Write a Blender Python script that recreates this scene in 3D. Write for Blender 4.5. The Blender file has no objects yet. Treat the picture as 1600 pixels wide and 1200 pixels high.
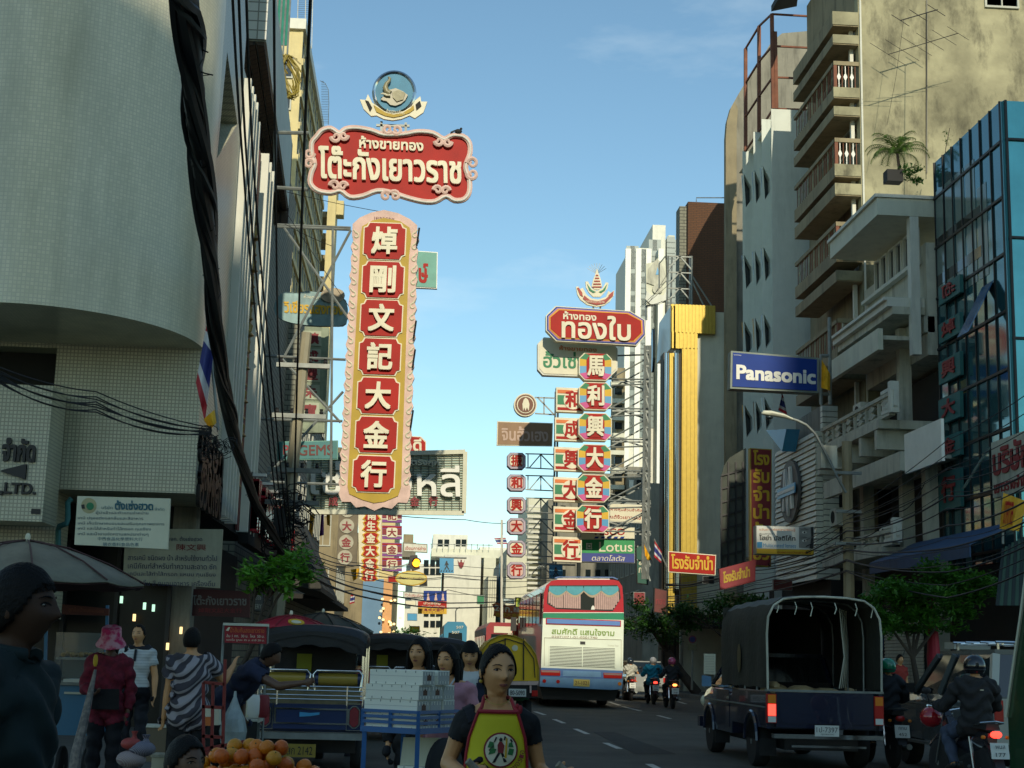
import bpy, bmesh, math, random
from mathutils import Vector, Matrix, Euler, noise
R = math.radians
V = Vector
PI = math.pi
C = bpy.context.scene.collection
scene = bpy.context.scene
random.seed(7)
# camera
F = 2300.0
RHO = 0.026
TH = math.atan(424/F)
PSI = math.atan(144*math.cos(TH)/F)
CAM = V((0,0,1.5))
_f = V((math.sin(PSI)*math.cos(TH),math.cos(PSI)*math.cos(TH),math.sin(TH)))
_r = V((math.cos(PSI),-math.sin(PSI),0))
_u = _r.cross(_f)
_r2 = _r * math.cos(RHO) + _u * math.sin(RHO)
_u2 = _u * math.cos(RHO) - _r * math.sin(RHO)
cd = bpy.data.cameras.new('camera')
cam = bpy.data.objects.new('camera',cd)
C.objects.link(cam)
cd.sensor_width = 36
cd.lens = F / 1600 * 36
cd.clip_start = 0.1
cd.clip_end = 3000
mw = Matrix((_r2,_u2,-_f)).transposed().to_4x4()
mw.translation = CAM
cam.matrix_world = mw
scene.camera = cam
def ray(px,py):
 return _r2 *((px-800)/F) + _u2 *((600-py)/F) + _f
def at(px,py,Y):
 d = ray(px,py)
 return CAM + d *(Y/d.y)
def atx(px,py,X):
 d = ray(px,py)
 return CAM + d *(X/d.x)
 # light
SUN_AZ = R(2.0)
SUN_EL = R(26.0)
w = bpy.data.worlds.new('World')
scene.world = w
w.use_nodes = True
nt = w.node_tree
nt.nodes.clear()
out = nt.nodes.new('ShaderNodeOutputWorld')
bg = nt.nodes.new('ShaderNodeBackground')
sky = nt.nodes.new('ShaderNodeTexSky')
sky.sky_type = 'NISHITA'
sky.sun_disc = False
sky.sun_elevation = SUN_EL
sky.sun_rotation = PI - SUN_AZ
sky.air_density = 1.0
sky.dust_density = 0.25
sky.ozone_density = 3.4
bg.inputs['Strength'].default_value = 0.13
tc = nt.nodes.new('ShaderNodeTexCoord')
mp = nt.nodes.new('ShaderNodeMapping')
mp.inputs['Scale'].default_value =(3.2,3.2,10.5)
mp.inputs['Rotation'].default_value =(0.25,0.1,0)
nz = nt.nodes.new('ShaderNodeTexNoise')
nz.inputs['Scale'].default_value = 1.3
nz.inputs['Detail'].default_value = 8
nz.inputs['Roughness'].default_value = 0.55
rp = nt.nodes.new('ShaderNodeValToRGB')
rp.color_ramp.elements[0].position = 0.56
rp.color_ramp.elements[0].color =(0,0,0,1)
rp.color_ramp.elements[1].position = 0.82
rp.color_ramp.elements[1].color =(0.4,0.4,0.4,1)
mix = nt.nodes.new('ShaderNodeMix')
mix.data_type = 'RGBA'
mix.inputs['B'].default_value =(6.2,7.0,7.0,1)
tint = nt.nodes.new('ShaderNodeMix')
tint.data_type = 'RGBA'
tint.blend_type = 'MULTIPLY'
tint.inputs['Factor'].default_value = 1.0
tint.inputs['B'].default_value =(0.97,1.04,0.88,1)
L = nt.links
L.new(tc.outputs['Generated'],mp.inputs['Vector'])
L.new(mp.outputs['Vector'],nz.inputs['Vector'])
L.new(nz.outputs['Fac'],rp.inputs['Fac'])
L.new(rp.outputs['Color'],mix.inputs['Factor'])
L.new(sky.outputs['Color'],tint.inputs['A'])
L.new(tint.outputs['Result'],mix.inputs['A'])
L.new(mix.outputs['Result'],bg.inputs['Color'])
L.new(bg.outputs['Background'],out.inputs['Surface'])
sd = bpy.data.lights.new('sun','SUN')
sun = bpy.data.objects.new('sun',sd)
C.objects.link(sun)
sd.energy = 3.1
sd.angle = R(0.5)
sd.color =(1.0,0.90,0.70)
to_sun = V((math.sin(SUN_AZ)*math.cos(SUN_EL),-math.cos(SUN_AZ)*math.cos(SUN_EL),math.sin(SUN_EL)))
sun.rotation_euler = to_sun.to_track_quat('Z','Y').to_euler()
scene.view_settings.view_transform = 'Standard'
scene.view_settings.look = 'None'
scene.view_settings.gamma = 1
scene.view_settings.exposure = 0.3
scene.view_settings.use_curve_mapping = False
scene.cycles.max_bounces = 6
scene.cycles.diffuse_bounces = 4
scene.cycles.glossy_bounces = 3
scene.cycles.transmission_bounces = 4
scene.cycles.transparent_max_bounces = 6
# materials
MATS ={}
def _nodes(name):
 m = bpy.data.materials.new(name)
 m.use_nodes = True
 t = m.node_tree
 b = t.nodes['Principled BSDF']
 return m, t, b
def mat(name,col,rough=0.6,metal=0.0,var=0.12,scale=2.0,bump=0.0,bscale=30.0,streak=0.0,stain=None,streakz=.13,emit=0.0,alpha=1.0,trans=0.0,coat=0.0,spec=0.5,streakscale=1.6):
 if name in MATS:
  return MATS[name]
 m, t, b = _nodes(name)
 N = t.nodes
 l = t.links
 b.inputs['Roughness'].default_value = rough
 b.inputs['Metallic'].default_value = metal
 b.inputs['Coat Weight'].default_value = coat
 b.inputs['Specular IOR Level'].default_value = spec
 b.inputs['Transmission Weight'].default_value = trans
 b.inputs['Alpha'].default_value = alpha
 c =(*col,1)
 b.inputs['Base Color'].default_value = c
 tcn = N.new('ShaderNodeNewGeometry')
 last = None
 if var > 0:
  n = N.new('ShaderNodeTexNoise')
  n.inputs['Scale'].default_value = scale
  n.inputs['Detail'].default_value = 5
  n.inputs['Roughness'].default_value = 0.6
  l.new(tcn.outputs['Position'],n.inputs['Vector'])
  r = N.new('ShaderNodeMapRange')
  r.inputs['From Min'].default_value = 0.3
  r.inputs['From Max'].default_value = 0.7
  r.inputs['To Min'].default_value = 1 - var
  r.inputs['To Max'].default_value = 1 + var * 0.6
  l.new(n.outputs['Fac'],r.inputs['Value'])
  mx = N.new('ShaderNodeVectorMath')
  mx.operation = 'SCALE'
  mx.inputs[0].default_value = col
  l.new(r.outputs['Result'],mx.inputs['Scale'])
  last = mx.outputs['Vector']
 if streak > 0:
  mp_ = N.new('ShaderNodeMapping')
  mp_.inputs['Scale'].default_value =(streakscale,streakscale,streakscale*streakz)
  l.new(tcn.outputs['Position'],mp_.inputs['Vector'])
  n2 = N.new('ShaderNodeTexNoise')
  n2.inputs['Scale'].default_value = 1.6
  n2.inputs['Detail'].default_value = 9
  n2.inputs['Roughness'].default_value = 0.68
  l.new(mp_.outputs['Vector'],n2.inputs['Vector'])
  r2 = N.new('ShaderNodeValToRGB')
  r2.color_ramp.elements[0].position = 0.50
  r2.color_ramp.elements[0].color =(0,0,0,1)
  r2.color_ramp.elements[1].position = 0.68
  r2.color_ramp.elements[1].color =(streak,streak,streak,1)
  l.new(n2.outputs['Fac'],r2.inputs['Fac'])
  mm = N.new('ShaderNodeMix')
  mm.data_type = 'RGBA'
  l.new(r2.outputs['Color'],mm.inputs['Factor'])
  if last:
   l.new(last,mm.inputs['A'])
  else:
   mm.inputs['A'].default_value = c
  sc = stain or (col[0]*.25,col[1]*.25,col[2]*.25)
  mm.inputs['B'].default_value =(*sc,1)
  last = mm.outputs['Result']
 if last:
  l.new(last,b.inputs['Base Color'])
 if bump > 0:
  n3 = N.new('ShaderNodeTexNoise')
  n3.inputs['Scale'].default_value = bscale
  n3.inputs['Detail'].default_value = 4
  l.new(tcn.outputs['Position'],n3.inputs['Vector'])
  bp = N.new('ShaderNodeBump')
  bp.inputs['Strength'].default_value = bump
  bp.inputs['Distance'].default_value = 0.02
  l.new(n3.outputs['Fac'],bp.inputs['Height'])
  l.new(bp.outputs['Normal'],b.inputs['Normal'])
 if emit > 0:
  b.inputs['Emission Color'].default_value = c
  b.inputs['Emission Strength'].default_value = emit
 MATS[name] = m
 return m
def gridmat(name,col,joint,bw,bh,mortar=0.08,rough=0.4,offset=0.0,uv=False,streak=0.3,bump=0.5,grime=None):
 """small mosaic tiles or bricks, mapped on x+y and z"""
 if name in MATS:
  return MATS[name]
 m, t, b = _nodes(name)
 N, l = t.nodes, t.links
 if uv:
  u = N.new('ShaderNodeUVMap')
  vec = u.outputs['UV']
  g = N.new('ShaderNodeNewGeometry')
  pos = g.outputs['Position']
 else:
  g = N.new('ShaderNodeNewGeometry')
  pos = g.outputs['Position']
  s = N.new('ShaderNodeSeparateXYZ')
  l.new(pos,s.inputs[0])
  a = N.new('ShaderNodeMath')
  a.operation = 'ADD'
  l.new(s.outputs['X'],a.inputs[0])
  l.new(s.outputs['Y'],a.inputs[1])
  c_ = N.new('ShaderNodeCombineXYZ')
  l.new(a.outputs[0],c_.inputs['X'])
  l.new(s.outputs['Z'],c_.inputs['Y'])
  vec = c_.outputs[0]
 br = N.new('ShaderNodeTexBrick')
 br.offset = offset
 br.inputs['Scale'].default_value = 1
 br.inputs['Brick Width'].default_value = bw
 br.inputs['Row Height'].default_value = bh
 br.inputs['Mortar Size'].default_value = mortar * min(bw,bh)
 br.inputs['Color1'].default_value =(*col,1)
 br.inputs['Color2'].default_value =(col[0]*.86,col[1]*.88,col[2]*.86,1)
 br.inputs['Mortar'].default_value =(*joint,1)
 l.new(vec,br.inputs['Vector'])
 mp_ = N.new('ShaderNodeMapping')
 mp_.inputs['Scale'].default_value =(1.1,1.1,0.22)
 l.new(pos,mp_.inputs['Vector'])
 n2 = N.new('ShaderNodeTexNoise')
 n2.inputs['Scale'].default_value = 1.2
 n2.inputs['Detail'].default_value = 8
 n2.inputs['Roughness'].default_value = 0.6
 l.new(mp_.outputs['Vector'],n2.inputs['Vector'])
 r2 = N.new('ShaderNodeValToRGB')
 r2.color_ramp.elements[0].position = 0.42
 r2.color_ramp.elements[0].color =(0,0,0,1)
 r2.color_ramp.elements[1].position = 0.75
 r2.color_ramp.elements[1].color =(streak, ) * 3 +(1, )
 l.new(n2.outputs['Fac'],r2.inputs['Fac'])
 mm = N.new('ShaderNodeMix')
 mm.data_type = 'RGBA'
 l.new(r2.outputs['Color'],mm.inputs['Factor'])
 l.new(br.outputs['Color'],mm.inputs['A'])
 gr = grime or (col[0]*.35,col[1]*.37,col[2]*.32)
 mm.inputs['B'].default_value =(*gr,1)
 l.new(mm.outputs['Result'],b.inputs['Base Color'])
 bp = N.new('ShaderNodeBump')
 bp.invert = True
 bp.inputs['Strength'].default_value = bump
 bp.inputs['Distance'].default_value = 0.004
 l.new(br.outputs['Fac'],bp.inputs['Height'])
 l.new(bp.outputs['Normal'],b.inputs['Normal'])
 b.inputs['Roughness'].default_value = rough
 MATS[name] = m
 return m
 # mesh builder
class MB:
 def __init__(s):
  s.v =[]
  s.f =[]
  s.mi =[]
 def face(s,pts,mi=0):
  n = len(s.v)
  s.v.extend([V(p) for p in pts])
  s.f.append(tuple(range(n,n+len(pts))))
  s.mi.append(mi)
  return s
 def add(s,vs,fs,mi=0):
  n = len(s.v)
  s.v.extend([V(p) for p in vs])
  for f in fs:
   s.f.append(tuple(i+n for i in f))
   s.mi.append(mi)
  return s
 def box(s,x0,x1,y0,y1,z0,z1,mi=0):
  vs =[(x0,y0,z0),(x1,y0,z0),(x1,y1,z0),(x0,y1,z0),(x0,y0,z1),(x1,y0,z1),(x1,y1,z1),(x0,y1,z1)]
  fs =[(0,3,2,1),(4,5,6,7),(0,1,5,4),(1,2,6,5),(2,3,7,6),(3,0,4,7)]
  return s.add(vs,fs,mi)
 def hexa(s,a,b,mi=0):
  """two loops of equal length joined and capped"""
  n = len(a)
  vs = list(a) + list(b)
  fs =[tuple(range(n))[::-1],tuple(range(n,2*n))]
  for i in range(n):
   j =(i+1) % n
   fs.append((i,j,n+j,n+i))
  return s.add(vs,fs,mi)
 def bar(s,p,q,r,n=4,r2=None,mi=0,cap=True):
  p, q = V(p), V(q)
  d = q - p
  if d.length < 1e-6:
   return s
  d.normalize()
  a = d.cross(V((0,0,1)) if abs(d.z)<.95 else V((1,0,0))).normalized()
  b = d.cross(a)
  r2 = r if r2 is None else r2
  off = PI / 4 if n == 4 else 0
  k = 1.414 if n == 4 else 1
  A =[p+(a*math.cos(off+2*PI*i/n)+b*math.sin(off+2*PI*i/n))*r*k for i in range(n)]
  B =[q+(a*math.cos(off+2*PI*i/n)+b*math.sin(off+2*PI*i/n))*r2*k for i in range(n)]
  if cap:
   return s.hexa(A,B,mi)
  return s.add(A+B,[(i,(i+1)%n,n+(i+1)%n,n+i) for i in range(n)],mi)
 def tube(s,pts,r,n=6,mi=0):
  pts =[V(p) for p in pts]
  rs = r if isinstance(r,(list,tuple)) else [r] * len(pts)
  rings =[]
  up = None
  for i, p in enumerate(pts):
   d =(pts[min(i+1,len(pts)-1)]-pts[max(i-1,0)])
   d = d.normalized() if d.length > 1e-9 else V((0,0,1))
   if up is None:
    up = d.cross(V((0,0,1)) if abs(d.z)<.95 else V((1,0,0))).normalized()
   a =(up-d*up.dot(d)).normalized()
   up = a
   b = d.cross(a)
   rings.append([p+(a*math.cos(2*PI*k/n)+b*math.sin(2*PI*k/n))*rs[i] for k in range(n)])
  vs =[v for rg in rings for v in rg]
  fs =[]
  for i in range(len(rings)-1):
   for k in range(n):
    k2 =(k+1) % n
    fs.append((i*n+k,i*n+k2,(i+1)*n+k2,(i+1)*n+k))
  fs.append(tuple(range(n))[::-1])
  m =(len(rings)-1) * n
  fs.append(tuple(range(m,m+n)))
  return s.add(vs,fs,mi)
 def loft(s,rings,cap=True,mi=0,closed=True):
  n = len(rings[0])
  vs =[v for rg in rings for v in rg]
  fs =[]
  for i in range(len(rings)-1):
   for k in range(n if closed else n-1):
    k2 =(k+1) % n
    fs.append((i*n+k,i*n+k2,(i+1)*n+k2,(i+1)*n+k))
  if cap:
   fs.append(tuple(range(n))[::-1])
   m =(len(rings)-1) * n
   fs.append(tuple(range(m,m+n)))
  return s.add(vs,fs,mi)
 def lathe(s,c,prof,n=16,axis='z',mi=0):
  c = V(c)
  rings =[]
  for r, h in prof:
   rg =[]
   for k in range(n):
    a = 2 * PI * k / n
    if axis == 'z':
     rg.append(c+V((r*math.cos(a),r*math.sin(a),h)))
    elif axis == 'x':
     rg.append(c+V((h,r*math.cos(a),r*math.sin(a))))
    else:
     rg.append(c+V((r*math.sin(a),h,r*math.cos(a))))
   rings.append(rg)
  return s.loft(rings,True,mi)
 def ball(s,c,rx,ry=None,rz=None,n=12,m=8,mi=0):
  ry = rx if ry is None else ry
  rz = rx if rz is None else rz
  c = V(c)
  rings =[]
  for j in range(1,m):
   t = PI * j / m
   rings.append([c+V((rx*math.sin(t)*math.cos(2*PI*k/n),ry*math.sin(t)*math.sin(2*PI*k/n),-rz*math.cos(t))) for k in range(n)])
  return s.loft(rings,True,mi)
 def prism(s,pts2,fr,d0,d1,mi=0):
  """outline in a frame, from depth d0 to d1 (towards the viewer)"""
  return s.hexa([fr.p(a,b,d0) for a,b in pts2],[fr.p(a,b,d1) for a,b in pts2],mi)
 def ring(s,outer,inner,fr,d0,d1,mi=0):
  n = len(outer)
  O0 =[fr.p(a,b,d0) for a,b in outer]
  O1 =[fr.p(a,b,d1) for a,b in outer]
  I0 =[fr.p(a,b,d0) for a,b in inner]
  I1 =[fr.p(a,b,d1) for a,b in inner]
  fs =[]
  for i in range(n):
   j =(i+1) % n
   fs +=[(i,j,n+j,n+i),(2*n+j,2*n+i,3*n+i,3*n+j),(n+i,n+j,3*n+j,3*n+i),(j,i,2*n+i,2*n+j)]
  return s.add(O0+O1+I0+I1,fs,mi)
ORG ={}
def mesh_of(mb,mats,org=None,smooth=False,name='m'):
 me = bpy.data.meshes.new(name)
 o = org or V((0,0,0))
 me.from_pydata([v-o for v in mb.v],[],mb.f)
 ms = mats if isinstance(mats,(list,tuple)) else [mats]
 for m in ms:
  me.materials.append(m)
 if any(mb.mi):
  me.polygons.foreach_set('material_index',mb.mi)
 if smooth:
  me.polygons.foreach_set('use_smooth',[True]*len(me.polygons))
 bm = bmesh.new()
 bm.from_mesh(me)
 bmesh.ops.recalc_face_normals(bm,faces=bm.faces)
 bm.to_mesh(me)
 bm.free()
 me.update()
 if smooth:
  try:
   me.set_sharp_from_angle(angle=R(50))
  except Exception:
   pass
 return me
def obj(name,mb,mats,parent=None,smooth=False,label=None):
 org = ORG.get(parent.name,V((0,0,0))) if parent else None
 if parent is None and mb.v:
  lo = V((min(v.x for v in mb.v),min(v.y for v in mb.v),min(v.z for v in mb.v)))
  hi = V((max(v.x for v in mb.v),max(v.y for v in mb.v),max(v.z for v in mb.v)))
  org = V(((lo.x+hi.x)/2,(lo.y+hi.y)/2,lo.z))
 me = mesh_of(mb,mats,org,smooth,name)
 o = bpy.data.objects.new(name,me)
 C.objects.link(o)
 if parent:
  o.parent = parent
 else:
  o.location = org
 ORG[o.name] = org or V((0,0,0))
 if label:
  o['label'] = label
 return o
def tag(o,label,cat,group=None,kind=None):
 o['label'] = label
 o['category'] = cat
 if group:
  o['group'] = group
 if kind:
  o['kind'] = kind
 return o
def struct(name,mb,m):
 o = obj(name,mb,m)
 o['kind'] = 'structure'
 return o
def thing(name,label,cat,loc=(0,0,0),rz=0.0,group=None,local=False):
 """an Empty at the thing's base. local=True: children are built about the origin and the Empty moves them"""
 o = bpy.data.objects.new(name,None)
 o.empty_display_size = 0.2
 C.objects.link(o)
 o.location = loc
 o.rotation_euler =(0,0,rz)
 ORG[o.name] = V((0,0,0)) if local else V(loc)
 return tag(o,label,cat,group)
def copy_tree(o,parent=None):
 c = o.copy()
 C.objects.link(c)
 ORG[c.name] = ORG.get(o.name,V((0,0,0)))
 if parent:
  c.parent = parent
 for ch in list(o.children):
  copy_tree(ch,c)
 return c
class Frame:
 """a plane to put signs on: u to the right, v up, n towards the viewer"""
 def __init__(s,o,u,v,n=None):
  s.o, s.u, s.v = V(o), V(u).normalized(), V(v).normalized()
  s.n = V(n).normalized() if n else s.u.cross(s.v)
 def p(s,a,b,d=0.0):
  return s.o + s.u * a + s.v * b + s.n * d
def FY(o,tilt=0.0):
 return Frame(o,(math.cos(tilt),0,math.sin(tilt)),(-math.sin(tilt),0,math.cos(tilt)))
def FR(o):
 return Frame(o,(0,-1,0),(0,0,1))
def FL(o):
 return Frame(o,(0,1,0),(0,0,1))
TXT ={}
def text_geo(s,bold=0.0,res=3):
 """outlines of the text, filled by a constrained triangulation and the non-zero winding rule"""
 if s in TXT:
  return TXT[s]
 from mathutils.geometry import delaunay_2d_cdt, interpolate_bezier
 import numpy as np
 cu = bpy.data.curves.new('t','FONT')
 cu.body = s
 cu.size = 1
 o = bpy.data.objects.new('t',cu)
 C.objects.link(o)
 bpy.context.view_layer.update()
 dg = bpy.context.evaluated_depsgraph_get()
 oe = o.evaluated_get(dg)
 c2 = oe.to_curve(dg,apply_modifiers=False)
 loops =[]
 for sp in c2.splines:
  if sp.type != 'BEZIER':
   continue
  P =[]
  bp_ = sp.bezier_points
  n = len(bp_)
  for i in range(n):
   p, q = bp_[i], bp_[(i+1)%n]
   straight =((p.handle_right-p.co).length<1e-5 or abs((p.handle_right-p.co).normalized().dot((q.co-p.co).normalized())-1)<1e-4) and ((q.handle_left-q.co).length<1e-5 or abs((q.handle_left-q.co).normalized().dot((p.co-q.co).normalized())-1)<1e-4)
   if straight:
    P.append((p.co.x,p.co.y))
   else:
    P +=[(v.x,v.y) for v in interpolate_bezier(p.co,p.handle_right,q.handle_left,q.co,res+1)[:-1]]
  if len(P) >= 3:
   loops.append(P)
 oe.to_curve_clear()
 bpy.data.objects.remove(o)
 bpy.data.curves.remove(cu)
 loops.sort(key=lambda P:min(p[0] for p in P))
 groups =[]
 hi = -1e9
 for P in loops:
  lo = min(p[0] for p in P)
  if lo > hi - 1e-4:
   groups.append([])
  groups[-1].append(P)
  hi = max(hi,max(p[0] for p in P))
 VS, FS =[],[]
 for G in groups:
  vs, es =[],[]
  for P in G:
   n0 = len(vs)
   vs +=[V(p) for p in P]
   es +=[(n0+i,n0+(i+1)%len(P)) for i in range(len(P))]
  ov, oe_, of, *_x = delaunay_2d_cdt(vs,es,[],0,1e-5)
  A = np.array([vs[e[0]] for e in es])
  B = np.array([vs[e[1]] for e in es])
  base = len(VS)
  VS +=[V((v.x,v.y,0)) for v in ov]
  for f in of:
   cx = sum(ov[i].x for i in f) / len(f)
   cy = sum(ov[i].y for i in f) / len(f)
   up =(A[:,1]<=cy) &(B[:,1]>cy)
   dn =(A[:,1]>cy) &(B[:,1]<=cy)
   cr =(B[:,0]-A[:,0]) *(cy-A[:,1]) -(cx-A[:,0]) *(B[:,1]-A[:,1])
   wn = int(np.sum(up&(cr>0))) - int(np.sum(dn&(cr<0)))
   if wn != 0:
    FS.append(tuple(base+i for i in f))
 if VS:
  x0, x1 = min(v.x for v in VS), max(v.x for v in VS)
  y0, y1 = min(v.y for v in VS), max(v.y for v in VS)
 else:
  x0 = x1 = y0 = y1 = 0
 TXT[s] =(VS,FS,x0,x1,y0,y1)
 return TXT[s]
def put_text(mb,s,fr,a0,a1,b0,b1,d=0.03,thick=0.0,bold=0.02,mi=0,keep=False,shear=0.0,mirror=False):
 """fits the text into a rectangle of the frame"""
 if bold > 0 and (b1-b0) > 0.12:
  k = bold *(b1-b0) * 1.1
  k = min(k,bold*0.8)
  for q,(ea,eb) in enumerate(((-1,-1),(1,1),(-1,1),(1,-1))):
   put_text(mb,s,fr,a0+ea*k,a1+ea*k,b0+eb*k,b1+eb*k,d+.0015*q,thick,0,mi,keep,shear,mirror)
  return mb
 vs, fs, x0, x1, y0, y1 = text_geo(s,0.0)
 if not vs:
  return mb
 sx =(a1-a0) / max(x1-x0,1e-6)
 sy =(b1-b0) / max(y1-y0,1e-6)
 ox = oy = 0
 if keep:
  k = min(sx,sy)
  ox =((a1-a0)-k*(x1-x0)) / 2
  oy =((b1-b0)-k*(y1-y0)) / 2
  sx = sy = k
 P =[]
 for v in vs:
  a =(v.x-x0) * sx + ox
  b =(v.y-y0) * sy + oy
  a += shear * b
  if mirror:
   a =(a1-a0) - a
  P.append((a0+a,b0+b))
 if thick <= 0:
  mb.add([fr.p(a,b,d) for a,b in P],fs,mi)
 else:
  n = len(P)
  cnt ={}
  for f in fs:
   for i in range(len(f)):
    e =(f[i],f[(i+1)%len(f)])
    cnt[e] = cnt.get(e,0) + 1
  side =[(a,b) for (a,b) in cnt if (b,a) not in cnt]
  V =[fr.p(a,b,d) for a,b in P] +[fr.p(a,b,d+thick) for a,b in P]
  F_ =[tuple(i+n for i in f) for f in fs] +[(a,b,b+n,a+n) for a,b in side]
  mb.add(V,F_,mi)
 return mb
def rectpx(x0,y0,x1,y1,Y):
 """pixel rectangle -> frame at its centre, half width and half height, on the plane y = Y"""
 c = at((x0+x1)/2,(y0+y1)/2,Y)
 hw =(at(x1,(y0+y1)/2,Y)-at(x0,(y0+y1)/2,Y)).length / 2
 hh =(at((x0+x1)/2,y0,Y)-at((x0+x1)/2,y1,Y)).length / 2
 return FY(c), hw, hh
def rect(w,h):
 return [(-w,-h),(w,-h),(w,h),(-w,h)]
def octa(w,h,c):
 return [(-w+c,-h),(w-c,-h),(w,-h+c),(w,h-c),(w-c,h),(-w+c,h),(-w,h-c),(-w,-h+c)]
def oval(w,h,n=24):
 return [(w*math.cos(2*PI*i/n),h*math.sin(2*PI*i/n)) for i in range(n)]
def sc2(pts,k,k2=None):
 k2 = k if k2 is None else k2
 return [(a*k,b*k2) for a,b in pts]
def plain(name,r,g,b,**k):
 return mat(name,(r,g,b),**k)
m_white = plain('white_paint',.72,.72,.64,var=.08,rough=.5)
m_cream = plain('cream_paint',.70,.66,.48,var=.1)
m_red = plain('sign_red',.36,.012,.006,var=.18,rough=.55,scale=1.2,spec=.2)
m_dred = plain('dark_red',.22,.015,.02,var=.15)
m_green = plain('sign_green',.02,.20,.08,var=.1)
m_blue = plain('sign_blue',.006,.038,.23,var=.08,rough=.5,spec=.2)
m_sky = plain('sign_light_blue',.05,.28,.5,var=.08,rough=.4)
m_yellow = plain('sign_yellow',.62,.38,.015,var=.1)
m_mustard = plain('mustard_paint',.42,.28,.012,var=.15)
m_pink = plain('sign_pink',.66,.47,.40,var=.2,spec=.2,scale=3,streak=.25)
m_orange = plain('sign_orange',.65,.17,.03,var=.12)
m_purple = plain('sign_purple',.20,.05,.25,var=.1)
m_black = plain('black_paint',.012,.012,.012,var=0,rough=.5)
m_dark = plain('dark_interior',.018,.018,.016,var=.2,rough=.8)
m_steel = plain('grey_steel',.22,.24,.22,rough=.5,metal=.3,var=.3,scale=4)
m_rust = plain('rusty_steel',.20,.075,.04,rough=.8,var=.3)
m_chrome = plain('chrome',.75,.75,.72,rough=.12,metal=1,var=0)
m_rubber = plain('rubber',.015,.015,.015,rough=.8,var=.2)
m_cable = plain('cable_black',.010,.010,.010,rough=.6,var=.2)
m_glass = plain('dark_glass',.012,.018,.02,rough=.06,var=0,spec=.8)
m_gold = plain('gold_metal',.44,.31,.045,rough=.38,metal=.4,var=.12,scale=6)
m_maroon = plain('maroon',.12,.02,.015,var=.2)
def inst(name,me,loc,parent=None,rz=0.0):
 o = bpy.data.objects.new(name,me)
 C.objects.link(o)
 l = V(loc)
 if parent:
  o.parent = parent
  l = l - ORG.get(parent.name,V((0,0,0)))
 o.location = l
 o.rotation_euler =(0,0,rz)
 ORG[o.name] = V(loc)
 return o
def atz(px,py,z=0.0):
 d = ray(px,py)
 return CAM + d *((z-CAM.z)/d.z)
from mathutils.geometry import tessellate_polygon
def wall_holes(mb,fr,outer,holes,depth,mi=0):
 """a wall face with real openings and reveals going back by depth"""
 loops =[[V((a,b,0)) for a,b in outer]] +[[V((a,b,0)) for a,b in h] for h in holes]
 flat =[p for lp in loops for p in lp]
 tris = tessellate_polygon(loops)
 mb.add([fr.p(p.x,p.y) for p in flat],tris,mi)
 for h in holes:
  n = len(h)
  for i in range(n):
   a, b = h[i], h[(i+1)%n]
   mb.face([fr.p(*a),fr.p(*b),fr.p(b[0],b[1],-depth),fr.p(a[0],a[1],-depth)],mi)
 return mb
m_asphalt = mat('asphalt',(.082,.080,.062),rough=.8,var=.4,scale=.45,streak=.5,streakscale=.9,stain=(.035,.034,.028),bump=.6,bscale=120)
m_line = mat('road_paint',(.55,.55,.48),rough=.7,var=.35,scale=14)
m_pave = gridmat('paving',(.085,.08,.068),(.06,.06,.05),.4,.4,rough=.85)
m_ground = mat('ground_dirt',(.13,.12,.10),rough=.9)
m_tile = gridmat('mosaic_tile',(.66,.63,.46),(.34,.33,.25),.060,.060,mortar=.16,rough=.35,streak=.4)
m_tile_uv = gridmat('mosaic_tile_curved',(.80,.745,.54),(.64,.60,.44),.060,.060,mortar=.13,rough=.30,uv=True,streak=.6)
m_tile_big = gridmat('large_white_tile',(.70,.70,.62),(.25,.25,.2),.9,.22,mortar=.07,rough=.4,streak=.2)
m_conc = mat('weathered_concrete',(.33,.31,.19),rough=.9,var=.45,scale=.6,streak=.85,streakscale=.9,streakz=.45,stain=(.085,.08,.05),bump=.5,bscale=6)
m_conc2 = mat('grey_concrete',(.24,.23,.18),rough=.9,var=.2,scale=1,streak=.6,bump=.3,bscale=8)
m_conc_tan = mat('tan_concrete',(.28,.235,.14),rough=.9,var=.2,scale=1,streak=.55)
m_zig = mat('pale_grey_render',(.62,.66,.58),rough=.7,var=.06,streak=.22,stain=(.22,.25,.2))
m_palewall = mat('pale_render',(.62,.62,.48),rough=.75,var=.08,streak=.25,stain=(.25,.26,.2))
m_ywall = mat('yellow_render',(.62,.52,.25),rough=.75,var=.1,streak=.3,stain=(.3,.24,.12))
m_whitewall = mat('white_render',(.66,.66,.56),rough=.7,var=.08,streak=.3,stain=(.3,.3,.24))
m_shop = mat('shophouse_render',(.52,.51,.40),rough=.8,var=.15,streak=.6,stain=(.12,.12,.09))
m_brick = gridmat('brown_brick',(.13,.055,.022),(.05,.03,.02),.30,.10,mortar=.12,rough=.85,offset=.5,streak=.4)
m_greybrick = gridmat('grey_brick',(.26,.26,.20),(.05,.05,.045),.5,.18,mortar=.1,rough=.8,offset=.5,streak=.6)
m_brownwood = gridmat('brown_slats',(.075,.05,.03),(.02,.015,.01),.25,6,mortar=.15,rough=.7,streak=.3)
m_teal = mat('teal_paint',(.05,.20,.20),var=.15,streak=.3)
m_frame = mat('window_frame_paint',(.42,.43,.36),var=.1)
m_siding = mat('white_siding',(.70,.70,.56),rough=.55,var=.08,streak=.3,stain=(.25,.26,.2))
m_bluegreen_glass = mat('green_glass',(.05,.17,.19),rough=.07,var=.2,scale=.3,spec=1.0,metal=.55)
m_sky_glass = mat('sky_tinted_glass',(.10,.36,.38),rough=.08,var=.25,scale=.5,metal=.5)  # front face glass: reflected sky put into the base colour as brighter cyan
m_net = mat('green_net',(.03,.22,.16),rough=.9,var=.2)
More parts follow.
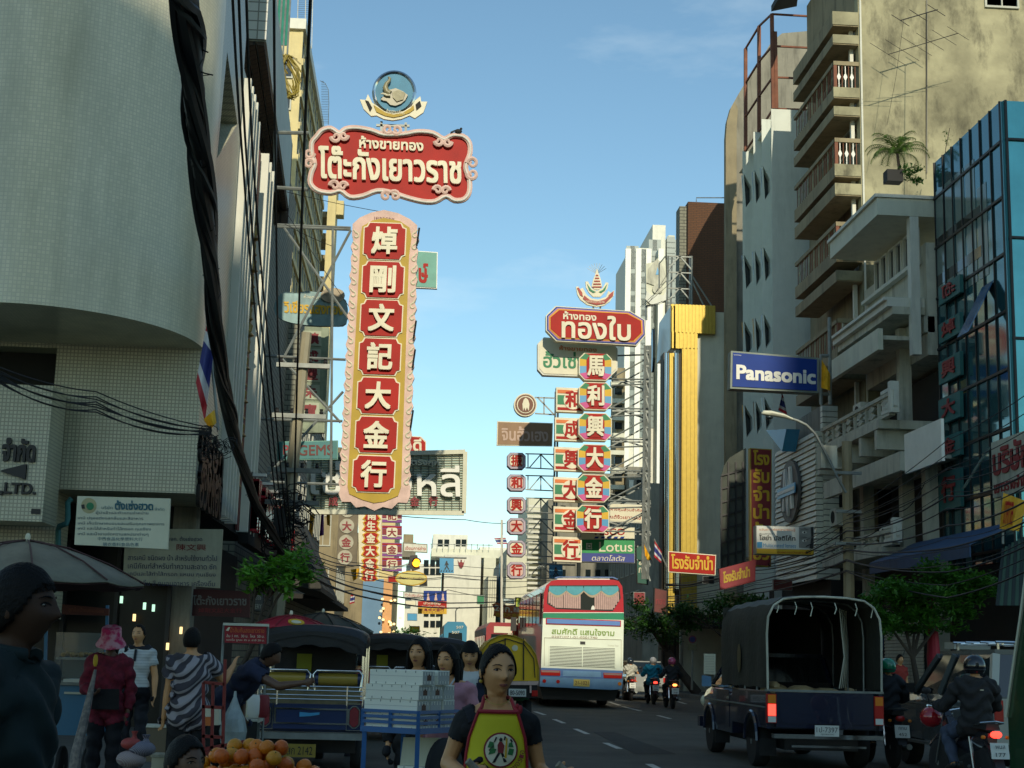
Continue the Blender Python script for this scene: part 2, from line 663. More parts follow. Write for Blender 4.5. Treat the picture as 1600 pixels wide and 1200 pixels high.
# ground
struct('ground',MB().box(-400,400,-200,900,-.4,-.02),m_ground)
XKL, XKR = -2.3, 11.2
rd = MB()
for i in range(40):
 pass
rd.box(XKL,XKR,-69,150,-.2,0)
struct('road',rd,m_asphalt)
m_patch = mat('road_repair',(.045,.045,.038),rough=.9,var=.3,scale=3,bump=.5,bscale=90)
for x0, x1, y0, y1 in ((1.2,2.1,15,18.5),(3.6,4.3,24,31),(6.2,8.8,30,31.4),(.6,1.3,24,26)):
 struct('road_patch',MB().hexa([(x0,y0,-.01),(x1,y0+.2,-.01),(x1-.1,y1,-.01),(x0+.15,y1-.3,-.01)],[(x0,y0,.004),(x1,y0+.2,.004),(x1-.1,y1,.004),(x0+.15,y1-.3,.004)]),m_patch)
mh = struct('manhole_cover',MB().lathe((4.6,19.5,-.02),[(.3,0),(.3,.028),(.27,.03)],24),m_dark)
for x0, x1, nm in ((-9,XKL,'pavement'),(XKR,14.6,'pavement')):
 pv = MB()
 if x0 < 0:
  pv.box(x0,x1-.15,-60,150,-.2,.13)
 else:
  pv.box(x0+.15,x1,-60,150,-.2,.13)
 struct(nm,pv,m_pave)
kerbme = mesh_of(MB().box(-.074,.074,-.495,.495,0,.14),m_conc2)
for xk in (XKL-.075,XKR+.075):
 kb = struct('kerb',MB().box(xk-.06,xk+.06,-60,150,-.05,.115),m_conc2)
 for i in range(60):
  inst('kerbstone',kerbme,(xk,18+i*1.0,0),kb)
dashes =[((836,1112),(851,1117)),((866,1124),(881,1130)),((899,1139),(918,1147)),((946,1161),(968,1170)),((1014,1194),(1038,1206)),((952,1097),(968,1102)),((973,1104),(1001,1111)),((1028,1118),(1047,1123)),((1058,1096),(1072,1100)),((1104,1139),(1128,1146))]
for (a,b) in dashes:
 A, B = atz(*a), atz(*b)
 d =(B-A).normalized()
 s_ = V((-d.y,d.x,0)) * .055
 m = MB()
 m.hexa([A-s_-V((0,0,.01)),A+s_-V((0,0,.01)),B+s_-V((0,0,.01)),B-s_-V((0,0,.01))],[A-s_+V((0,0,.004)),A+s_+V((0,0,.004)),B+s_+V((0,0,.004)),B-s_+V((0,0,.004))])
 struct('road_marking',m,m_line)
 # windows
def win_mesh(w,h,kind='plain',fr_axis='Y',mats_=None):
 """a window centred on the origin; fr_axis tells the side it faces: 'Y' camera, 'L' faces +X, 'R' faces -X"""
 fr ={'Y':FY((0,0,0)),'L':FL((0,0,0)),'R':FR((0,0,0))}[fr_axis]
 m = MB()
 t = min(.07,w*.12)
 m.ring(rect(w/2,h/2),rect(w/2-t,h/2-t),fr,-.06,.05)
 if kind == 'split':
  m.prism([(-t/3,-h/2+t),(t/3,-h/2+t),(t/3,h/2-t),(-t/3,h/2-t)],fr,-.04,.035)
 m.prism(rect(w/2-t,h/2-t),fr,-.05,-.03,mi=1)
 return mesh_of(m,mats_ or [m_frame,m_glass])
def win_grid(parent,fr,axis,a0,a1,b0,b1,cols,rows,wf=.6,hf=.6,kind='plain',mats_=None,d=.0,skip=()):
 cw, ch =(a1-a0) / cols,(b1-b0) / rows
 me = win_mesh(cw*wf,ch*hf,kind,axis,mats_)
 for i in range(cols):
  for j in range(rows):
   if (i,j) in skip:
    continue
   inst('window',me,fr.p(a0+(i+.5)*cw,b0+(j+.5)*ch,d),parent)
def frame_wall(parent,name,fr,a0,a1,b0,b1,mt,d=0.0,thick=.2):
 m = MB()
 m.prism([(a0,b0),(a1,b0),(a1,b1),(a0,b1)],fr,d-thick,d)
 return obj(name,m,mt,parent)
 # LEFT SIDE
XL = -3.62
YA = 24.0
YE = atx(364,390,XL).y
t = thing('office_building','grey mosaic tiled corner building with a big curved bay over the left pavement','building',(-8,26,0))
zb = at(300,771,YA).z
wl = MB()
frA = FY((0,YA,0))
outer =[(-12,zb),(XL,zb),(XL,20),(-12,20)]
wall_holes(wl,frA,outer,[[(-7.6,5.6),(-5.98,5.6),(-5.98,6.25),(-7.6,6.25)]],.5)
wl.face([(-12,YA,zb),(XL,YA,zb),(XL,YE,zb),(-12,YE,zb)])
wl.face([(-12,YA,20),(XL,YA,20),(XL,YE,20),(-12,YE,20)])
wl.face([(-12,YA,zb),(-12,YE,zb),(-12,YE,20),(-12,YA,20)])
frs = FL((XL,0,0))
w1 = atx(343,42,XL)
w2 = atx(371,194,XL)
w3 = atx(331,228,XL)
hole =[(max(w3.y,YA+.12),w3.z),(w2.y,w2.z),(max(w1.y+.15,YA+.5),w1.z)]
wall_holes(wl,frs,[(YA,zb),(YE,zb),(YE,20),(YA,20)],[hole],.8)
obj('wall',wl,m_tile,t)
obj('wedge_recess',MB().hexa([(XL-.8,a,b) for a,b in hole],[(XL-.9,a,b) for a,b in hole]),m_dark,t)
obj('dark_opening',MB().box(-7.7,-5.9,YA+.5,YA+.6,5.5,6.3),m_dark,t)
cx, rx, ry = -6.15, XL + 6.15, 2.9
zc = at(300,545,YA).z
n = 48
me = bpy.data.meshes.new('bay')
vs, fs, uvs =[],[],[]
arc = 0
prev = None
pts =[]
for i in range(n+1):
 a = PI + PI * i / n
 p = V((cx+rx*math.cos(a),YA+.02+ry*math.sin(a)))
 if prev is not None:
  arc +=(p-prev).length
 prev = p
 pts.append((p,arc))
for p, s_ in pts:
 vs +=[(p.x,p.y,zc),(p.x,p.y,20)]
for i in range(n):
 fs.append((2*i,2*i+2,2*i+3,2*i+1))
nb = len(vs)
vs +=[(p.x,p.y,zc) for p,s_ in pts]
fs.append(tuple(range(nb,nb+n+1)))
nb2 = len(vs)
vs +=[(p.x,p.y,20) for p,s_ in pts]
fs.append(tuple(range(nb2,nb2+n+1))[::-1])
o0 = ORG[t.name]
me.from_pydata([V(v)-o0 for v in vs],[],fs)
uvl = me.uv_layers.new(name='UVMap')
for poly in me.polygons:
 for li in poly.loop_indices:
  vi = me.loops[li].vertex_index
  if vi < nb:
   uvl.data[li].uv =(pts[vi//2][1],vs[vi][2])
  else:
   uvl.data[li].uv =(vs[vi][0],vs[vi][1])
for k in range(n):
 me.polygons[k].use_smooth = True
me.materials.append(m_tile_uv)
bay = bpy.data.objects.new('curved_bay',me)
C.objects.link(bay)
bay.parent = t
m = MB()
for zz, x_0, x_1 in ((at(150,175,21.3).z,15,40), ):
 P =[]
 for i in range(x_0,x_1):
  p = pts[i][0]
  q = V((p.x-cx,p.y-YA)).normalized()
  P.append((p.x+q.x*.004,p.y+q.y*.004,zz+.02*math.sin(i*.9)))
 m.tube(P,.007,4)
obj('hairline_crack',m,m_dark,bay)
zt = at(60,815,23.0).z
xr = at(75,700,23.0).x
pn = MB().box(-12,xr,23.0,23.9,zt,5.45)
pan = obj('lettered_panel',pn,m_tile,t)
frp = FY((0,23.0,0))
for s_, p0, p1 in (('จำกัด',(4,720),(57,687)),('ดี้ ◀',(-42,746),(42,726)),('CO.,LTD.',(-42,772),(57,756))):
 A, B = at(*p0,23.0), at(*p1,23.0)
 m = MB()
 put_text(m,s_,frp,A.x,B.x,A.z,B.z,.0,.05,bold=.03)
 obj('raised_lettering',m,m_black,pan)
obj('vent_grille',MB().box(at(49,800,23).x,at(63,800,23).x,22.98,23.02,at(50,803,23).z,at(50,795,23).z),m_black,pan)
obj('lower_wall',MB().box(at(-60,850,24.3).x,at(84,850,24.3).x,24.3,25.2,1.9,zb+.3),m_tile,t)
obj('downpipe',MB().tube([at(91,900,24.25),at(91,828,24.2),at(93,822,24.1),at(104,818,24),at(106,810,24),at(106,785,24),at(112,779,24)],.045,8),m_teal,t,True)
m = MB()
for s_, p0, p1 in (('บริษัท',(308,718),(345,668)),('ตั้งเซ่ง',(308,760),(345,706)),('ฮวดเฮง',(305,790),(343,745))):
 A, B = atx(*p0,XL), atx(*p1,XL)
 put_text(m,s_,FL((XL,0,0)),A.y,max(B.y,A.y+2.8),A.z,A.z+.62,0,.06,bold=.02)
obj('side_lettering',m,m_black,t)
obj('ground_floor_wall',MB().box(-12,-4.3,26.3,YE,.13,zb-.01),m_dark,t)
gf = MB()
for i in range(9):
 x = -11.5 + i * .9
 gf.box(x,x+.07,26.18,26.28,.13,3.4)
gf.box(-12,-4.3,26.18,26.28,3.3,3.42)
obj('shopfront_frame',gf,m_black,t)
obj('shopfront_glass',MB().box(-12,-4.3,26.285,26.295,.13,3.4),mat('shop_glass',(.008,.009,.008),rough=.35,var=0,spec=.25),t)
m_lamp = mat('lamp_glow',(.45,.75,.55),emit=1.2,var=0)
m_lampw = mat('warm_glow',(1.0,.70,.30),emit=1.3,var=0)
for px, py in ((190,937),(226,947),(240,950),(283,985),(290,1000),(210,965),(262,1010)):
 p = at(px,py,26.1)
 obj('strip_lamp',MB().box(p.x-.02,p.x+.02,26.05,26.12,p.z-.06,p.z+.06),m_lamp if py<960 else m_lampw,t)
pl = MB()
pl.box(-4.4,-3.9,YE-.5,YE-.02,.13,zb)
obj('pillar',pl,m_conc2,t)
t = thing('finned_building','narrow building with tall white vertical fins and gold ornaments between them on the left','building',(-5,32,0))
zf = atx(350,812,XL).z
YE2 = atx(420,390,XL).y
ZF1, ZF2 = atx(376,100,XL).z, atx(404,215,XL).z
obj('wall',MB().box(-10,XL-.05,YE+.03,YE2,zf+.2,ZF2),m_conc2,t)
obj('soffit',MB().box(-10,XL-.1,YE+.03,YE2,zf-.05,zf+.19),m_dark,t)
obj('upper_wall',MB().box(-10,XL-.06,YE+.03,atx(387,390,XL).y,ZF2+.003,ZF1+.3),m_zig,t)
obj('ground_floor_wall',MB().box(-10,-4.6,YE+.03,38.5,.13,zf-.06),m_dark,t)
finme = mesh_of(MB().box(-.1,.13,-.06,.06,zf,ZF1),m_whitewall)
finme2 = mesh_of(MB().box(-.1,.13,-.06,.06,zf,ZF2),m_whitewall)
for y in [atx(q,390,XL).y for q in (366.5,371,375.5,380,385,403,408,413)]:
 inst('fin',finme if y<28.3 else finme2,(XL,y,0),t)
goldm = MB()
for k in range(9):
 r_ = .13 if k % 2 else .09
 zz = k * .34
 goldm.lathe((0,0,0),[(.03,zz),(r_,zz+.05),(r_*.5,zz+.12),(r_*.7,zz+.26),(.03,zz+.33)],10)
gme = mesh_of(goldm,mat('old_brass',(.22,.15,.03),rough=.4,metal=.4,var=.3),smooth=True)
for y, z in [(atx(q,390,XL).y,z) for q,z in ((391,4.6),(394,7.4))]:
 inst('gold_ornament',gme,(XL+.02,y,z),t)
obj('maroon_strip',MB().box(XL-.06,XL-.02,atx(398,390,XL).y,atx(401,390,XL).y,zf,ZF2-.1),m_maroon,t)
t = thing('fascia_sign','dark shop fascia with tall glossy red letters running along the left street front','shop sign',(XL,33,4))
fz0, fz1 = 3.95, 5.0
obj('fascia_board',MB().box(XL-.1,XL+.12,31.0,41.0,fz0-.3,fz1+.15),m_dark,t)
m_gloss_red = mat('glossy_red',(.35,.02,.03),rough=.15,var=.1)
for k, ch in enumerate('ห้างทองโต๊ะกัง'):
 if ch in '้๊ั':
  continue
 m = MB()
 put_text(m,ch,FL((XL+.12,0,0)),31.2+k*.7,31.75+k*.7,fz0,fz1,.0,.14,bold=.03)
 obj('letter',m,m_gloss_red,t)
lampm = mesh_of(MB().box(-.02,.28,-.1,.1,-.03,.03),m_white)
for k in range(6):
 inst('lamp_bracket',lampm,(XL+.12,31.2+k*1.6,fz1+.1),t)
t = thing('projecting_block','high white tiled block jutting over the street with a brown slatted underside','building block',(-4,38,14))
A = at(416,65,31)
Bq = at(450,340,43.5)
A2 = at(390,77,31)
B2 = at(434,330,43.5)
zq = A.z
fp =[V((A2.x-2.5,31,zq)),V((A.x,31,zq)),V((Bq.x,43.5,zq)),V((B2.x-2.5,43.5,zq))]
m = MB()
m.hexa(fp,[p+V((0,0,2.1)) for p in fp])
o_ = obj('street_face_block',m,m_zig,t)
m = MB()
m.hexa([p+V((0,-.06,.02)) for p in (fp[0],fp[1])]+[p+V((0,-.003,.02)) for p in (fp[1],fp[0])],[p+V((0,-.06,3.6)) for p in (fp[0],fp[1])]+[p+V((0,-.003,3.6)) for p in (fp[1],fp[0])])
obj('tiled_end',m,m_tile_big,t)
m = MB()
nsl = 14
for i in range(nsl):
 f0, f1 = i / nsl,(i+.82) / nsl
 q =[fp[0].lerp(fp[1],f0),fp[0].lerp(fp[1],f1),fp[3].lerp(fp[2],f1),fp[3].lerp(fp[2],f0)]
 mm = MB().hexa([p+V((0,0.0,-.09)) for p in q],[p+V((0,0,-.005)) for p in q])
 obj('soffit_slat',mm,m_brownwood,t)
obj('brown_end_board',MB().box(Bq.x-1.6,Bq.x,43.52,43.7,zq-.5,zq+2.1),m_brownwood,t)
obj('wall',MB().box(-10,B2.x-.1,38.6,50,.13,17),m_greybrick,t)
t = thing('construction_netting','green safety netting on a scaffold high above the left roofs','netting',at(440,50,55))
p0, p1 = at(430,70,55), at(455,-20,55)
obj('net',MB().box(p0.x,p1.x,55,55.05,p0.z,p1.z+2),m_net,t)
m = MB()
for k in range(4):
 x = p0.x +(p1.x-p0.x) * k / 3
 obj('scaffold_pole',MB().bar((x,54.95,p0.z-1),(x,54.95,p1.z+2),.04,6),m_steel,t)
t = thing('dragon_ornament','tangled golden metal ornament hanging off the wall high on the left','ornament',at(455,122,50))
c = at(452,120,50)
random.seed(3)
m = MB()
for k in range(26):
 a = random.random() * 6.28
 P =[c+V((.35*math.cos(a+j*.9)*(1-j*.05)+random.uniform(-.1,.1),random.uniform(-.15,.15),.75*math.sin(a+j*.7)+random.uniform(-.1,.1))) for j in range(6)]
 m.tube(P,.03,5)
obj('curled_bars',m,mat('old_gilt',(.26,.20,.03),rough=.5,var=.4,scale=5),t)
t = thing('yellow_tower_block','tall yellow office block with a dense grid of narrow windows behind the elephant sign','building',(-8,72,0))
yc = at(470,47,66)
XD, ZD = yc.x, yc.z
obj('wall',MB().box(XD-8,XD,66,84,.1,ZD),m_ywall,t)
fy = FY((0,66,0))
fl = FL((XD,0,0))
obj('cornice',MB().box(XD-8.2,XD+.25,65.8,84.2,ZD-.01,ZD+.5),m_whitewall,t)
slab = mesh_of(MB().box(0,.2,66,84,-.16,.16),m_ywall)
nfl = 18
for k in range(nfl):
 inst('floor_band',slab,(XD,0,2+k*(ZD-2)/nfl),t)
wm = win_mesh(1.0,1.05,'plain','L')
for k in range(nfl):
 for j in range(12):
  inst('window',wm,(XD+.05,66.8+j*1.48,2.8+k*(ZD-2)/nfl),t)
fin = mesh_of(MB().box(0,.12,-.12,.12,0,ZD),m_ywall)
for j in range(13):
 inst('fin',fin,(XD,66.1+j*1.48,0),t)
for k in range(nfl-1):
 z = 3.2 + k *(ZD-2) / nfl
 inst('window',win_mesh(1.0,1.0,'split','Y') if k==0 else bpy.data.objects[t.name].children[-1].data,(XD-.75,65.96,z),t)
t = thing('yellow_stair_tower','plain yellow concrete column with open dark landings beside it, below the red cartouche sign','stair tower',(-3.4,90,0))
p0, p1 = at(505,460,88), at(526,300,88)
obj('column',MB().box(p0.x,p1.x,88,90,.1,p1.z+1),m_ywall,t)
q0 = at(489,460,88)
for k in range(7):
 z = at(495,330+k*34,88).z
 obj('landing_slab',MB().box(q0.x,p0.x-.003,88.3,91,z-.25,z+.1),m_conc_tan,t)
obj('bracket',MB().box(p1.x+.003,p1.x+.45,88.4,89.4,at(530,325,88).z-.3,at(530,325,88).z+.6),m_ywall,t)
t = thing('rooftop_wire_screen','thin wire mesh screen curving up from the yellow roof against the sky','wire screen',at(500,150,70))
for k in range(26):
 y = 127 + k * 2.6
 wd = 12 if k > 6 else 4 + k * 1.2
 obj('wire',MB().bar(at(502,y,72),at(502+wd,y,72),.012,3),m_steel,t)
obj('upright_wire',MB().tube([at(500,126,72),at(508,130,72),at(513,140,72),at(514,160,72),at(513,195,72)],.015,4),m_steel,t)
t = thing('rooftop_wire_fence','fine horizontal wire fence at the top edge of the photo above the left roofs','wire fence',at(475,30,70))
for k in range(26):
 y = -10 + k * 3.3
 obj('wire',MB().bar(at(464,y,71),at(490-k*.2,y,71),.012,3),m_steel,t)
for x in (466,478,489):
 obj('post',MB().bar(at(x,-12,71),at(x-2,76,71),.02,4),m_steel,t)
t = thing('old_shophouse','dark weathered shophouse behind the utility pole on the left','shophouse',(-6,56,0))
obj('wall',MB().box(-11,-4.3,50.1,65.7,.1,13),m_greybrick,t)
win_grid(t,FL((-4.3,0,0)),'L',50.5,65.3,3.5,12.5,8,4,.6,.65,'split')
obj('canopy',MB().box(-4.29,-2.9,50.2,65.6,3.2,3.35),m_dark,t)
m = MB()
m.hexa([(-3.6,41.2,3.3),(-3.6,50,3.3),(-3.6,50,5.4),(-3.6,41.2,5.4)],[(-2.6,41.2,3.1),(-2.6,50,3.1),(-2.6,50,3.25),(-2.6,41.2,3.25)])
a_ = obj('street_awning',m,mat('dark_awning',(.05,.05,.04),rough=.8,var=.3,streak=.4))
tag(a_,'grey sloping sheet awning over the left pavement behind the utility pole','awning')
t = thing('blue_glass_shop_building','far shop building with a blue glass front and orange edge under the stacked signs','building',(-3,95,0))
p0, p1 = at(563,1010,95), at(600,905,95)
obj('glass_front',MB().box(p0.x,p1.x,95,96,.1,p1.z),mat('pale_blue_glass',(.16,.28,.42),rough=.15,var=.2,scale=.3),t)
p2 = at(614,905,95)
obj('orange_edge',MB().box(p1.x+.003,p2.x,94.6,96,.1,p2.z),mat('orange_render',(.62,.33,.13),var=.1),t)
obj('back_wall',MB().box(p0.x-8,p0.x-.003,95.2,110,.1,9),m_conc_tan,t)
obj('street_front',MB().box(p2.x-1.2,p2.x-.003,96.01,125,.1,12),m_ywall,t)
random.seed(11)
for k in range(16):
 p = at(random.uniform(592,628),random.uniform(935,1000),94.3)
 obj('shop_lamp',MB().ball(p,.09,n=6,m=4),m_lampw,t)
t = thing('far_left_shophouse','far tan shophouse wall with maroon trim left of the blue glass front','shophouse',(-6,84,0))
obj('wall',MB().box(-12,-4.5,84.3,94.9,.1,13),m_conc_tan,t)
win_grid(t,FL((-4.5,0,0)),'L',84.6,94.6,3.8,12.6,5,3,.6,.6,'split')
win_grid(t,FY((0,84.29,0)),'Y',-9,-4.6,3.8,12.6,3,3,.6,.6,'split')
# CENTRE FAR
def px_box(name,parent,x0,y0,x1,y1,Y,depth,mt,z0=None):
 A, B = at(x0,y1,Y), at(x1,y0,Y)
 return obj(name,MB().box(A.x,B.x,Y,Y+depth,A.z if z0 is None else z0,B.z),mt,parent)
t = thing('white_government_building','white low building with an emblem on its blank wall closing the street end','building',(5,130,0))
px_box('left_wing',t,630,882,690,1010,128,12,m_whitewall,.0)
px_box('main_wall',t,690.3,868,752,1010,127,13,m_whitewall,.0)
px_box('side_wing',t,752.3,872,775,1010,127.5,12,m_palewall,.0)
px_box('upper_storey',t,676,836,731,861,133,8,m_whitewall)
px_box('roof_terrace',t,674,861.3,830,869,132.5,8,m_palewall)
px_box('right_wall',t,745,858,860,1010,140.1,8,m_whitewall,0)
for x in (688,698,716,725):
 px_box('window',t,x-4,843,x+4,853,132.9,.08,m_glass)
for x in (666,676,685):
 for y in (880,893,943,958,975):
  px_box('window',t,x-4,y-5,x+4,y+5,127.9,.08,m_glass)
m = MB()
for x in range(674,770,9):
 m.bar(at(x,858,132),at(x,850,132),.03,4)
obj('railing',m.bar(at(672,850,132),at(770,852,132),.03,4),m_steel,t)
em = MB()
frg, hw, hh = rectpx(715,874,726,887,126.9)
em.prism([(-hw,hh*.9),(-hw*.6,hh*.2),(0,hh*.5),(hw*.6,hh*.2),(hw,hh*.9),(hw*.7,-hh*.3),(hw*.3,-hh),(-hw*.3,-hh),(-hw*.7,-hh*.3)],frg,0,.08)
em.ball(frg.p(0,hh*.75,.04),hw*.22)
obj('garuda_emblem',em,m_dred,t)
t = thing('grille_front_building','narrow building with tall black window grilles beside the blank white wall','building',(7,118,0))
px_box('wall',t,760,900,776,1010,118,9,m_palewall,0)
for k in range(4):
 px_box('grille_bar',t,761+k*3.6,905,762.3+k*3.6,965,117.9,.06,m_black)
px_box('blue_wall',t,777,880,787,1010,119,9,mat('blue_render',(.03,.13,.2)),0)
t = thing('louvred_building','pale building with rows of white louvre slats behind the right neon columns','building',(12,110,0))
px_box('wall',t,788,860,870,1010,112,10,m_palewall,0)
px_box('tower_wall',t,822,780,900,862,112.5,10,m_palewall)
for k in range(22):
 y = 790 + k * 8
 px_box('louvre',t,824,y,866,y+2.6,111.6,.3,m_whitewall)
px_box('dark_wall',t,852,782,905,1010,106,6,m_conc2,0)
px_box('balconied_wall',t,905.3,740,958,1010,104,6,m_conc2,0)
px_box('tan_wall',t,958.3,575,977,1010,103,3,m_conc_tan,0)
px_box('lower_dark_wall',t,977.3,730,1016,1010,102,3,m_conc2,0)
for k in range(12):
 px_box('balcony_ledge',t,955,596+k*27,976,602+k*27,102.6,.5,m_palewall)
 px_box('window',t,960,606+k*27,972,616+k*27,102.9,.08,m_glass)
for k in range(8):
 for x in (862,876,915,930,945):
  px_box('window',t,x,790+k*25,x+8,800+k*25,103.9 if x>905 else 105.9,.08,m_glass)
for k in range(5):
 px_box('window',t,983,750+k*27,990,762+k*27,101.9,.08,m_whitewall)
 px_box('window',t,995,750+k*27,1002,762+k*27,101.9,.08,m_glass)
t = thing('low_grey_house','small grey roofed house just left of the white government building','house',(0,120,0))
px_box('wall',t,628,848,650,870,120,4,m_conc2)
px_box('gable_wall',t,630,835,646,848,122,4,m_conc_tan)
t = thing('white_high_rise','distant white high-rise tower with vertical ribs of small windows','high-rise',(30,190,0))
Yt = 185
px_box('slab_wing',t,978,388,1014,1000,Yt,14,m_whitewall,0)
px_box('core',t,1014.3,352,1040,1000,Yt+2,14,m_whitewall,0)
px_box('shoulder',t,1040.3,368,1054,1000,Yt+3,14,m_palewall,0)
px_box('right_wing',t,1054.3,378,1066,1000,Yt+4,14,m_whitewall,0)
wcol = MB().box(-.55,.55,-.12,0,0,.9)
wme = mesh_of(wcol,[mat('far_window',(.20,.25,.23),rough=.3,var=.1)])
for cx_, yt in ((985,395),(991,395),(1003,400),(1009,400),(1020,385),(1026,385),(1048,380),(1060,385)):
 for k in range(34):
  y = yt + k * 8.6
  p = at(cx_,y,Yt-.02)
  yy = Yt - .02 if cx_ < 1014 else (Yt+1.98 if cx_<1040 else (Yt+2.98 if cx_<1054 else Yt+3.98))
  p = at(cx_,y,yy)
  inst('window',wme,p,t)
for x in (981,997,1013,1032):
 p = at(x,390,Yt)
 obj('rib',MB().box(p.x-.35,p.x+.35,Yt-.5,Yt-.003 if x<1014 else Yt+1.9,0,p.z),m_white,t)
 # RIGHT SIDE
XR = 14.0
t = thing('glass_building','teal mirror glass office building with dark mullions at the right edge','building',(16,37,0))
gc = at(1564,157,35)
GX = gc.x
g0 = atx(1459,262,GX)
GZ = gc.z
GY0, GY1 = 35.0, g0.y
obj('street_glass',MB().box(GX,GX+.1,GY0+.05,GY1,4.1,GZ),m_bluegreen_glass,t)
obj('core',MB().box(GX+.12,30,GY0+.12,GY1-.05,.1,GZ-.1),m_dark,t)
obj('front_glass',MB().box(GX+.05,30,GY0,GY0+.1,4.1,GZ),m_sky_glass,t)
mul = mesh_of(MB().box(-.04,-.002,-.022,.022,4.1,GZ),m_black)
nm_ = 7
for k in range(nm_+1):
 inst('mullion',mul,(GX,GY0+.07+(GY1-GY0-.14)*k/nm_,0),t)
tr = mesh_of(MB().box(-.05,-.002,GY0+.06,GY1,-.035,.035),m_black)
for k in range(8):
 inst('transom',tr,(GX,0,4.4+k*1.48),t)
tr2 = mesh_of(MB().box(GX+.06,28,-.06,-.002,-.03,.03),m_black)
for k in range(5):
 inst('transom',tr2,(0,GY0,4.4+k*2.6),t)
mul2 = mesh_of(MB().box(-.03,.03,-.06,-.002,4.1,GZ),m_black)
for k in range(8):
 inst('mullion',mul2,(GX+.1+k*1.5,GY0,0),t)
for k in range(5):
 y0 = GY0 + 1.1 + k * .78
 obj('pale_pane',MB().box(GX-.012,GX-.004,y0+.05,y0+.7,GZ-4.3,GZ-.9-(k==0)*.9),mat('pale_glass',(.16,.22,.19),rough=.12,var=.3,scale=.8),t)
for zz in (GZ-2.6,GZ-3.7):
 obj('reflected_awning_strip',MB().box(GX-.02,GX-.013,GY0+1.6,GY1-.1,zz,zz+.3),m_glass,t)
for (pa,pb,dz,mm_,lbl) in (((1489,520),(1548,440),1.15,mat('blue_pane',(.03,.10,.22),rough=.1,var=.1),'open blue window sash'),((1500,765),(1540,700),.9,mat('pale_pane2',(.12,.17,.14),rough=.2,var=.3),'open pale window sash')):
 A = atx(pa[0],pa[1],GX-.9)
 B = atx(pb[0],pb[1],GX-.05)
 y0, y1 = B.y - .2, A.y
 zt_, zb_ = B.z, B.z - dz * 1.2
 m = MB().hexa([(GX-.04,y0,zt_),(GX-.04,y1,zt_),(GX-.75,y1,zb_),(GX-.75,y0,zb_)],[(GX-.09,y0,zt_-.03),(GX-.09,y1,zt_-.03),(GX-.8,y1,zb_-.03),(GX-.8,y0,zb_-.03)])
 obj('window_sash',m,mm_,t,label=lbl)
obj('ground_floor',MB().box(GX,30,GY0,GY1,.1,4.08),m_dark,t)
t = thing('balcony_shophouse','weathered white shophouse with carved balustrades and a planted roof canopy, beside the glass building','shophouse',(15,43,0))
SY0, SY1 = GY1 + .02, 45.9
def yz(px,py,X):
 p = atx(px,py,X)
 return p.y, p.z
m = MB()
obj('upper_wall',MB().box(XR+.3,24,SY0+.1,SY1,10.2,13.5),m_shop,t)
obj('back_wall',MB().box(XR+1.2,24,SY0+.1,SY1,.1,10.1),m_shop,t)
_, zc1 = yz(1395,318,13.0)
obj('roof_canopy',MB().box(12.9,15.5,SY0+.1,SY1-.9,zc1,zc1+.52),m_palewall,t)
obj('canopy_lip',MB().box(12.82,15.5,SY0+.05,SY1-.85,zc1+.523,zc1+.62),m_whitewall,t)
obj('canopy_post',MB().box(13.85,14.1,SY0+.1,SY0+.4,10.2,zc1-.01),m_whitewall,t)
yA, zA = yz(1440,350,XR+.25)
yB, zB = yz(1440,404,XR+.25)
wn = win_mesh(.56,zA-zB,'plain','R',[m_whitewall,m_glass])
for k in range(6):
 inst('window',wn,(XR+.24,SY0+.85+k*.66+(k//2)*.08,(zA+zB)/2),t)
obj('window_sill',MB().box(XR+.1,XR+.29,SY0+.5,SY1-.2,zB-.12,zB-.02),m_whitewall,t)
_, zc2 = yz(1362,500,13.3)
obj('cornice',MB().box(13.2,XR+.29,SY0+.3,SY1,zc2,zc2+.18),m_whitewall,t)
obj('cornice_moulding',MB().box(13.35,XR+.29,SY0+.3,SY1-.05,zc2-.22,zc2-.003),m_shop,t)
obj('cornice_cap',MB().box(13.1,XR+.29,SY0+.3,SY1+.02,zc2+.183,zc2+.27),m_whitewall,t)
_, zf1 = yz(1404,527,13.05)
obj('fascia',MB().box(13.0,13.15,SY0+.6,SY1-.1,zf1,zf1+.62),m_palewall,t)
obj('fascia_floor',MB().box(13.16,XR+1.19,SY0+.6,SY1-.1,zf1+.3,zf1+.42),m_shop,t)
obj('balcony_wall',MB().box(XR+.2,XR+.5,SY0+.1,SY1,zf1+.45,zc2-.3),m_shop,t)
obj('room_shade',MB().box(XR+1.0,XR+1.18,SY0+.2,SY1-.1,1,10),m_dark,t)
def balustrade(t,X,y0,y1,z0,z1,n_,mt,name='baluster'):
 obj('handrail',MB().box(X-.09,X+.09,y0,y1,z1-.1,z1),mt,t)
 obj('base_rail',MB().box(X-.08,X+.08,y0,y1,z0,z0+.08),mt,t)
 h = z1 - .1 -(z0+.08)
 b = MB()
 w_ =(y1-y0) / n_
 fr = FR((0,0,0))
 b.ring([(-w_/2+.01,0),(w_/2-.01,0),(w_/2-.01,h),(-w_/2+.01,h)],[(-w_/2+.05,.04),(w_/2-.05,.04),(w_/2-.05,h-.04),(-w_/2+.05,h-.04)],fr,-.04,.04)
 dw, dh = w_ * .28, h * .2
 for cz in (h*.27,h*.73):
  b.prism([(0,cz-dh),(dw,cz),(0,cz+dh),(-dw,cz)],fr,-.03,.05)
 b.bar(fr.p(0,.04),fr.p(0,h-.04),.02,4)
 bm_ = mesh_of(b,mt)
 for k in range(n_):
  inst(name,bm_,(X,y0+(k+.5)*w_,z0+.08),t)
_, zt1 = yz(1400,602,13.0)
_, zb1 = yz(1400,640,13.0)
ym = atx(1396,620,13.0).y
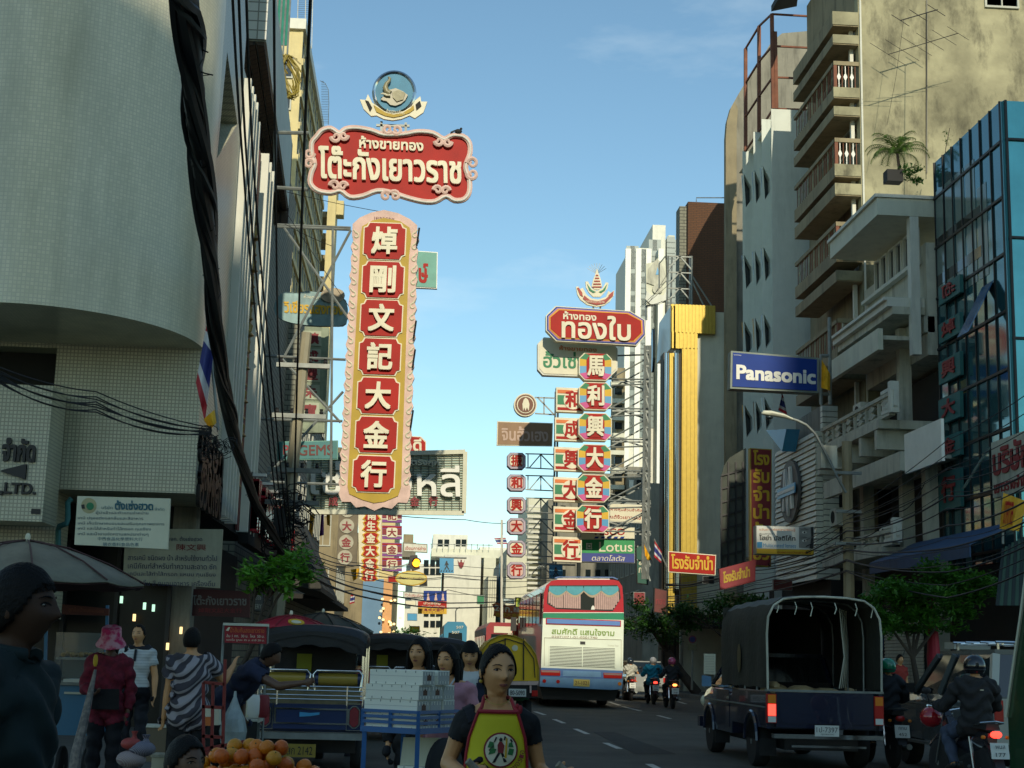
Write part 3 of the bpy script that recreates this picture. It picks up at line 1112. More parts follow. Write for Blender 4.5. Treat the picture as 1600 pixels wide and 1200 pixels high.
balustrade(t,13.0,SY0+.2,ym-.12,zb1,zt1,6,m_whitewall)
obj('balustrade_post',MB().box(12.88,13.12,ym-.11,ym+.11,zb1-.05,zt1+.15),m_whitewall,t)
balustrade(t,13.0,ym+.12,SY1+.5,zb1-.1,zt1-.12,6,m_shop)
obj('balcony_slab',MB().box(12.85,XR+1.19,SY0+.2,SY1+.6,zb1-.35,zb1-.11),m_shop,t)
brk = mesh_of(MB().box(-.12,.9,-.12,.12,-.55,0),m_shop)
for k in range(5):
 inst('bracket',brk,(13.0,SY0+.6+k*1.5,zb1-.36),t)
_, zf2 = yz(1420,730,13.0)
obj('lower_fascia',MB().box(12.95,13.1,ym-.6,SY1+.4,zf2-.02,zf2+.5),m_shop,t)
obj('lower_canopy',MB().box(13.11,XR+1.19,ym-.6,SY1+.4,zf2+.35,zf2+.45),m_shop,t)
A, B = atx(1421,741,12.9), atx(1478,681,12.9)
sgn = obj('blank_sign_board',MB().box(12.78,12.86,B.y,A.y,A.z,A.z+1.05),m_white)
tag(sgn,'blank white sign board over the lower shophouse balcony, crossed by cables','sign board')
_, zt2 = yz(1410,815,13.0)
_, zb2 = yz(1410,842,13.0)
balustrade(t,13.0,SY0+.2,ym-.12,zb2,zt2,6,m_whitewall)
balustrade(t,13.0,ym+.12,SY1+.3,zb2-.1,zt2-.12,6,m_shop)
obj('lower_balustrade_post',MB().box(12.88,13.12,ym-.11,ym+.11,zb2-.05,zt2+.15),m_whitewall,t)
obj('lower_slab',MB().box(12.85,XR+1.19,SY0+.2,SY1+.3,zb2-.35,zb2-.11),m_shop,t)
for y, z0_, z1_ in ((SY0+1.9,zb2,zb1-.4),(ym+.6,zb2,zb1-.4),(SY1-.2,zb2,zb1-.4),(SY0+1.9,zb1,zc2-.3),(SY1-.3,.13,zb2-.4),(ym,.13,zb2-.4)):
 obj('pillar',MB().box(XR,XR+.35,y-.17,y+.17,z0_,z1_),m_shop,t)
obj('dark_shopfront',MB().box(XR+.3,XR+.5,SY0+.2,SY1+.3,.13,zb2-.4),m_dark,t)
t = thing('balcony_tower','tall weathered concrete apartment block with stacked balconies and a blank stained side wall','apartment block',(20,50,0))
YB = 46.0
xw = at(1343,150,YB).x
obj('side_wall',MB().box(xw,30,YB,YB+.4,8,27),m_conc,t)
obj('body',MB().box(xw+.5,30,YB+.41,53.6,.1,27),m_dark,t)
obj('street_wall',MB().box(xw+.3,xw+.49,YB+.41,53.6,.1,27),m_conc_tan,t)
p = at(1538,12,YB)
_ = inst('window',win_mesh(1.2,1.3,'split','Y'),(p.x+.6,YB-.03,p.z+.65),t)
obj('corner_pipe',MB().bar((xw+.06,YB-.06,8),(xw+.06,YB-.06,27),.035,6),m_whitewall,t)
obj('conduit',MB().bar(at(1448,0,YB-.05),at(1448,270,YB-.05),.02,4),m_conc2,t)
Yf = 51.3
Xo = at(1303,150,YB).x
def zy(y):
 return at(1303,y,YB).z
slabs =[(18,40),(54,69),(136,153),(166,181),(256,276),(286,305),(388,408),(422,439),(541,560),(575,592)]
for a, b in slabs:
 obj('balcony_slab',MB().box(Xo,xw-.003,YB,Yf,zy(b),zy(a)),m_conc_tan,t)
 obj('slab_end',MB().box(Xo-.02,xw-.006,YB-.03,YB-.003,zy(b)+.04,zy(a)),m_conc,t)
bal = MB()
for (a,b) in ((95,136),(215,256),(346,388),(497,541)):
 z1_, z0_ = zy(a), zy(b)
 obj('handrail',MB().box(Xo,Xo+.12,YB,Yf,z1_-.14,z1_),m_conc_tan,t)
 obj('handrail_return',MB().box(Xo,xw-.01,YB-.005,YB+.1,z1_-.141,z1_+.001),m_conc_tan,t)
 h = z1_ - z0_ - .14
 b_ = MB()
 b_.bar((0,0,0),(0,0,h),.012,4)
 bm_ = mesh_of(b_,m_rust)
 d_ = MB()
 d_.bar((0,0,0),(0,0,h),.014,4)
 d_.hexa([(-.012,0,h*.3),(-.012,.07,h*.5),(-.012,0,h*.7),(-.012,-.07,h*.5)],[(.012,0,h*.3),(.012,.07,h*.5),(.012,0,h*.7),(.012,-.07,h*.5)])
 dm_ = mesh_of(d_,m_conc)
 e_ = MB()
 e_.bar((0,0,0),(0,0,h),.014,4)
 e_.hexa([(0,-.012,h*.3),(.07,-.012,h*.5),(0,-.012,h*.7),(-.07,-.012,h*.5)],[(0,.012,h*.3),(.07,.012,h*.5),(0,.012,h*.7),(-.07,.012,h*.5)])
 em_ = mesh_of(e_,m_white)
 for k in range(24):
  inst('baluster',dm_ if k%3==1 else bm_,(Xo+.05,YB+.15+k*(Yf-YB-.2)/24,z0_),t)
 for k in range(7):
  inst('end_baluster',em_ if k%2 else mesh_of(MB().bar((0,0,0),(0,0,h),.012,4),m_rust),(Xo+.08+k*(xw-Xo-.15)/6.5,YB+.05,z0_),t)
 inst('corner_post',mesh_of(MB().box(-.05,.06,-.05,.06,0,h),m_rust),(Xo+.06,YB+.06,z0_),t)
for a, b in ((40,54),(69,95),(153,166),(181,215),(276,286),(305,346),(439,497),(592,640)):
 obj('door_frame',MB().box(xw-.2,xw-.08,YB+.35,YB+.5,zy(b),zy(a)),m_whitewall,t)
for a in (110,235,370,520):
 for k in range(3):
  inst('window',win_mesh(1.1,1.5,'split','R'),(xw+.28,YB+1.2+k*1.6,zy(a)),t)
obj('roof_eave',MB().hexa([at(1205,18,56),at(1232,-30,52),at(1250,-30,52),at(1245,10,56)],[p+V((0,0,.25)) for p in (at(1205,18,56),at(1232,-30,52),at(1250,-30,52),at(1245,10,56))]),m_dark,t)
t = thing('sawtooth_building','pale grey building with folded bays and slanting dark windows','building',(15,58,0))
ZB =[(1205,1300,54.0,170,13.1),(1190,1205.5,56.0,186,13.2),(1177,1190.5,58.5,206,13.5),(1160,1177.5,61.0,236,13.7)]
rows =[(259,312),(385,440),(490,545),(620,672)]
for i,(x0,x1,Y,yt,_) in enumerate(ZB):
 A, B = at(x0,yt,Y), at(x1,yt,Y)
 z1 = A.z
 m = MB()
 fr = FY((0,Y,0))
 holes =[]
 if i > 0:
  w_ = B.x - A.x
  for (ra,rb) in rows:
   zt_, zb_ = at(x0,ra+(i-1)*6,Y).z, at(x0,rb+(i-1)*6,Y).z
   h_ = zt_ - zb_
   holes.append([(A.x+w_*.3,zb_),(A.x+w_*.8,zb_+h_*.25),(A.x+w_*.78,zb_+h_*.62),(A.x+w_*.12,zt_)])
 wall_holes(m,fr,[(A.x,.1),(B.x,.1),(B.x,z1),(A.x,z1)],holes,.35)
 if i < 3:
  nx, ny = at(ZB[i+1][1],300,ZB[i+1][2]).x, ZB[i+1][2]
  m.face([(A.x,Y,.1),(nx,ny,.1),(nx,ny,z1),(A.x,Y,z1)])
 else:
  m.face([(A.x,Y,.1),(A.x+.6,Y+2.5,.1),(A.x+.6,Y+2.5,z1),(A.x,Y,z1)])
 m.face([(A.x,Y,z1),(A.x+.7,Y+3,z1),(B.x,Y+3,z1),(B.x,Y,z1)])
 b_ = obj('folded_bay',m,m_zig,t)
 if i:
  for h in holes:
   cx_ = sum(p[0] for p in h) / 4
   cz_ = sum(p[1] for p in h) / 4
   big =[(cx_+(a-cx_)*1.1,cz_+(b-cz_)*1.05) for a,b in h]
   obj('slanting_window',MB().prism(big,fr,-.4,-.34),m_glass,t)
t = thing('rooftop_cage','tall rusty mesh cage on the roof of the sawtooth building','cage',at(1220,200,58))
pts_c ={'a0':at(1165,236,60),'a1':at(1165,76,60),'b0':at(1186,205,58.5),'b1':at(1186,41,58.5),'c0':at(1208,170,56),'c1':at(1206,22,56),'d0':at(1213,170,56),'d1':at(1211,50,56),'e1':at(1272,26,56),'e0':at(1272,172,56)}
for k in 'abcde':
 obj('post',MB().bar(pts_c[k+'0'],pts_c[k+'1'],.07,4),m_rust,t)
for a, b in (('a','b'),('b','c'),('c','e')):
 for f in (0,.33,.66,1):
  obj('rail',MB().bar(pts_c[a+'0'].lerp(pts_c[a+'1'],f),pts_c[b+'0'].lerp(pts_c[b+'1'],f),.035,4),m_rust,t)
t = thing('curved_roof_building','stained tan concrete building with a rounded roof edge against the sky','building',(17,66,0))
prof =[(1134,1000),(1134,215),(1136,190),(1142,168),(1152,150),(1164,130),(1185,100),(1205,66),(1222,52),(1290,46),(1290,1000)]
P3 =[at(x,y,66) for x,y in prof]
P3[0].z = P3[-1].z = 0.1
obj('wall',MB().hexa(P3,[p+V((.6,3,0)) for p in P3]),m_conc2,t)
P4 =[at(x,y,65.6) for x,y in [(1134,1000),(1134,215),(1136,190),(1142,168),(1148,158),(1153,170),(1151,200),(1151,1000)]]
P4[0].z = P4[-1].z = .1
obj('rounded_fin',MB().hexa(P4,[p+V((0,.39,0)) for p in P4]),m_conc_tan,t)
t = thing('brown_brick_building','plain dark brown brick gable wall rising above the gold building','building',(16,76,0))
A, B = at(1075,315,76), at(1136,1000,76)
obj('gable_wall',MB().box(A.x,B.x+1,76,77.6,.1,A.z),m_brick,t)
A2_ = at(1062,322,76.4)
obj('grey_corner',MB().box(A2_.x,A.x-.003,76.4,77.5,.1,A2_.z),m_greybrick,t)
obj('roof_rail',MB().tube([at(1088,315,76),at(1088,309,76),at(1134,309,76),at(1134,315,76)],.03,4),m_steel,t)
t = thing('gold_shop_building','narrow shop building clad in ribbed gold metal with a white side wall','building',(13,67,0))
YG = 66.0
A = at(1090,500,YG+.3)
B = at(1134,1000,YG+.3)
obj('white_side_wall',MB().box(A.x-.6,at(1134,600,YG+.3).x,YG+.3,YG+1.5,.1,at(1100,487,YG+.3).z),m_palewall,t)
def ribbed(x0,x1,y0,y1,Y,name,pitch=.16):
 """gold cladding with real vertical ribs; each rib a part"""
 P, Q = at(x0,y1,Y), at(x1,y0,Y)
 obj(name,MB().box(P.x,Q.x,Y,Y+.28,P.z,Q.z),m_gold,t)
 nn = max(1,int((Q.x-P.x)/pitch))
 rb = mesh_of(MB().box(-.045,.045,-.05,-.003,0,Q.z-P.z),m_gold)
 for k in range(nn):
  inst('gold_rib',rb,(P.x+(k+.5)*(Q.x-P.x)/nn,Y,P.z),t)
ribbed(1048,1118,478,519,YG,'gold_top_band')
ribbed(1048,1090,519.3,544,YG,'gold_corner')
ribbed(1064,1090,544.3,958,YG,'gold_pilaster')
sb = MB()
a_ =[at(1048,478,YG),at(1030,505,YG+5),at(1026,568,YG+5),at(1048,544,YG)]
sb.hexa(a_,[p+V((.3,0,0)) for p in a_])
obj('polished_box',sb,mat('polished_gold',(.34,.24,.12),rough=.3,metal=.5,var=.2),t)
obj('dark_arch',MB().prism(oval(.28,1.1,16),FR(at(1027,548,YG+4.5)+V((-.25,0,0))),-.1,.02),m_glass,t)
for x in (1042,1057):
 P, Q = at(x,920,YG-.2), at(x,552,YG-.2)
 obj('chrome_column',MB().tube([P,Q],.11,10),m_chrome,t,True)
P, Q = at(1034,958,YG+.3), at(1063.5,552,YG+.3)
obj('brown_recess',MB().box(P.x,Q.x,YG+.3,YG+1.2,.1,Q.z),m_brownwood,t)
ribbed(1044,1056,552,958,YG+.1,'gold_inner_strip')
obj('dark_canopy',MB().box(at(1040,985,65).x,14.2,62.5,66.2,at(1060,962,65).z-.5,at(1060,962,65).z),m_dark,t)
t = thing('shaded_street_front','row of shaded shop fronts with small balconies beyond the gold building','shop row',(15,90,0))
obj('wall',MB().box(13.6,22,88.2,105.9,.1,12),m_conc2,t)
win_grid(t,FR((13.6,0,0)),'R',-105,-89,3.5,11.5,7,3,.6,.6,'split')
t = thing('dark_glass_bay','dark gridded glass bay with a rounded top beside the tall red pawn sign','glass bay',at(1145,900,58))
pr =[(1127,900),(1127,745),(1131,728),(1140,715),(1165,700),(1165,900)]
P5 =[at(x,y,58) for x,y in pr]
obj('glass',MB().hexa(P5,[p+V((.1,.3,0)) for p in P5]),mat('smoky_glass',(.07,.08,.065),rough=.2,var=.3),t)
for x in (1127,1138,1150,1161):
 obj('mullion',MB().bar(at(x,900,57.95),at(x,745 if x<1130 else 722,57.95),.035,4),m_black,t)
for k in range(8):
 y = 735 + k * 21
 obj('transom',MB().bar(at(1127,y+8,57.95),at(1165,y-2,57.95),.03,4),m_black,t)
t = thing('siding_clad_front','shop front clad in white horizontal siding with a round emblem','shop front',(13.5,50,0))
SX = 13.0
yn, zt_ = yz(1272,672,SX)
yfar, _ = yz(1210,700,SX)
z0_ = 4.2
Pn = at(1272,672,yn)
nb_ = 26
for k in range(nb_):
 z0k = z0_ + k *(Pn.z-z0_) / nb_
 z1k = z0_ +(k+.86) *(Pn.z-z0_) / nb_
 inst('siding_plank',mesh_of(MB().hexa([(0,0,z0k),(.28,0,z0k),(.28,yfar-yn,z0k),(0,yfar-yn,z0k)],[(.05,0,z1k),(.28,0,z1k),(.28,yfar-yn,z1k),(.05,yfar-yn,z1k)]),m_siding),(SX,yn,0),t)
obj('backing',MB().box(SX+.1,SX+1,yn+.06,yfar,z0_,Pn.z-.02),m_dark,t)
Pq = at(1272,632,yn)
P2_ = at(1309,632,yn)
for k in range(30):
 z0k = z0_ + k *(Pq.z-z0_) / 30
 z1k = z0k + .86 *(Pq.z-z0_) / 30
 inst('siding_plank',mesh_of(MB().box(SX+.29,P2_.x,-.0,.25,z0k,z1k),m_siding),(0,yn+.02,0),t)
obj('backing_front',MB().box(SX+.3,P2_.x-.02,yn+.1,yn+3.5,z0_,Pq.z),m_conc2,t)
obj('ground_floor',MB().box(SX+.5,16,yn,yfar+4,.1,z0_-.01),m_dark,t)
ec = atx(1238,768,SX)
fre = FR((SX,ec.y,ec.z))
R_ =(atx(1238,720,SX).z-atx(1238,818,SX).z) / 2
em = obj('round_emblem',MB().prism(oval(R_*1.15,R_,32),fre,.01,.12),mat('emblem_grey',(.09,.09,.085)),t)
k_ = R_
mb_ = MB()
for pts2 in ([(-.62,-.6),(-.42,-.6),(-.30,.75),(-.40,.75)],[(.62,-.6),(.42,-.6),(.30,.75),(.40,.75)],[(-.32,.75),(-.22,.75),(.05,-.8),(-.05,-.8)],[(.32,.75),(.22,.75),(-.05,-.8),(.05,-.8)]):
 mb_.prism(sc2(pts2,k_),fre,.12,.2)
obj('letter_m',mb_,m_white,em)
obj('blue_band',MB().prism(sc2([(-1.12,-.16),(1.12,-.16),(1.12,.16),(-1.12,.16)],k_),fre,.2,.24),m_sky,em)
obj('pale_band',MB().prism(sc2([(-1.12,-.05),(1.12,-.05),(1.12,.05),(-1.12,.05)],k_),fre,.24,.26),m_white,em)
A, B, D_ = atx(1218,673,SX), atx(1251,671,SX), atx(1244,706,SX)
obj('blue_triangle',MB().hexa([(SX-.02,p.y,p.z) for p in (A,B,D_)],[(SX-.5,p.y,p.z) for p in (A,B,D_)]),m_sky,t)
random.seed(21)
def shade_block(x0,x1,y0,y1,H,lbl,mt):  # unseen blocks added behind the camera to shade the street; pale walls bounce light
 t = thing('rear_shade_block',lbl,'building',((x0+x1)/2,y1,0))
 obj('wall',MB().box(x0,x1,y0,y1,0,H),mt,t)
 fr = Frame((0,y1,0),(-1,0,0),(0,0,1))
 me = mesh_of(MB().box(-.7,.7,-.05,.05,-.8,.8),m_glass)
 nx, nz_ = int((x1-x0)/2.6), int(H/3.4)
 for i in range(nx):
  for j in range(nz_):
   inst('window',me,(x0+(i+.5)*(x1-x0)/nx,y1+.02,1.8+j*3.3),t)
shade_block(-22,5.5,-84,-70,56.3,'beige shade block added across the street behind the viewer, out of view',m_whitewall)
shade_block(5.6,11.0,-83,-70,57.2,'white shade block with a lower roof, added out of view behind the viewer',m_whitewall)
shade_block(11.1,15.0,-86,-70,60.3,'slim tan shade block added between two others behind the viewer, out of view',m_palewall)
shade_block(15.2,46,-86,-70,69,'taller grey shade block added across the street behind the viewer, out of view',m_whitewall)
# SIGNS
def pxpoly(mb,pts,Y,d=0.0,thick=.1,mi=0):
 """an outline given on the plane y = Y, front face at Y - d, going back by thick"""
 P =[at(x,y,Y) for x,y in pts]
 a =[p+V((0,-d+thick,0)) for p in P]
 b =[p+V((0,-d,0)) for p in P]
 return mb.hexa(a,b,mi)
def ppart(name,pts,Y,d,thick,mt,parent,label=None):
 return obj(name,pxpoly(MB(),pts,Y,d,thick),mt,parent,label=label)
def ptext(s,quad,Y,d,mt,parent,name='lettering',bold=.02,thick=0.0,shear=0.0,**k):
 """text filling the quad (tl, tr, br, bl)"""
 tl, tr, br, bl =[at(x,y,Y) for x,y in quad]
 u, v = br - bl, tl - bl
 fr = Frame(bl,u,v)
 m = MB()
 put_text(m,s,fr,0,u.length,0,v.length,d,thick,bold,shear=shear,**k)
 if not m.v:
  return None
 return obj(name,m,mt,parent)
def q4(x0,y0,x1,y1,sl=.03,ln=0.0):
 """pixel rectangle whose right side drops by the slope sl and whose top leans right by ln"""
 dy =(x1-x0) * sl
 dx =(y1-y0) * ln
 return [(x0+dx,y0),(x1+dx,y0+dy),(x1,y1+dy),(x0,y1)]
def inset(q,k):
 cx = sum(p[0] for p in q) / len(q)
 cy = sum(p[1] for p in q) / len(q)
 out_ =[]
 for x, y in q:
  dx, dy = x - cx, y - cy
  out_.append((x-math.copysign(min(k,abs(dx)),dx),y-math.copysign(min(k,abs(dy)),dy)))
 return out_
def octq(x0,y0,x1,y1,c,sl=.03):
 pts =[(x0+c,y0),(x1-c,y0),(x1,y0+c),(x1,y1-c),(x1-c,y1),(x0+c,y1),(x0,y1-c),(x0,y0+c)]
 return [(x,y+(x-x0)*sl) for x,y in pts]
def sign_thing(label,quad,Y,group=None,cat='sign',name='hanging_sign'):
 cx = sum(p[0] for p in quad) / len(quad)
 by = max(p[1] for p in quad)
 return thing(name,label,cat,at(cx,by,Y),group=group)
def steel(t,pts,Y,r=.03,name='support_bar',mt=None):
 """each pair of pixel points becomes one steel bar"""
 for (a,b) in pts:
  obj(name,MB().bar(at(a[0],a[1],Y),at(b[0],b[1],Y),r,6 if r>.03 else 4),mt or m_steel,t)
def simple_sign(label,quad,Y,face,frame_m,texts,thick=.16,border=1.4,name='hanging_sign',cat='sign',group=None):
 """a framed board; texts = (string, quad, material, bold[, shear])"""
 t = sign_thing(label,quad,Y,group,cat,name)
 ppart('frame',quad,Y,0,thick,frame_m,t)
 ppart('face',inset(quad,border),Y,.02,.018,face,t)
 for tx in texts:
  ptext(tx[0],tx[1],Y,.03,tx[2],t,bold=tx[3] if len(tx)>3 else .02,shear=tx[4] if len(tx)>4 else 0,thick=.0)
 return t
 # the elephant medallion
YS = 36.0
t = thing('elephant_medallion_sign','round elephant head medallion sign with a ribbon on top of the tall sign stack','sign',at(615,195,YS))
def circ(cx,cy,r,n=32,ky=1.0):
 return [(cx+r*math.cos(2*PI*k/n),cy+r*ky*math.sin(2*PI*k/n)) for k in range(n)]
ppart('medallion_back',circ(616,145,34,ky=1.02),YS,0,.2,m_cream,t)
m = MB()
m.tube([at(x,y,YS-.02) for x,y in circ(616,145,32,40)+[circ(616,145,32,40)[0]]],.05,6)
obj('chrome_rim',m,m_chrome,t,True)
ppart('blue_disc',circ(616,145,30.5),YS,.03,.028,mat('medallion_blue',(.05,.22,.34),var=.25,scale=1.5),t)
z3 = lambda L_:[(400+x/3,80+y/3) for x,y in L_]
m_eleph = mat('elephant_olive',(.23,.21,.11),var=.35,scale=5,rough=.4)
ppart('elephant_head',z3([(585,232),(600,215),(612,200),(625,188),(655,180),(690,195),(712,212),(700,235),(680,252),(655,262),(630,258),(612,240),(598,238)]),YS,.1,.065,m_eleph,t)
ppart('ear',z3([(640,200),(670,190),(700,205),(690,235),(660,245),(642,225)]),YS,.14,.038,mat('elephant_light',(.36,.33,.2),var=.3,scale=6),t)
m = MB()
m.tube([at(x,y,YS-.12) for x,y in z3([(628,200),(612,190),(606,170),(612,152),(624,140),(628,128),(620,122)])],[.09,.085,.07,.055,.045,.035,.03],8)
obj('trunk',m,m_eleph,t,True)
m = MB()
m.tube([at(x,y,YS-.16) for x,y in z3([(630,205),(612,205),(595,198),(585,200)])],[.035,.03,.022,.01],6)
obj('tusk',m,m_cream,t,True)
rib = z3([(487,230),(515,232),(525,205),(545,245),(570,262),(600,285),(640,297),(690,285),(730,262),(745,235),(770,215),(775,240),(803,240),(785,290),(745,318),(720,305),(680,322),(640,328),(600,322),(565,305),(540,308),(505,275)])
ppart('ribbon',rib,YS,.06,.08,m_cream,t)
cxr = sum(p[0] for p in rib) / len(rib)
ppart('ribbon_band',z3([(552,258),(575,272),(605,292),(645,303),(690,293),(725,272),(738,258),(742,278),(720,294),(685,308),(645,316),(605,308),(565,290)]),YS,.09,.028,m_mustard,t)
ppart('ribbon_fold',z3([(512,235),(528,240),(545,270),(535,288)]),YS,.09,.028,m_dark,t)
ppart('ribbon_fold',z3([(748,255),(768,238),(775,262),(752,282)]),YS,.09,.028,m_dark,t)
ptext('ช้างสามเศียร',[(604,172),(632,174),(632,181),(604,179)],YS,.1,m_cream,t,bold=0)
steel(t,[((596,207),(596,190)),((634,209),(634,192)),((588,196),(640,197))],YS+.12,.03)
# red cartouche
t = thing('red_cartouche_sign','wide red scalloped sign with pink scroll border and large white lettering under the elephant medallion','sign',at(610,312,YS))
oc = z3([(285,400),(310,372),(350,362),(390,385),(420,365),(470,360),(540,372),(600,392),(690,390),(760,378),(830,385),(880,412),(920,395),(970,400),(1000,430),(1003,480),(985,530),(985,560),(1000,600),(1000,660),(975,695),(930,700),(890,680),(840,705),(780,705),(700,685),(640,665),(570,655),(500,680),(440,685),(395,655),(350,665),(290,655),(255,620),(260,570),(275,530),(262,480),(262,430)])
def smooth_loop(P,n=3):
 out_ =[]
 N_ = len(P)
 for i in range(N_):
  p0, p1, p2, p3 = P[i-1], P[i], P[(i+1)%N_], P[(i+2)%N_]
  for k in range(n):
   s = k / n
   out_.append(tuple(.5*(2*p1[j]+(p2[j]-p0[j])*s+(2*p0[j]-5*p1[j]+4*p2[j]-p3[j])*s*s+(3*p1[j]-p0[j]-3*p2[j]+p3[j])*s**3) for j in (0,1)))
 return out_
ocs = smooth_loop(oc)
ppart('red_panel',ocs,YS,0,.16,m_red,t)
m = MB()
m.tube([at(x,y,YS-.03) for x,y in ocs+[ocs[0]]],.075,6)
obj('pink_border',m,m_pink,t,True)
m = MB()
m.tube([at(x,y,YS-.1) for x,y in ocs+[ocs[0]]],.022,5)
obj('white_neon_line',m,m_white,t,True)
def curl(cx,cy,r,a0,turns,Y=YS-.08,rad=.06,parent=None,mt=None):
 n_ = int(12*abs(turns))
 P =[]
 for k in range(n_+1):
  a = a0 + 2 * PI * turns * k / n_
  rr = r *(1-.75*k/n_)
  P.append(at(cx+rr*math.cos(a),cy+rr*math.sin(a),Y))
 return obj('scroll_curl',MB().tube(P,[rad*(1-.5*k/n_) for k in range(n_+1)],6),mt or m_pink,parent,True)
for cx_, cy_, r_, a_, tr_ in ((483,240,8,0,1.2),(483,256,8,0,-1.2),(738,255,9,PI,1.2),(738,272,9,PI,-1.2),(606,202,8,.5,1.2),(620,203,8,2.6,-1.2),(603,306,8,-.5,-1.2),(617,306,8,-2.6,1.2),(525,214,8,PI,-1.1),(537,212,7,0,1.1),(686,221,7,PI,-1.1),(699,222,7,0,1.1),(523,290,8,PI,1.1),(536,291,7,0,-1.1),(684,297,7,PI,1.1),(696,298,7,0,-1.1)):
 curl(cx_,cy_,r_,a_,tr_,parent=t)
ptext('ห้างขายทอง',[(562,214),(661,222),(661,237),(562,232)],YS,.02,m_cream,t,bold=.03,thick=.05)
ptext('โต๊ะกังเยาวราช',[(499,230),(722,244),(720,288),(499,279)],YS,.02,m_cream,t,bold=.025,thick=.08)
bird = MB()
c_ = at(716,208,YS-.1)
bird.ball(c_+V((0,0,.05)),.10,.06,.06,8,6)
bird.ball(c_+V((.07,0,.12)),.035,n=6,m=4)
bird.hexa([c_+V(p) for p in ((-.08,-.02,.05),(-.2,-.02,-.01),(-.2,.02,-.01),(-.08,.02,.05))],[c_+V(p) for p in ((-.08,-.02,.08),(-.2,-.02,.02),(-.2,.02,.02),(-.08,.02,.08))])
tag(obj('pigeon',bird,m_dark,None,True),'small dark pigeon perched on the top right edge of the red cartouche sign','bird')
# tall vertical sign
t = thing('tall_gold_shop_sign','very tall vertical pink-bordered sign with seven red panels of white Chinese characters','sign',at(585,797,YS))
LX = lambda y:552 -(y-345) * .053
RX = lambda y:654 -(y-345) * .034
ol =[(600,328),(622,333),(640,342),(652,352)]
ol +=[(RX(y)+2*math.sin(y*.29),y) for y in range(365,770,9)]
ol +=[(641,775),(636,786),(622,785),(612,795),(598,792),(585,798),(570,791),(556,793),(548,784),(534,784),(529,772)]
ol +=[(LX(y)+2*math.sin(y*.29),y) for y in range(763,360,-9)]
ol +=[(551,350),(562,340),(580,332)]
ppart('pink_board',ol,YS,0,.22,m_pink,t)
mu =[(600,341),(625,346),(640,356),(643,372)] +[(RX(y)-13,y) for y in (400,500,600,700,760)] +[(622,775),(600,784),(584,786),(566,781),(546,772)] +[(LX(y)+13,y) for y in (760,700,600,500,400)] +[(563,372),(566,354),(582,345)]
ppart('mustard_field',mu,YS,.03,.028,m_mustard,t)
mid =[(601,378),(598.5,438),(596,498),(593.5,558),(591,619),(588,680),(584,741)]
for (cx_,cy_), ch in zip(mid,'焯剛文記大金行'):
 w_, h_ = 33.5, 29.3
 c_ = 8
 def pan(k):
  w2, h2, c2 = w_ - k, h_ - k, c_
  P =[(-w2+c2,-h2),(w2-c2,-h2),(w2-c2*.6,-h2+c2*.8),(w2,-h2+c2),(w2,h2-c2),(w2-c2*.6,h2-c2*.8),(w2-c2,h2),(-w2+c2,h2),(-w2+c2*.6,h2-c2*.8),(-w2,h2-c2),(-w2,-h2+c2),(-w2+c2*.6,-h2+c2*.8)]
  return [(cx_+a-b*.045,cy_+b+a*.035) for a,b in P]
 pp = ppart('white_edging',pan(0),YS,.06,.028,m_cream,t)
 ppart('red_panel',pan(1.7),YS,.09,.028,m_red,pp)
 ptext(ch,[(cx_-18,cy_-20),(cx_+20,cy_-19),(cx_+18,cy_+21),(cx_-20,cy_+20)],YS,.1,m_cream,pp,name='character',bold=.028,thick=.09)
for side in (0,1):
 for k in range(22):
  y = 368 + k * 18.4
  x =(LX(y)+5.5) if side == 0 else (RX(y)-4.5)
  sgn_ = 1 if side == 0 else - 1
  n_ = 10
  P =[]
  for q in range(n_+1):
   a = -PI / 2 + sgn_ * 1.35 * PI * q / n_
   rr = 4.6 *(1-.5*q/n_)
   P.append(at(x+rr*math.cos(a),y+rr*math.sin(a),YS-.01))
  P.insert(0,at(x-sgn_*3.5,y-9,YS-.01))
  obj('scroll_curl',MB().tube(P,.022,4),m_cream,t)
ptext('เยาวราช',[(585,339),(616,341),(616,347),(585,345)],YS,.03,m_maroon,t,bold=0)
steel(t,[((432,351),(548,356)),((430,354),(548,359)),((412,556),(540,562)),((408,655),(535,658)),((398,752),(530,757)),((444,356),(545,498)),((445,556),(548,360)),((412,750),(536,612)),((440,560),(532,660)),((520,355),(517,760))],YS+.3,.035)
steel(t,[((430,207),(482,208)),((430,293),(482,296)),((430,205),(430,300))],YS+.3,.05)
for y in (370,515,560,655):
 obj('insulator',MB().bar(at(656-(y-345)*.034,y-14,YS-.1),at(652-(y-345)*.034,y+14,YS-.1),.025,5),m_black,t)
 # signs behind and beside it
t = simple_sign('teal square sign with a red letter peeking out right of the tall sign',[(640,391),(684,394),(683,451),(640,449)],45,mat('sign_teal',(.14,.36,.28),var=.15),m_white,[('ษ์',[(655,412),(668,413),(668,442),(655,441)],m_red,.03)])
t = thing('oval_blue_sign','faded light blue oval sign with yellow lettering, half behind the tall sign','sign',at(485,508,42))
ov =[(430,490),(429,475),(436,462),(447,456),(462,458),(478,455),(500,457),(520,460),(541,470),(541,505),(520,509),(495,509),(465,506),(442,500)]
ppart('board',smooth_loop(ov),42,0,.15,mat('faded_blue',(.27,.42,.42),var=.35,scale=1.5,streak=.4),t)
ptext('วิเชียรแสงทอง',[(444,470),(536,476),(536,492),(444,488)],42,.02,m_yellow,t,bold=.03)
ptext('ห้างทอง',[(475,460),(500,462),(500,468),(475,466)],42,.02,m_cream,t,bold=.0)
ppart('floral_crest',circ(520,462,19,20,.62),42,.05,.045,mat('faded_crest',(.4,.33,.22),var=.5,scale=5),t)
t = thing('green_character_sign','weathered pale green vertical sign with dark red characters beside the yellow building','sign',at(490,680,44))
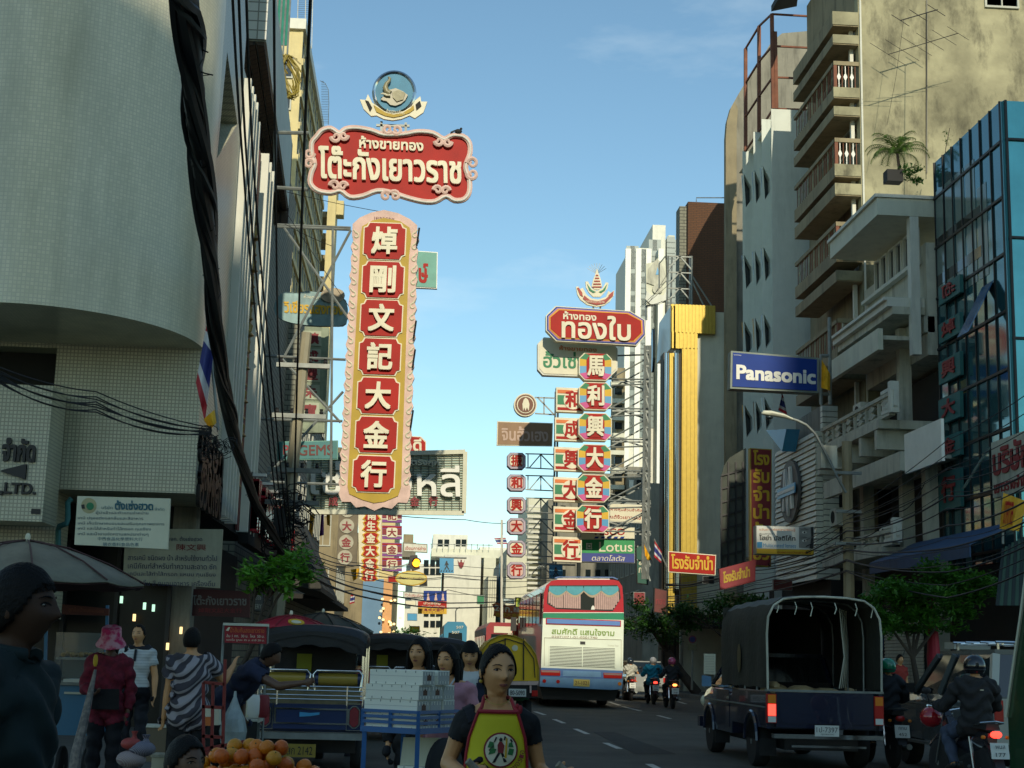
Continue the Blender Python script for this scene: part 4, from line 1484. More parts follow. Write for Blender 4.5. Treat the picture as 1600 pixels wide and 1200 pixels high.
ppart('board',[(476,510),(514,512),(507,676),(470,676)],44,0,.25,mat('faded_green',(.25,.30,.20),var=.3,streak=.5),t)
for k, ch in enumerate('鎮成豐朱寶'):
 y = 529 + k * 28
 x = 489 - k * .9
 ppart('pale_panel',q4(x-15,y-12,x+13,y+11,.03),44,.03,.028,mat('pale_green',(.38,.42,.30),var=.2),t)
 ptext(ch,q4(x-11,y-9,x+9,y+8,.03),44,.04,m_dred,t,name='character',bold=.03)
t = simple_sign('teal sign reading GEMS in dark capitals behind the utility pole',[(433,690),(528,688),(528,718),(433,719)],41,m_teal,m_teal,[('P',[(443,696),(451,696),(451,710),(443,710)],m_dred,.03),('GEMS',[(466,696),(520,695),(520,711),(466,712)],m_maroon,.02)])
t.children[1].active_material = mat('gems_teal',(.16,.36,.29),var=.2,streak=.3) if t.children[1].type == 'MESH' else None
t = thing('mesh_panel_sign','large grey-green wire grid sign with bulging white lettering behind the tall sign','sign',at(600,800,48))
gq =[(483,712),(727,706),(725,802),(482,800)]
ppart('grid_back',gq,48,0,.3,mat('grid_grey',(.36,.48,.43),var=.2),t)
for k in range(25):
 y = 712 + k * 3.65
 obj('grid_wire',MB().bar(at(484,y,47.96),at(725,y-5+k*.3,47.96),.022,3),m_palewall,t)
for k in range(20):
 x = 490 + k * 12
 obj('grid_wire_upright',MB().bar(at(x,711,47.93),at(x,800,47.93),.016,3),m_steel,t)
for a, b in ((0,1),(1,2),(2,3),(3,0)):
 obj('frame_bar',MB().bar(at(*gq[a],47.9),at(*gq[b],47.9),.07,4),m_palewall,t)
ptext('เซ่งฮงหลี',[(487,722),(718,723),(718,777),(487,773)],48,.16,m_white,t,bold=.018,thick=.12)
ptext('ตรังกุก',[(643,718),(686,719),(686,731),(643,730)],48,.12,m_palewall,t,bold=.02,thick=.06)
for x, ch in ((521,'成'),(648,'金'),(677,'行')):
 ptext(ch,q4(x-7,777,x+7,791,0),48,.13,m_dred,t,name='character',bold=.03,thick=.04)
simple_sign('small red and white sign end with yellow fringe poking over the grid sign',[(640,681),(658,682),(666,690),(666,708),(640,707)],52,m_red,m_cream,[('ดี',[(646,686),(658,687),(658,704),(646,704)],m_cream,.03)])
t = thing('round_disc_column','brown column of pale discs with red characters hanging below the grid sign','sign',at(540,890,60))
ppart('board',[(530,790),(560,792),(557,884),(526,884)],60,0,.3,mat('disc_brown',(.16,.13,.08),var=.3),t)
for (x,y), ch in zip(((543,797),(542,822),(541,847),(539,871)),'和大金行'):
 d_ = ppart('disc',circ(x,y,11.5,20),60,.04,.035,mat('disc_pale',(.42,.40,.30),var=.3),t)
 ptext(ch,q4(x-7,y-7,x+7,y+7),60,.05,m_dred,d_,name='character',bold=.03)
t = thing('bulb_panel_column','column of red gourd-shaped panels with white characters between two narrow white strips','sign',at(579,908,66))
ppart('board',[(559,796),(597,798),(592,905),(562,905)],66,.0,.25,m_cream,t)
for (x,y), ch in zip(((581,805),(580,822),(579.5,841),(578.5,861),(578,881),(577,899)),'南生金大金行'):
 P =[(x-12,y-6),(x-7,y-9),(x+7,y-9),(x+12,y-6),(x+9,y),(x+13,y+6),(x+7,y+9.5),(x-7,y+9.5),(x-13,y+6),(x-9,y)]
 e_ = ppart('yellow_edging',[(a+(a-x)*.12,b) for a,b in P],66,.05,.045,m_yellow,t)
 ppart('red_panel',[(x+(a-x)*.92,y+(b-y)*.92) for a,b in P],66,.08,.028,m_red,e_)
 ptext(ch,q4(x-6.5,y-7,x+6.5,y+7),66,.09,m_cream,e_,name='character',bold=.03)
t = thing('purple_panel_column','column of purple striped white panels with dark red characters, right of the gourd panels','sign',at(612,895,68))
for y, ch in ((806,'記'),(832,'大'),(859,'金'),(882,'行')):
 x0, x1 = 597, 628
 b_ = ppart('panel',q4(x0,y-11,x1,y+10,.02),68,0,.2,m_purple,t)
 ppart('red_stripe',q4(x0,y-10,x1,y-7.5,.02),68,.02,.018,m_red,b_)
 ppart('white_stripe',q4(x0,y+4,x1,y+5.5,.02),68,.021,.018,m_cream,b_)
 ppart('red_side',q4(x0+.5,y-6,x1-.5,y+3,.02),68,.022,.018,m_dred,b_)
 ppart('white_plate',octq(x0+7,y-7.5,x1-7,y+7.5,2,.02),68,.04,.018,m_cream,b_)
 ptext(ch,q4(x0+9,y-6,x1-9,y+6,.02),68,.05,m_dred,b_,name='character',bold=.03)
simple_sign('small white far sign with red lettering on the pale house by the traffic light',[(630,848),(668,850),(668,864),(630,862)],100,m_whitewall,m_conc2,[('เอี่ยมการช่าง',[(633,853),(665,855),(665,860),(633,859)],m_red,.01)])
t = simple_sign('yellow oval sign with thin lettering under the traffic light',circ(642.5,903.5,25,24,.47),75,mat('oval_yellow',(.60,.55,.20),var=.1),m_yellow,[('ห้างทองแสงเจริญ',[(624,900),(662,901),(662,907),(624,906)],m_maroon,0)])
simple_sign('small white sign with faint red lettering left of the blue and red billboard',[(630,924),(662,926),(662,936),(630,935)],90,m_whitewall,m_steel,[('ทัวร์แสงเจริญ',[(633,927),(660,928),(660,934),(633,933)],m_red,.0)])
t = thing('striped_billboard','blue, red and yellow banded billboard with three small figures before the white building','billboard',at(676,960,92))
ppart('blue_band',q4(662,923,698,939,.01),92,.0,.2,m_blue,t)
ppart('red_band',q4(653,939.3,698,949,.01),92,.0,.2,m_red,t)
ppart('yellow_band',q4(653,949.3,698,959,.01),92,.0,.2,m_yellow,t)
for x in (669,681,692):
 pxpoly(mb_:=MB(),[(x-2.5,938),(x-1.2,932),(x-1.6,929),(x,926),(x+1.6,929),(x+1.2,932),(x+2.5,938)],92,.05,.04)
 obj('small_figure',mb_,m_pink,t)
ptext('บัวเจริญ',q4(662,940.5,688,945,.01),92,.03,m_cream,t,bold=.02)
ptext('เจริญ เจริญ เจริญ เจริญ',q4(657,946,695,948.4,.01),92,.03,m_cream,t,bold=0)
ptext('正馬成大金行',q4(656,950.5,694,955,.01),92,.03,m_dred,t,bold=.02)
ptext('สินค้าราคาถูกเยาวราช',q4(656,956,694,958.3,.01),92,.03,m_dred,t,bold=0)
for (x0,y0,x1,y1,Y,lb) in ((687,872,709,895,60,'blue pedestrian crossing sign left of the emblem on the white building'),(858,883,879,903,62,'blue pedestrian crossing sign just above the tour bus')):
 t = sign_thing(lb,[(x0,y1),(x1,y1)],Y,None,'road sign','crossing_sign')
 ppart('plate',q4(x0,y0,x1,y1,.03),Y,0,.05,m_sky,t)
 w_, h_ = x1 - x0, y1 - y0
 fx, fy_ = x0 + w_ / 2, y0 + h_ / 2
 pxpoly(mb_:=MB(),[(fx-.9,fy_-7),(fx+.9,fy_-7),(fx+1.2,fy_-4.5),(fx+3,fy_-1.5),(fx+2.6,fy_-.5),(fx+1,fy_-2),(fx+1.2,fy_+1),(fx+4,fy_+6),(fx+2.6,fy_+6.4),(fx,fy_+2),(fx-2.4,fy_+6.4),(fx-4,fy_+6),(fx-1,fy_+1),(fx-.9,fy_-2),(fx-2.6,fy_+.5),(fx-3.4,fy_)],Y,.03,.02)
 obj('walking_figure',mb_,m_black,t)
 for k in range(5):
  xx = x0 + 2 + k *(w_-5) / 4
  ppart('zebra_bar',[(xx,y1-4),(xx+1.5,y1-4),(xx+1,y1-2),(xx-1,y1-2)],Y,.03,.02,m_black,t)
 steel(t,[((x0-6,y0-1),(x1+20,y0))],Y+.1,.04)
t = thing('traffic_light','black traffic signal with a lit amber lamp over the street','traffic light',at(648,895,58))
ppart('housing',[(641,868),(652,867),(656,888),(644,892),(638,880)],58,0,.3,m_black,t)
obj('amber_lamp',MB().prism(oval(.155,.155,18),FY(at(650.5,879.5,57.9)),-.05,.02),mat('amber_lamp',(1,.32,.01),emit=3.0,var=0),t)
obj('visor',MB().tube([at(644,878,57.75),at(647,873,57.75),at(651,872,57.75),at(656,874,57.75),at(657.5,879,57.75)],.03,5),m_black,t)
ppart('mounting_arm',[(600,889),(641,880),(641,882),(600,891)],58.2,0,.08,m_steel,t)
# right-hand stack
YR = 58.0
m_rib = mat('rib_red',(.38,.06,.04),var=.15)
t = thing('crown_emblem_sign','small crown-shaped emblem with green leaves and a red ribbon on top of the octagonal sign','sign',at(932,478,YR))
z1 = lambda L_:[(740+x/3.75,400+y/3.75) for x,y in L_]
ppart('ribbon',z1([(600,180),(615,178),(622,195),(640,185),(660,225),(690,248),(730,255),(775,240),(790,205),(805,215),(825,200),(822,232),(800,265),(765,290),(720,298),(665,285),(625,255),(608,225)]),YR,0,.12,m_cream,t)
ppart('red_band',z1([(648,232),(680,258),(725,266),(770,255),(792,236),(796,252),(770,278),(720,288),(670,275),(640,250)]),YR,.04,.035,m_rib,t)
ppart('ribbon_tail',z1([(606,188),(616,186),(636,215),(640,240),(622,228)]),YR,.04,.035,m_rib,t)
ppart('ribbon_tail',z1([(800,222),(820,206),(816,234),(798,250),(790,232)]),YR,.04,.035,m_rib,t)
ptext('ทองใบเยาวราช',[(915,468),(944,469),(944,474),(915,473)],YR,.05,m_cream,t,bold=0)
ppart('leaf_bowl',z1([(655,150),(670,150),(690,190),(722,205),(755,190),(775,155),(790,158),(785,190),(760,222),(742,240),(700,240),(675,215),(658,185)]),YR,.03,.1,m_cream,t)
ppart('green_leaf',z1([(664,165),(690,200),(715,212),(700,218),(676,202)]),YR,.06,.028,m_green,t)
ppart('green_leaf',z1([(782,165),(756,200),(732,212),(745,218),(770,202)]),YR,.06,.028,m_green,t)
ppart('spire',z1([(722,72),(730,100),(745,140),(752,180),(735,198),(708,198),(690,180),(700,140),(715,100)]),YR,.05,.1,m_cream,t)
for k in range(5):
 y = 112 + k * 17
 ppart('spire_band',z1([(716-k*5,y),(728+k*5,y),(730+k*5,y+7),(714-k*5,y+7)]),YR,.08,.028,m_rib,t)
for k in range(9):
 a = -PI / 2 +(k-4) * .26
 obj('ray_wire',MB().bar(at(932.5,428,YR),at(932.5+17*math.cos(a),428+17*math.sin(a),YR),.01,3),m_steel,t)
steel(t,[((927,482),(927,474)),((938,482),(938,474))],YR+.1,.04)
t = thing('octagonal_red_sign','long octagonal red sign with white lettering and rainbow edging above the right-hand stack','sign',at(930,540,YR))
o8 =[(868,478),(1004,488),(1009,496),(1009,520),(998,541),(866,532),(853,517),(853,492)]
o8 =[(868,478),(985,486),(1008,500),(1009,524),(995,540),(869,533),(853,516),(853,493)]
def ins2(P,k):
 cx = sum(p[0] for p in P) / len(P)
 cy = sum(p[1] for p in P) / len(P)
 W = max(p[0] for p in P) - cx
 H = max(p[1] for p in P) - cy
 return [(cx+(x-cx)*(W-k)/W,cy+(y-cy)*(H-k)/H) for x,y in P]
ppart('white_case',o8,YR,0,.35,m_cream,t)
for k,(ins_,mm_) in enumerate(((1.5,m_blue),(3.2,mat('sign_violet',(.25,.2,.42))),(4.6,m_orange),(5.8,m_yellow),(7.0,m_red))):
 ppart('edge_band' if k<4 else 'red_face',ins2(o8,ins_),YR,.02+.012*k,.011,mm_,t)
ptext('ห้างทอง',[(880,487),(932,491),(931,502),(880,499)],YR,.09,m_cream,t,bold=.03)
ptext('ทองใบ',[(878,492),(986,498),(984,533),(878,528)],YR,.09,m_cream,t,bold=.03,thick=.05)
t = thing('white_green_sign','white octagonal sign with green and orange lettering behind the first rainbow panel','sign',at(900,588,59))
w8 =[(850,527),(955,534),(965,545),(965,578),(952,590),(848,586),(840,577),(840,537)]
ppart('case',w8,59,0,.4,m_whitewall,t)
ppart('face',ins2(w8,2.5),59,.03,.028,m_cream,t)
ptext('ห้างขายทอง',[(874,540),(932,544),(932,550),(874,547)],59,.04,m_orange,t,bold=.02)
ptext('ฮั้วเซ่งเฮง',[(849,549),(955,556),(955,578),(849,574)],59,.04,m_green,t,bold=.02)
for k,((x,y),ch) in enumerate(zip(((930.5,572),(930.5,618),(930,666),(929,715),(927.5,762),(926,810)),'馬利興大金行')):
 t = thing('rainbow_character_sign','octagonal sign with rainbow corners and the white character %s on red, %s'%(ch,('topmost of the six','second from top','third from top','third from bottom','second from bottom','lowest of the six')[k]),'sign',at(x,y+22,YR+.6),group='six rainbow octagon signs in a column')
 W, H = 26, 21.5
 P = octq(x-W,y-H,x+W,y+H,9,.03)
 ppart('case',P,YR+.6,0,.5,m_cream,t)
 c = ins2(P,1.4)
 inner =[(x+(a-x)*.58,y+(b-y)*.84) for a,b in c]
 cols_ =[m_red,m_green,m_yellow,m_sky,m_purple,m_red,m_purple,m_sky]
 for i in range(8):
  j =(i+1) % 8
  mm_ =[m_red,m_green,m_yellow,m_purple,m_red,m_purple,m_yellow,m_green][i]
  if i in (2,6):
   a_, b_, c1, d1 = c[i], c[j], inner[j], inner[i]
   h1 =((a_[0]+b_[0])/2,(a_[1]+b_[1])/2)
   h2 =((c1[0]+d1[0])/2,(c1[1]+d1[1])/2)
   up =[a_,h1,h2,d1] if i == 2 else [h1,b_,c1,h2]
   dn =[h1,b_,c1,h2] if i == 2 else [a_,h1,h2,d1]
   ppart('coloured_corner',up,YR+.6,.02,.018,m_yellow,t)
   ppart('coloured_corner',dn,YR+.6,.02,.018,m_sky,t)
  else:
   ppart('coloured_corner',[c[i],c[j],inner[j],inner[i]],YR+.6,.02,.018,mm_ if i not in (3,5) else mat('sign_rose',(.55,.08,.25)),t)
 ppart('red_face',inner,YR+.6,.04,.035,m_red,t)
 ptext(ch,q4(x-12.5,y-15,x+12.5,y+15,.02),YR+.6,.06,m_cream,t,name='character',bold=.03,thick=.05)
 steel(t,[((x+18,y+20),(1017,y+21)),((x+26,y-16),(1017,y-18)),((x+26,y+18),(1015,y-14))],YR+1.3,.035)
 steel(t,[((x+26,y+24),(1017,y+25))],YR+2.2,.03)
for k,((x0,y0,x1,y1),ch) in enumerate(zip(((869,605,912,643),(867,652,912,688),(866,698,912,735),(865,745,910,783),(865,791,909,830),(864,838,909,877)),'和成興大金行')):
 t = thing('striped_character_sign','striped white sign with the red character %s in a disc, %s'%(ch,('topmost','second from top','third from top','third from bottom','second from bottom','lowest, beside the green billboard')[k]),'sign',at((x0+x1)/2,y1,YR+1.15),group='six striped signs in a column behind the rainbow ones')
 Y = YR + 1.15
 ppart('case',q4(x0,y0,x1,y1,.04),Y,0,.4,m_cream,t)
 h = y1 - y0
 for a, b, mm_ in ((.10,.24,m_orange),(.32,.70,m_green),(.82,.93,m_red)):
  ppart('stripe',q4(x0+2,y0+h*a,x1-2,y0+h*b,.04),Y,.02,.018,mm_,t)
 ppart('disc',circ((x0+x1)/2+5,(y0+y1)/2+1,15,20),Y,.04,.018,m_cream,t)
 xm =(x0+x1) / 2 + 5
 ptext(ch,q4(xm-12,y0+6,xm+11,y1-7,.03),Y,.05,m_red,t,name='character',bold=.03)
t = thing('sign_truss','grey steel truss tower holding the right-hand sign stack','steel frame',at(1012,900,YR+1.5))
for x, Y in ((1008,YR+1),(1016,YR+1),(1012,YR+2.5)):
 steel(t,[((x,540),(x-4,905))],Y,.06,'mast')
for k in range(15):
 y = 548 + k * 24
 steel(t,[((1008,y),(1016,y+24)),((1008,y),(1016,y))],YR+1,.03,'brace')
for k in range(7):
 y = 590 + k * 45
 steel(t,[((950,y),(1012,y+20)),((950,y+20),(1012,y-15))],YR+2.6,.028,'brace')
t = thing('rooftop_truss','grey lattice scaffold standing on the roof of the gold building','steel frame',at(1060,480,70))
for x0_, Y in ((1042,70),(1081,70),(1048,71.5),(1078,71.5)):
 steel(t,[((x0_,478),(x0_+(2 if x0_<1060 else 0),400))],Y,.05,'mast')
for y in (400,425,450,476):
 steel(t,[((1042,y),(1081,y+2)),((1042,y+22),(1062,y)),((1062,y),(1081,y+22))],70,.03,'brace')
steel(t,[((1081,430),(1112,478)),((1081,438),(1100,478)),((1040,400),(1030,412)),((1030,412),(1030,450))],70,.04,'brace')
t = thing('crest_billboard','grey relief crest panel on steelwork in front of the white high-rise','billboard',at(1027,478,90))
ppart('panel',[(1009,412),(1040,406),(1042,470),(1010,477)],90,0,.3,m_palewall,t)
ppart('crown_relief',[(1027,404),(1036,418),(1042,438),(1034,445),(1021,446),(1010,442),(1013,420)],90,.1,.09,m_shop,t)
ppart('ribbon_relief',[(1010,455),(1018,462),(1027,460),(1036,462),(1043,450),(1042,468),(1030,476),(1016,476),(1008,468)],90,.12,.11,m_whitewall,t)
ppart('wheel_relief',circ(1027,452,8,16),90,.16,.15,m_shop,t)
ppart('blue_finial',[(1027,418),(1030,430),(1024,430)],90,.13,.02,m_sky,t)
steel(t,[((1010,478),(1043,470)),((1010,478),(1010,500)),((1043,470),(1043,500))],90.3,.07)
t = thing('round_figure_sign','round white sign with a brown seated emblem at the top of the small neon column','sign',at(820,651,66))
ppart('rim',circ(821,632.5,18,28),66,0,.4,m_cream,t)
ppart('brown_ring',circ(821,632.5,16,28),66,.03,.028,mat('brown_paint',(.16,.06,.03)),t)
ppart('white_ring',circ(821,632.5,13.5,28),66,.05,.018,m_cream,t)
ppart('inner_disc',circ(821,632.5,12,28),66,.07,.018,mat('brown_paint',(.16,.06,.03)),t)
ppart('emblem_body',[(817,643),(816,632),(818,625),(821,622),(825,625),(827,632),(826,643),(823,637),(821,643),(819,637)],66,.1,.028,m_cream,t)
steel(t,[((836,621),(866,622)),((836,646),(866,648)),((840,621),(866,648)),((850,621),(850,647))],66.2,.03)
simple_sign('brown rectangular sign with white lettering and white frame under the round sign',[(777,658),(864,661),(863,697),(776,696)],65.5,mat('sign_brown',(.27,.16,.08),var=.15),m_cream,[('จินฮั้วเฮง',[(784,666),(857,670),(856,690),(784,688)],mat('faded_cream',(.48,.34,.26)),.02)])
for k,((x,y),ch) in enumerate(zip(((807,720),(807,754),(807,789),(807,822),(807,857),(807,891)),'振和興大金行')):
 Y = 66.0
 t = thing('neon_character_sign','small rounded sign with violet rim and red character %s, %s'%(ch,('topmost','second from top','third from top','third from bottom','second from bottom','lowest, by the bus roof')[k]),'sign',at(x,y+13,Y),group='six small neon-rimmed signs in a column')
 P = octq(x-14.5,y-13,x+14.5,y+13,5,.02)
 ppart('case',P,Y,0,.4,mat('neon_violet_grey',(.12,.10,.15)),t)
 for r_ in (1.4,2.8):
  q_ = ins2(P,r_)
  obj('neon_tube',MB().tube([at(a,b,Y-.04) for a,b in q_+[q_[0]]],.028,5),mat('neon_glass',(.5,.44,.5)),t)
 ppart('face',ins2(P,4.4),Y,.03,.028,m_pink if k%2 else m_cream,t)
 ptext(ch,q4(x-8,y-8.5,x+8,y+8.5,.0),Y,.05,m_red,t,name='character',bold=.03)
 steel(t,[((x+14,y-11),(866,y-10)),((x+14,y+11),(866,y+13)),((x+20,y+11),(x+38,y-10)),((x+38,y-10),(866,y+12)),((x+18,y-11),(x+18,y+11)),((x+38,y-10),(x+38,y+11))],Y+.2,.025)
t = thing('column_mast','thin grey steel mast behind the small neon-rimmed signs','steel frame',at(868,905,66))
steel(t,[((868,612),(864,905)),((872,612),(868,905))],66.3,.05,'mast')
obj('service_pole',MB().bar(at(784,812,68),at(784,990,68),.06,6),m_whitewall,t)
t = thing('supermarket_billboard','green and blue supermarket billboard with white lettering above the tour bus','billboard',at(950,880,59.9))
Y = 59.9
ppart('case',[(907,822),(992,824),(992,880),(907,878)],Y,0,.5,m_steel,t)
ppart('white_band',[(908,823),(991,825),(991,843),(908,843)],Y,.03,.028,m_cream,t)
ppart('green_band',[(908,843.2),(991,843.2),(991,865),(908,864)],Y,.03,.028,mat('lotus_green',(.02,.27,.08)),t)
ppart('blue_band',[(908,864.2),(991,865.2),(991,879),(908,877)],Y,.03,.028,mat('lotus_blue',(.03,.05,.25)),t)
ptext('TESCO',[(926,826),(976,826),(976,836),(926,836)],Y,.04,m_red,t,bold=.02)
for k in range(5):
 x = 928 + k * 10
 ppart('blue_dash',[(x,841.5),(x+2,838.5),(x+8,838.5),(x+6,841.5)],Y,.04,.01,m_blue,t)
ptext('Lotus',[(936,847),(988,847),(988,862),(936,862)],Y,.04,m_cream,t,bold=.01)
ptext('ตลาดโลตัส',[(924,867),(975,868),(975,877),(924,876)],Y,.04,m_cream,t,bold=0,shear=.25)
m = MB()
for a in range(4):
 m.tube([at(920.5+4.5*math.cos(a*PI/2+q*.4-.8)*(1.3 if q in (0,4) else .8),853.5+5*math.sin(a*PI/2+q*.4-.8)*(1.3 if q in (0,4) else .8),Y-.06) for q in range(5)],.02,4)
obj('flower_mark',m,m_white,t)
ppart('flower_centre',circ(920.5,853.5,1.8,10),Y,.06,.02,m_white,t)
simple_sign('pale sign with two lines of red lettering behind the steel truss on the right',[(950,786),(1010,789),(1009,818),(950,815)],70,m_cream,m_whitewall,[('ห้างหุ้นส่วนจำกัด',[(954,793),(1003,795),(1003,801),(954,799)],m_red,.01),('แต้จิ๋วเยาวราช',[(954,804),(1001,806),(1001,812),(954,810)],m_red,.01)])
t = simple_sign('dark green road sign with pale Thai letters beside the supermarket billboard',[(993,852),(1013,853),(1013,914),(995,912)],70,mat('road_green',(.01,.09,.06)),m_dark,[('62',[(998,877),(1008,877),(1008,883),(998,883)],m_cream,.02),('กธ',[(998,887),(1008,887),(1008,895),(998,895)],m_cream,.02)])
simple_sign('red sign with yellow lettering and white edge in front of the gold building',[(1044,861),(1119,867),(1118,899),(1044,894)],50,m_red,m_cream,[('โรงรับจำนำ',[(1049,866),(1114,872),(1113,891),(1049,888)],m_yellow,.02)])
t = simple_sign('dark red sign with gold lettering angled from the wall under the tall pawnshop sign',[(1124,889),(1181,874),(1180,908),(1126,922)],47,m_dred,m_dred,[('โรงรับจำนำ',[(1130,894),(1171,884),(1171,901),(1130,911)],m_mustard,.03)])
t = thing('tall_pawnshop_sign','tall narrow dark red sign with stacked yellow lettering beside the white siding','sign',at(1188,885,48))
tq =[(1172,700),(1206,702),(1205,886),(1173,884)]
ppart('case',tq,48,0,.3,m_mustard,t)
ppart('face',inset(tq,1.6),48,.03,.028,m_dred,t)
for k, s_ in enumerate(('โรง','รับ','จำ','นำ','ฮั้ว','ฮั้ว')):
 y = 704 + k * 28 +(8 if k==5 else 0)
 ptext(s_,q4(1177,y,1201,y+22,.02),48,.04,m_yellow,t,bold=.03)
t = thing('electronics_sign','large blue rectangular sign with bold white Latin lettering over the right side of the street','sign',at(1210,612,44))
pq =[(1142,548),(1279,559),(1279,614),(1141,607)]
ppart('frame',pq,44,0,.45,mat('frame_greygreen',(.20,.24,.20)),t)
ppart('blue_face',inset(pq,3),44,.03,.028,m_blue,t)
ptext('Panasonic',[(1151,571),(1273,577),(1273,600),(1151,592)],44,.05,m_white,t,bold=.045)
ptext('NATIONAL',[(1146,554),(1158,555),(1158,556.5),(1146,555.5)],44,.05,m_white,t,bold=0)
steel(t,[((1281,556),(1296,556)),((1281,615),(1296,616)),((1296,496),(1297,632)),((1282,560),(1283,632))],44.2,.06,'post')
def flag(label,anchor_top,pts_cols,Y,name='flag',cat='flag',pole=None):
 t = thing(name,label,cat,at(anchor_top[0],anchor_top[1],Y))
 for pts, mt in pts_cols:
  m = MB()
  top, bot = pts
  n_ = 8
  P =[]
  for i in range(n_+1):
   f = i / n_
   a = V((*[(top[0][j]+(top[1][j]-top[0][j])*f) for j in (0,1)],))
   b = V((*[(bot[0][j]+(bot[1][j]-bot[0][j])*f) for j in (0,1)],))
   yy = Y + .06 * math.sin(f*7)
   P.append((at(a.x,a.y,yy),at(b.x,b.y,yy)))
  for i in range(n_):
   (a,b),(c_,d_) = P[i], P[i+1]
   o_ = V((0,.015,0))
   m.hexa([a,b,d_,c_],[a+o_,b+o_,d_+o_,c_+o_])
  obj('cloth_stripe',m,mt,t)
 if pole:
  obj('pole',MB().bar(at(*pole[0],Y+.1),at(*pole[1],Y+.1),.025,6),m_steel,t)
 return t
m_flagw = plain('flag_white',.6,.6,.6)
m_flagr = plain('flag_red',.42,.02,.03)
m_flagb = plain('flag_blue',.03,.04,.2)
m_yflag = mat('flag_yellow',(.75,.40,.01),var=.2,scale=4)
flag('orange-yellow flag hanging limp at the right end of the blue sign',(1290,560),[((((1284,562),(1297,584)),((1283,606),(1297,610))),m_yflag)],43.9,pole=((1283,555),(1283,634)))
def thai_flag(label,p0,p1,p2,p3,Y,pole=None):
 """p0-p1 the hoist from top to bottom, p3-p2 the fly from top to bottom"""
 fr_ =(0,.17,.33,.67,.83,1)
 cols_ =(m_flagr,m_flagw,m_flagb,m_flagw,m_flagr)
 L_ =[]
 lp = lambda a, b, f:(a[0]+(b[0]-a[0])*f,a[1]+(b[1]-a[1])*f)
 for i in range(5):
  L_.append((((lp(p0,p1,fr_[i]),lp(p3,p2,fr_[i])),(lp(p0,p1,fr_[i+1]),lp(p3,p2,fr_[i+1]))),cols_[i]))
 return flag(label,p0,L_,Y,pole=pole)
thai_flag('small striped national flag hanging behind the street lamp below the blue sign',(1222,616),(1216,641),(1230,648),(1224,618),45,((1221,612),(1228,650)))
thai_flag('striped national flag on the wall of the white balcony shophouse',(1427,499),(1430,530),(1446,526),(1459,514),41,((1425,486),(1456,562)))
thai_flag('tall drooping national flag behind the thick cable on the tiled building',(340,500),(320,660),(306,598),(324,500),21.5,((324,490),(341,672)))
o_ = flag('plain yellow flag tail hanging under the tall national flag on the left',(326,655),[((((318,655),(335,640)),((328,672),(338,660))),m_yflag)],21.3)
thai_flag('small national flag flying at the far end beside the neon column',(772,841),(777,850),(793,850),(790,840),85,((784,812),(784,850)))
thai_flag('red and white flag on a slanting pole above the pawnshop sign',(1023,845),(1022,870),(1033,880),(1034,862),52,((1022,842),(1043,888)))
flag('narrow orange flag hanging left of the red and white one by the truss',(1008,850),[((((1006,850),(1018,874)),((1008,868),(1012,876))),m_yflag)],53,pole=((1006,846),(1020,880)))
thai_flag('small national flag far down the left pavement in front of the blue glass shop',(548,930),(546,944),(554,942),(555,928),62)
flag('yellow pennant hanging far down the left side under the disc column',(548,892),[((((548,890),(562,888)),((552,908),(558,904))),m_yflag)],62)
flag('yellow banner hanging left of the disc column',(500,805),[((((484,802),(492,803)),((482,845),(488,842))),m_yflag)],52)
flag('second yellow banner hanging nearer the disc column',(500,805),[((((510,803),(516,803)),((511,820),(516,822))),m_yflag)],52)
flag('purple and red cloth banner between the two yellow banners',(500,805),[((((502,803),(506,803)),((499,838),(506,836))),m_purple)],52)
t = flag('big yellow flag with red lettering at the right edge over the awning',(1567,770),[((((1568,770),(1606,784)),((1562,826),(1592,830))),m_yflag)],30,pole=((1567,768),(1567,850)))
ptext('เทศกาล',[(1568,782),(1584,784),(1578,820),(1565,818)],30,.09,m_red,t,bold=.02)
t = thing('lens_billboard','white billboard with eyes and lens advertising and a yellow strip on the right','billboard',at(1226,868,43))
hq =[(1181,821),(1272,823),(1272,868),(1181,866)]
ppart('case',hq,43,0,.35,m_steel,t)
ppart('white_face',[(1182,822),(1271,824),(1271,859),(1182,857)],43,.03,.028,m_white,t)
ppart('yellow_strip',[(1182,857.3),(1271,859.3),(1271,867),(1182,865)],43,.03,.028,m_yellow,t)
ptext('แว่นตาแห่งความรอบรู้',[(1186,825),(1242,826),(1242,831),(1186,830)],43,.04,m_orange,t,bold=.01)
ptext('คุ้มค่ากว่า',[(1186,833),(1210,833),(1210,836),(1186,836)],43,.04,m_black,t,bold=0)
ptext('โฮย่า มัลติโค้ท',[(1186,836),(1242,837),(1242,845),(1186,844)],43,.04,m_black,t,bold=.02)
ptext('Multicoated lenses',[(1192,849),(1243,850),(1243,856),(1192,855)],43,.04,m_sky,t,bold=.01)
ppart('blue_mark',q4(1182.5,847,1190.5,856,.0),43,.04,.009,m_sky,t)
ppart('photo_panel',[(1248,824),(1270.5,824.5),(1270.5,857),(1248,856)],43,.045,.012,mat('photo_grey',(.26,.26,.23),var=.3,scale=4),t)
for y in (832,845):
 ppart('eye_white',circ(1256,y,3.6,12,.5),43,.05,.004,m_white,t)
 ppart('iris',circ(1256.5,y,1.5,10),43,.055,.004,m_black,t)
 ppart('eyebrow',[(1250,y-4),(1257,y-6),(1263,y-4),(1257,y-5)],43,.055,.004,m_black,t)
ppart('hair_shape',[(1266,824),(1270,824),(1270,857),(1264,857),(1267,840)],43,.055,.009,m_black,t)
ptext('อมรการแว่นเยาวราช',[(1214,860.5),(1266,861.5),(1266,865.5),(1214,864.5)],43,.04,m_red,t,bold=.01)
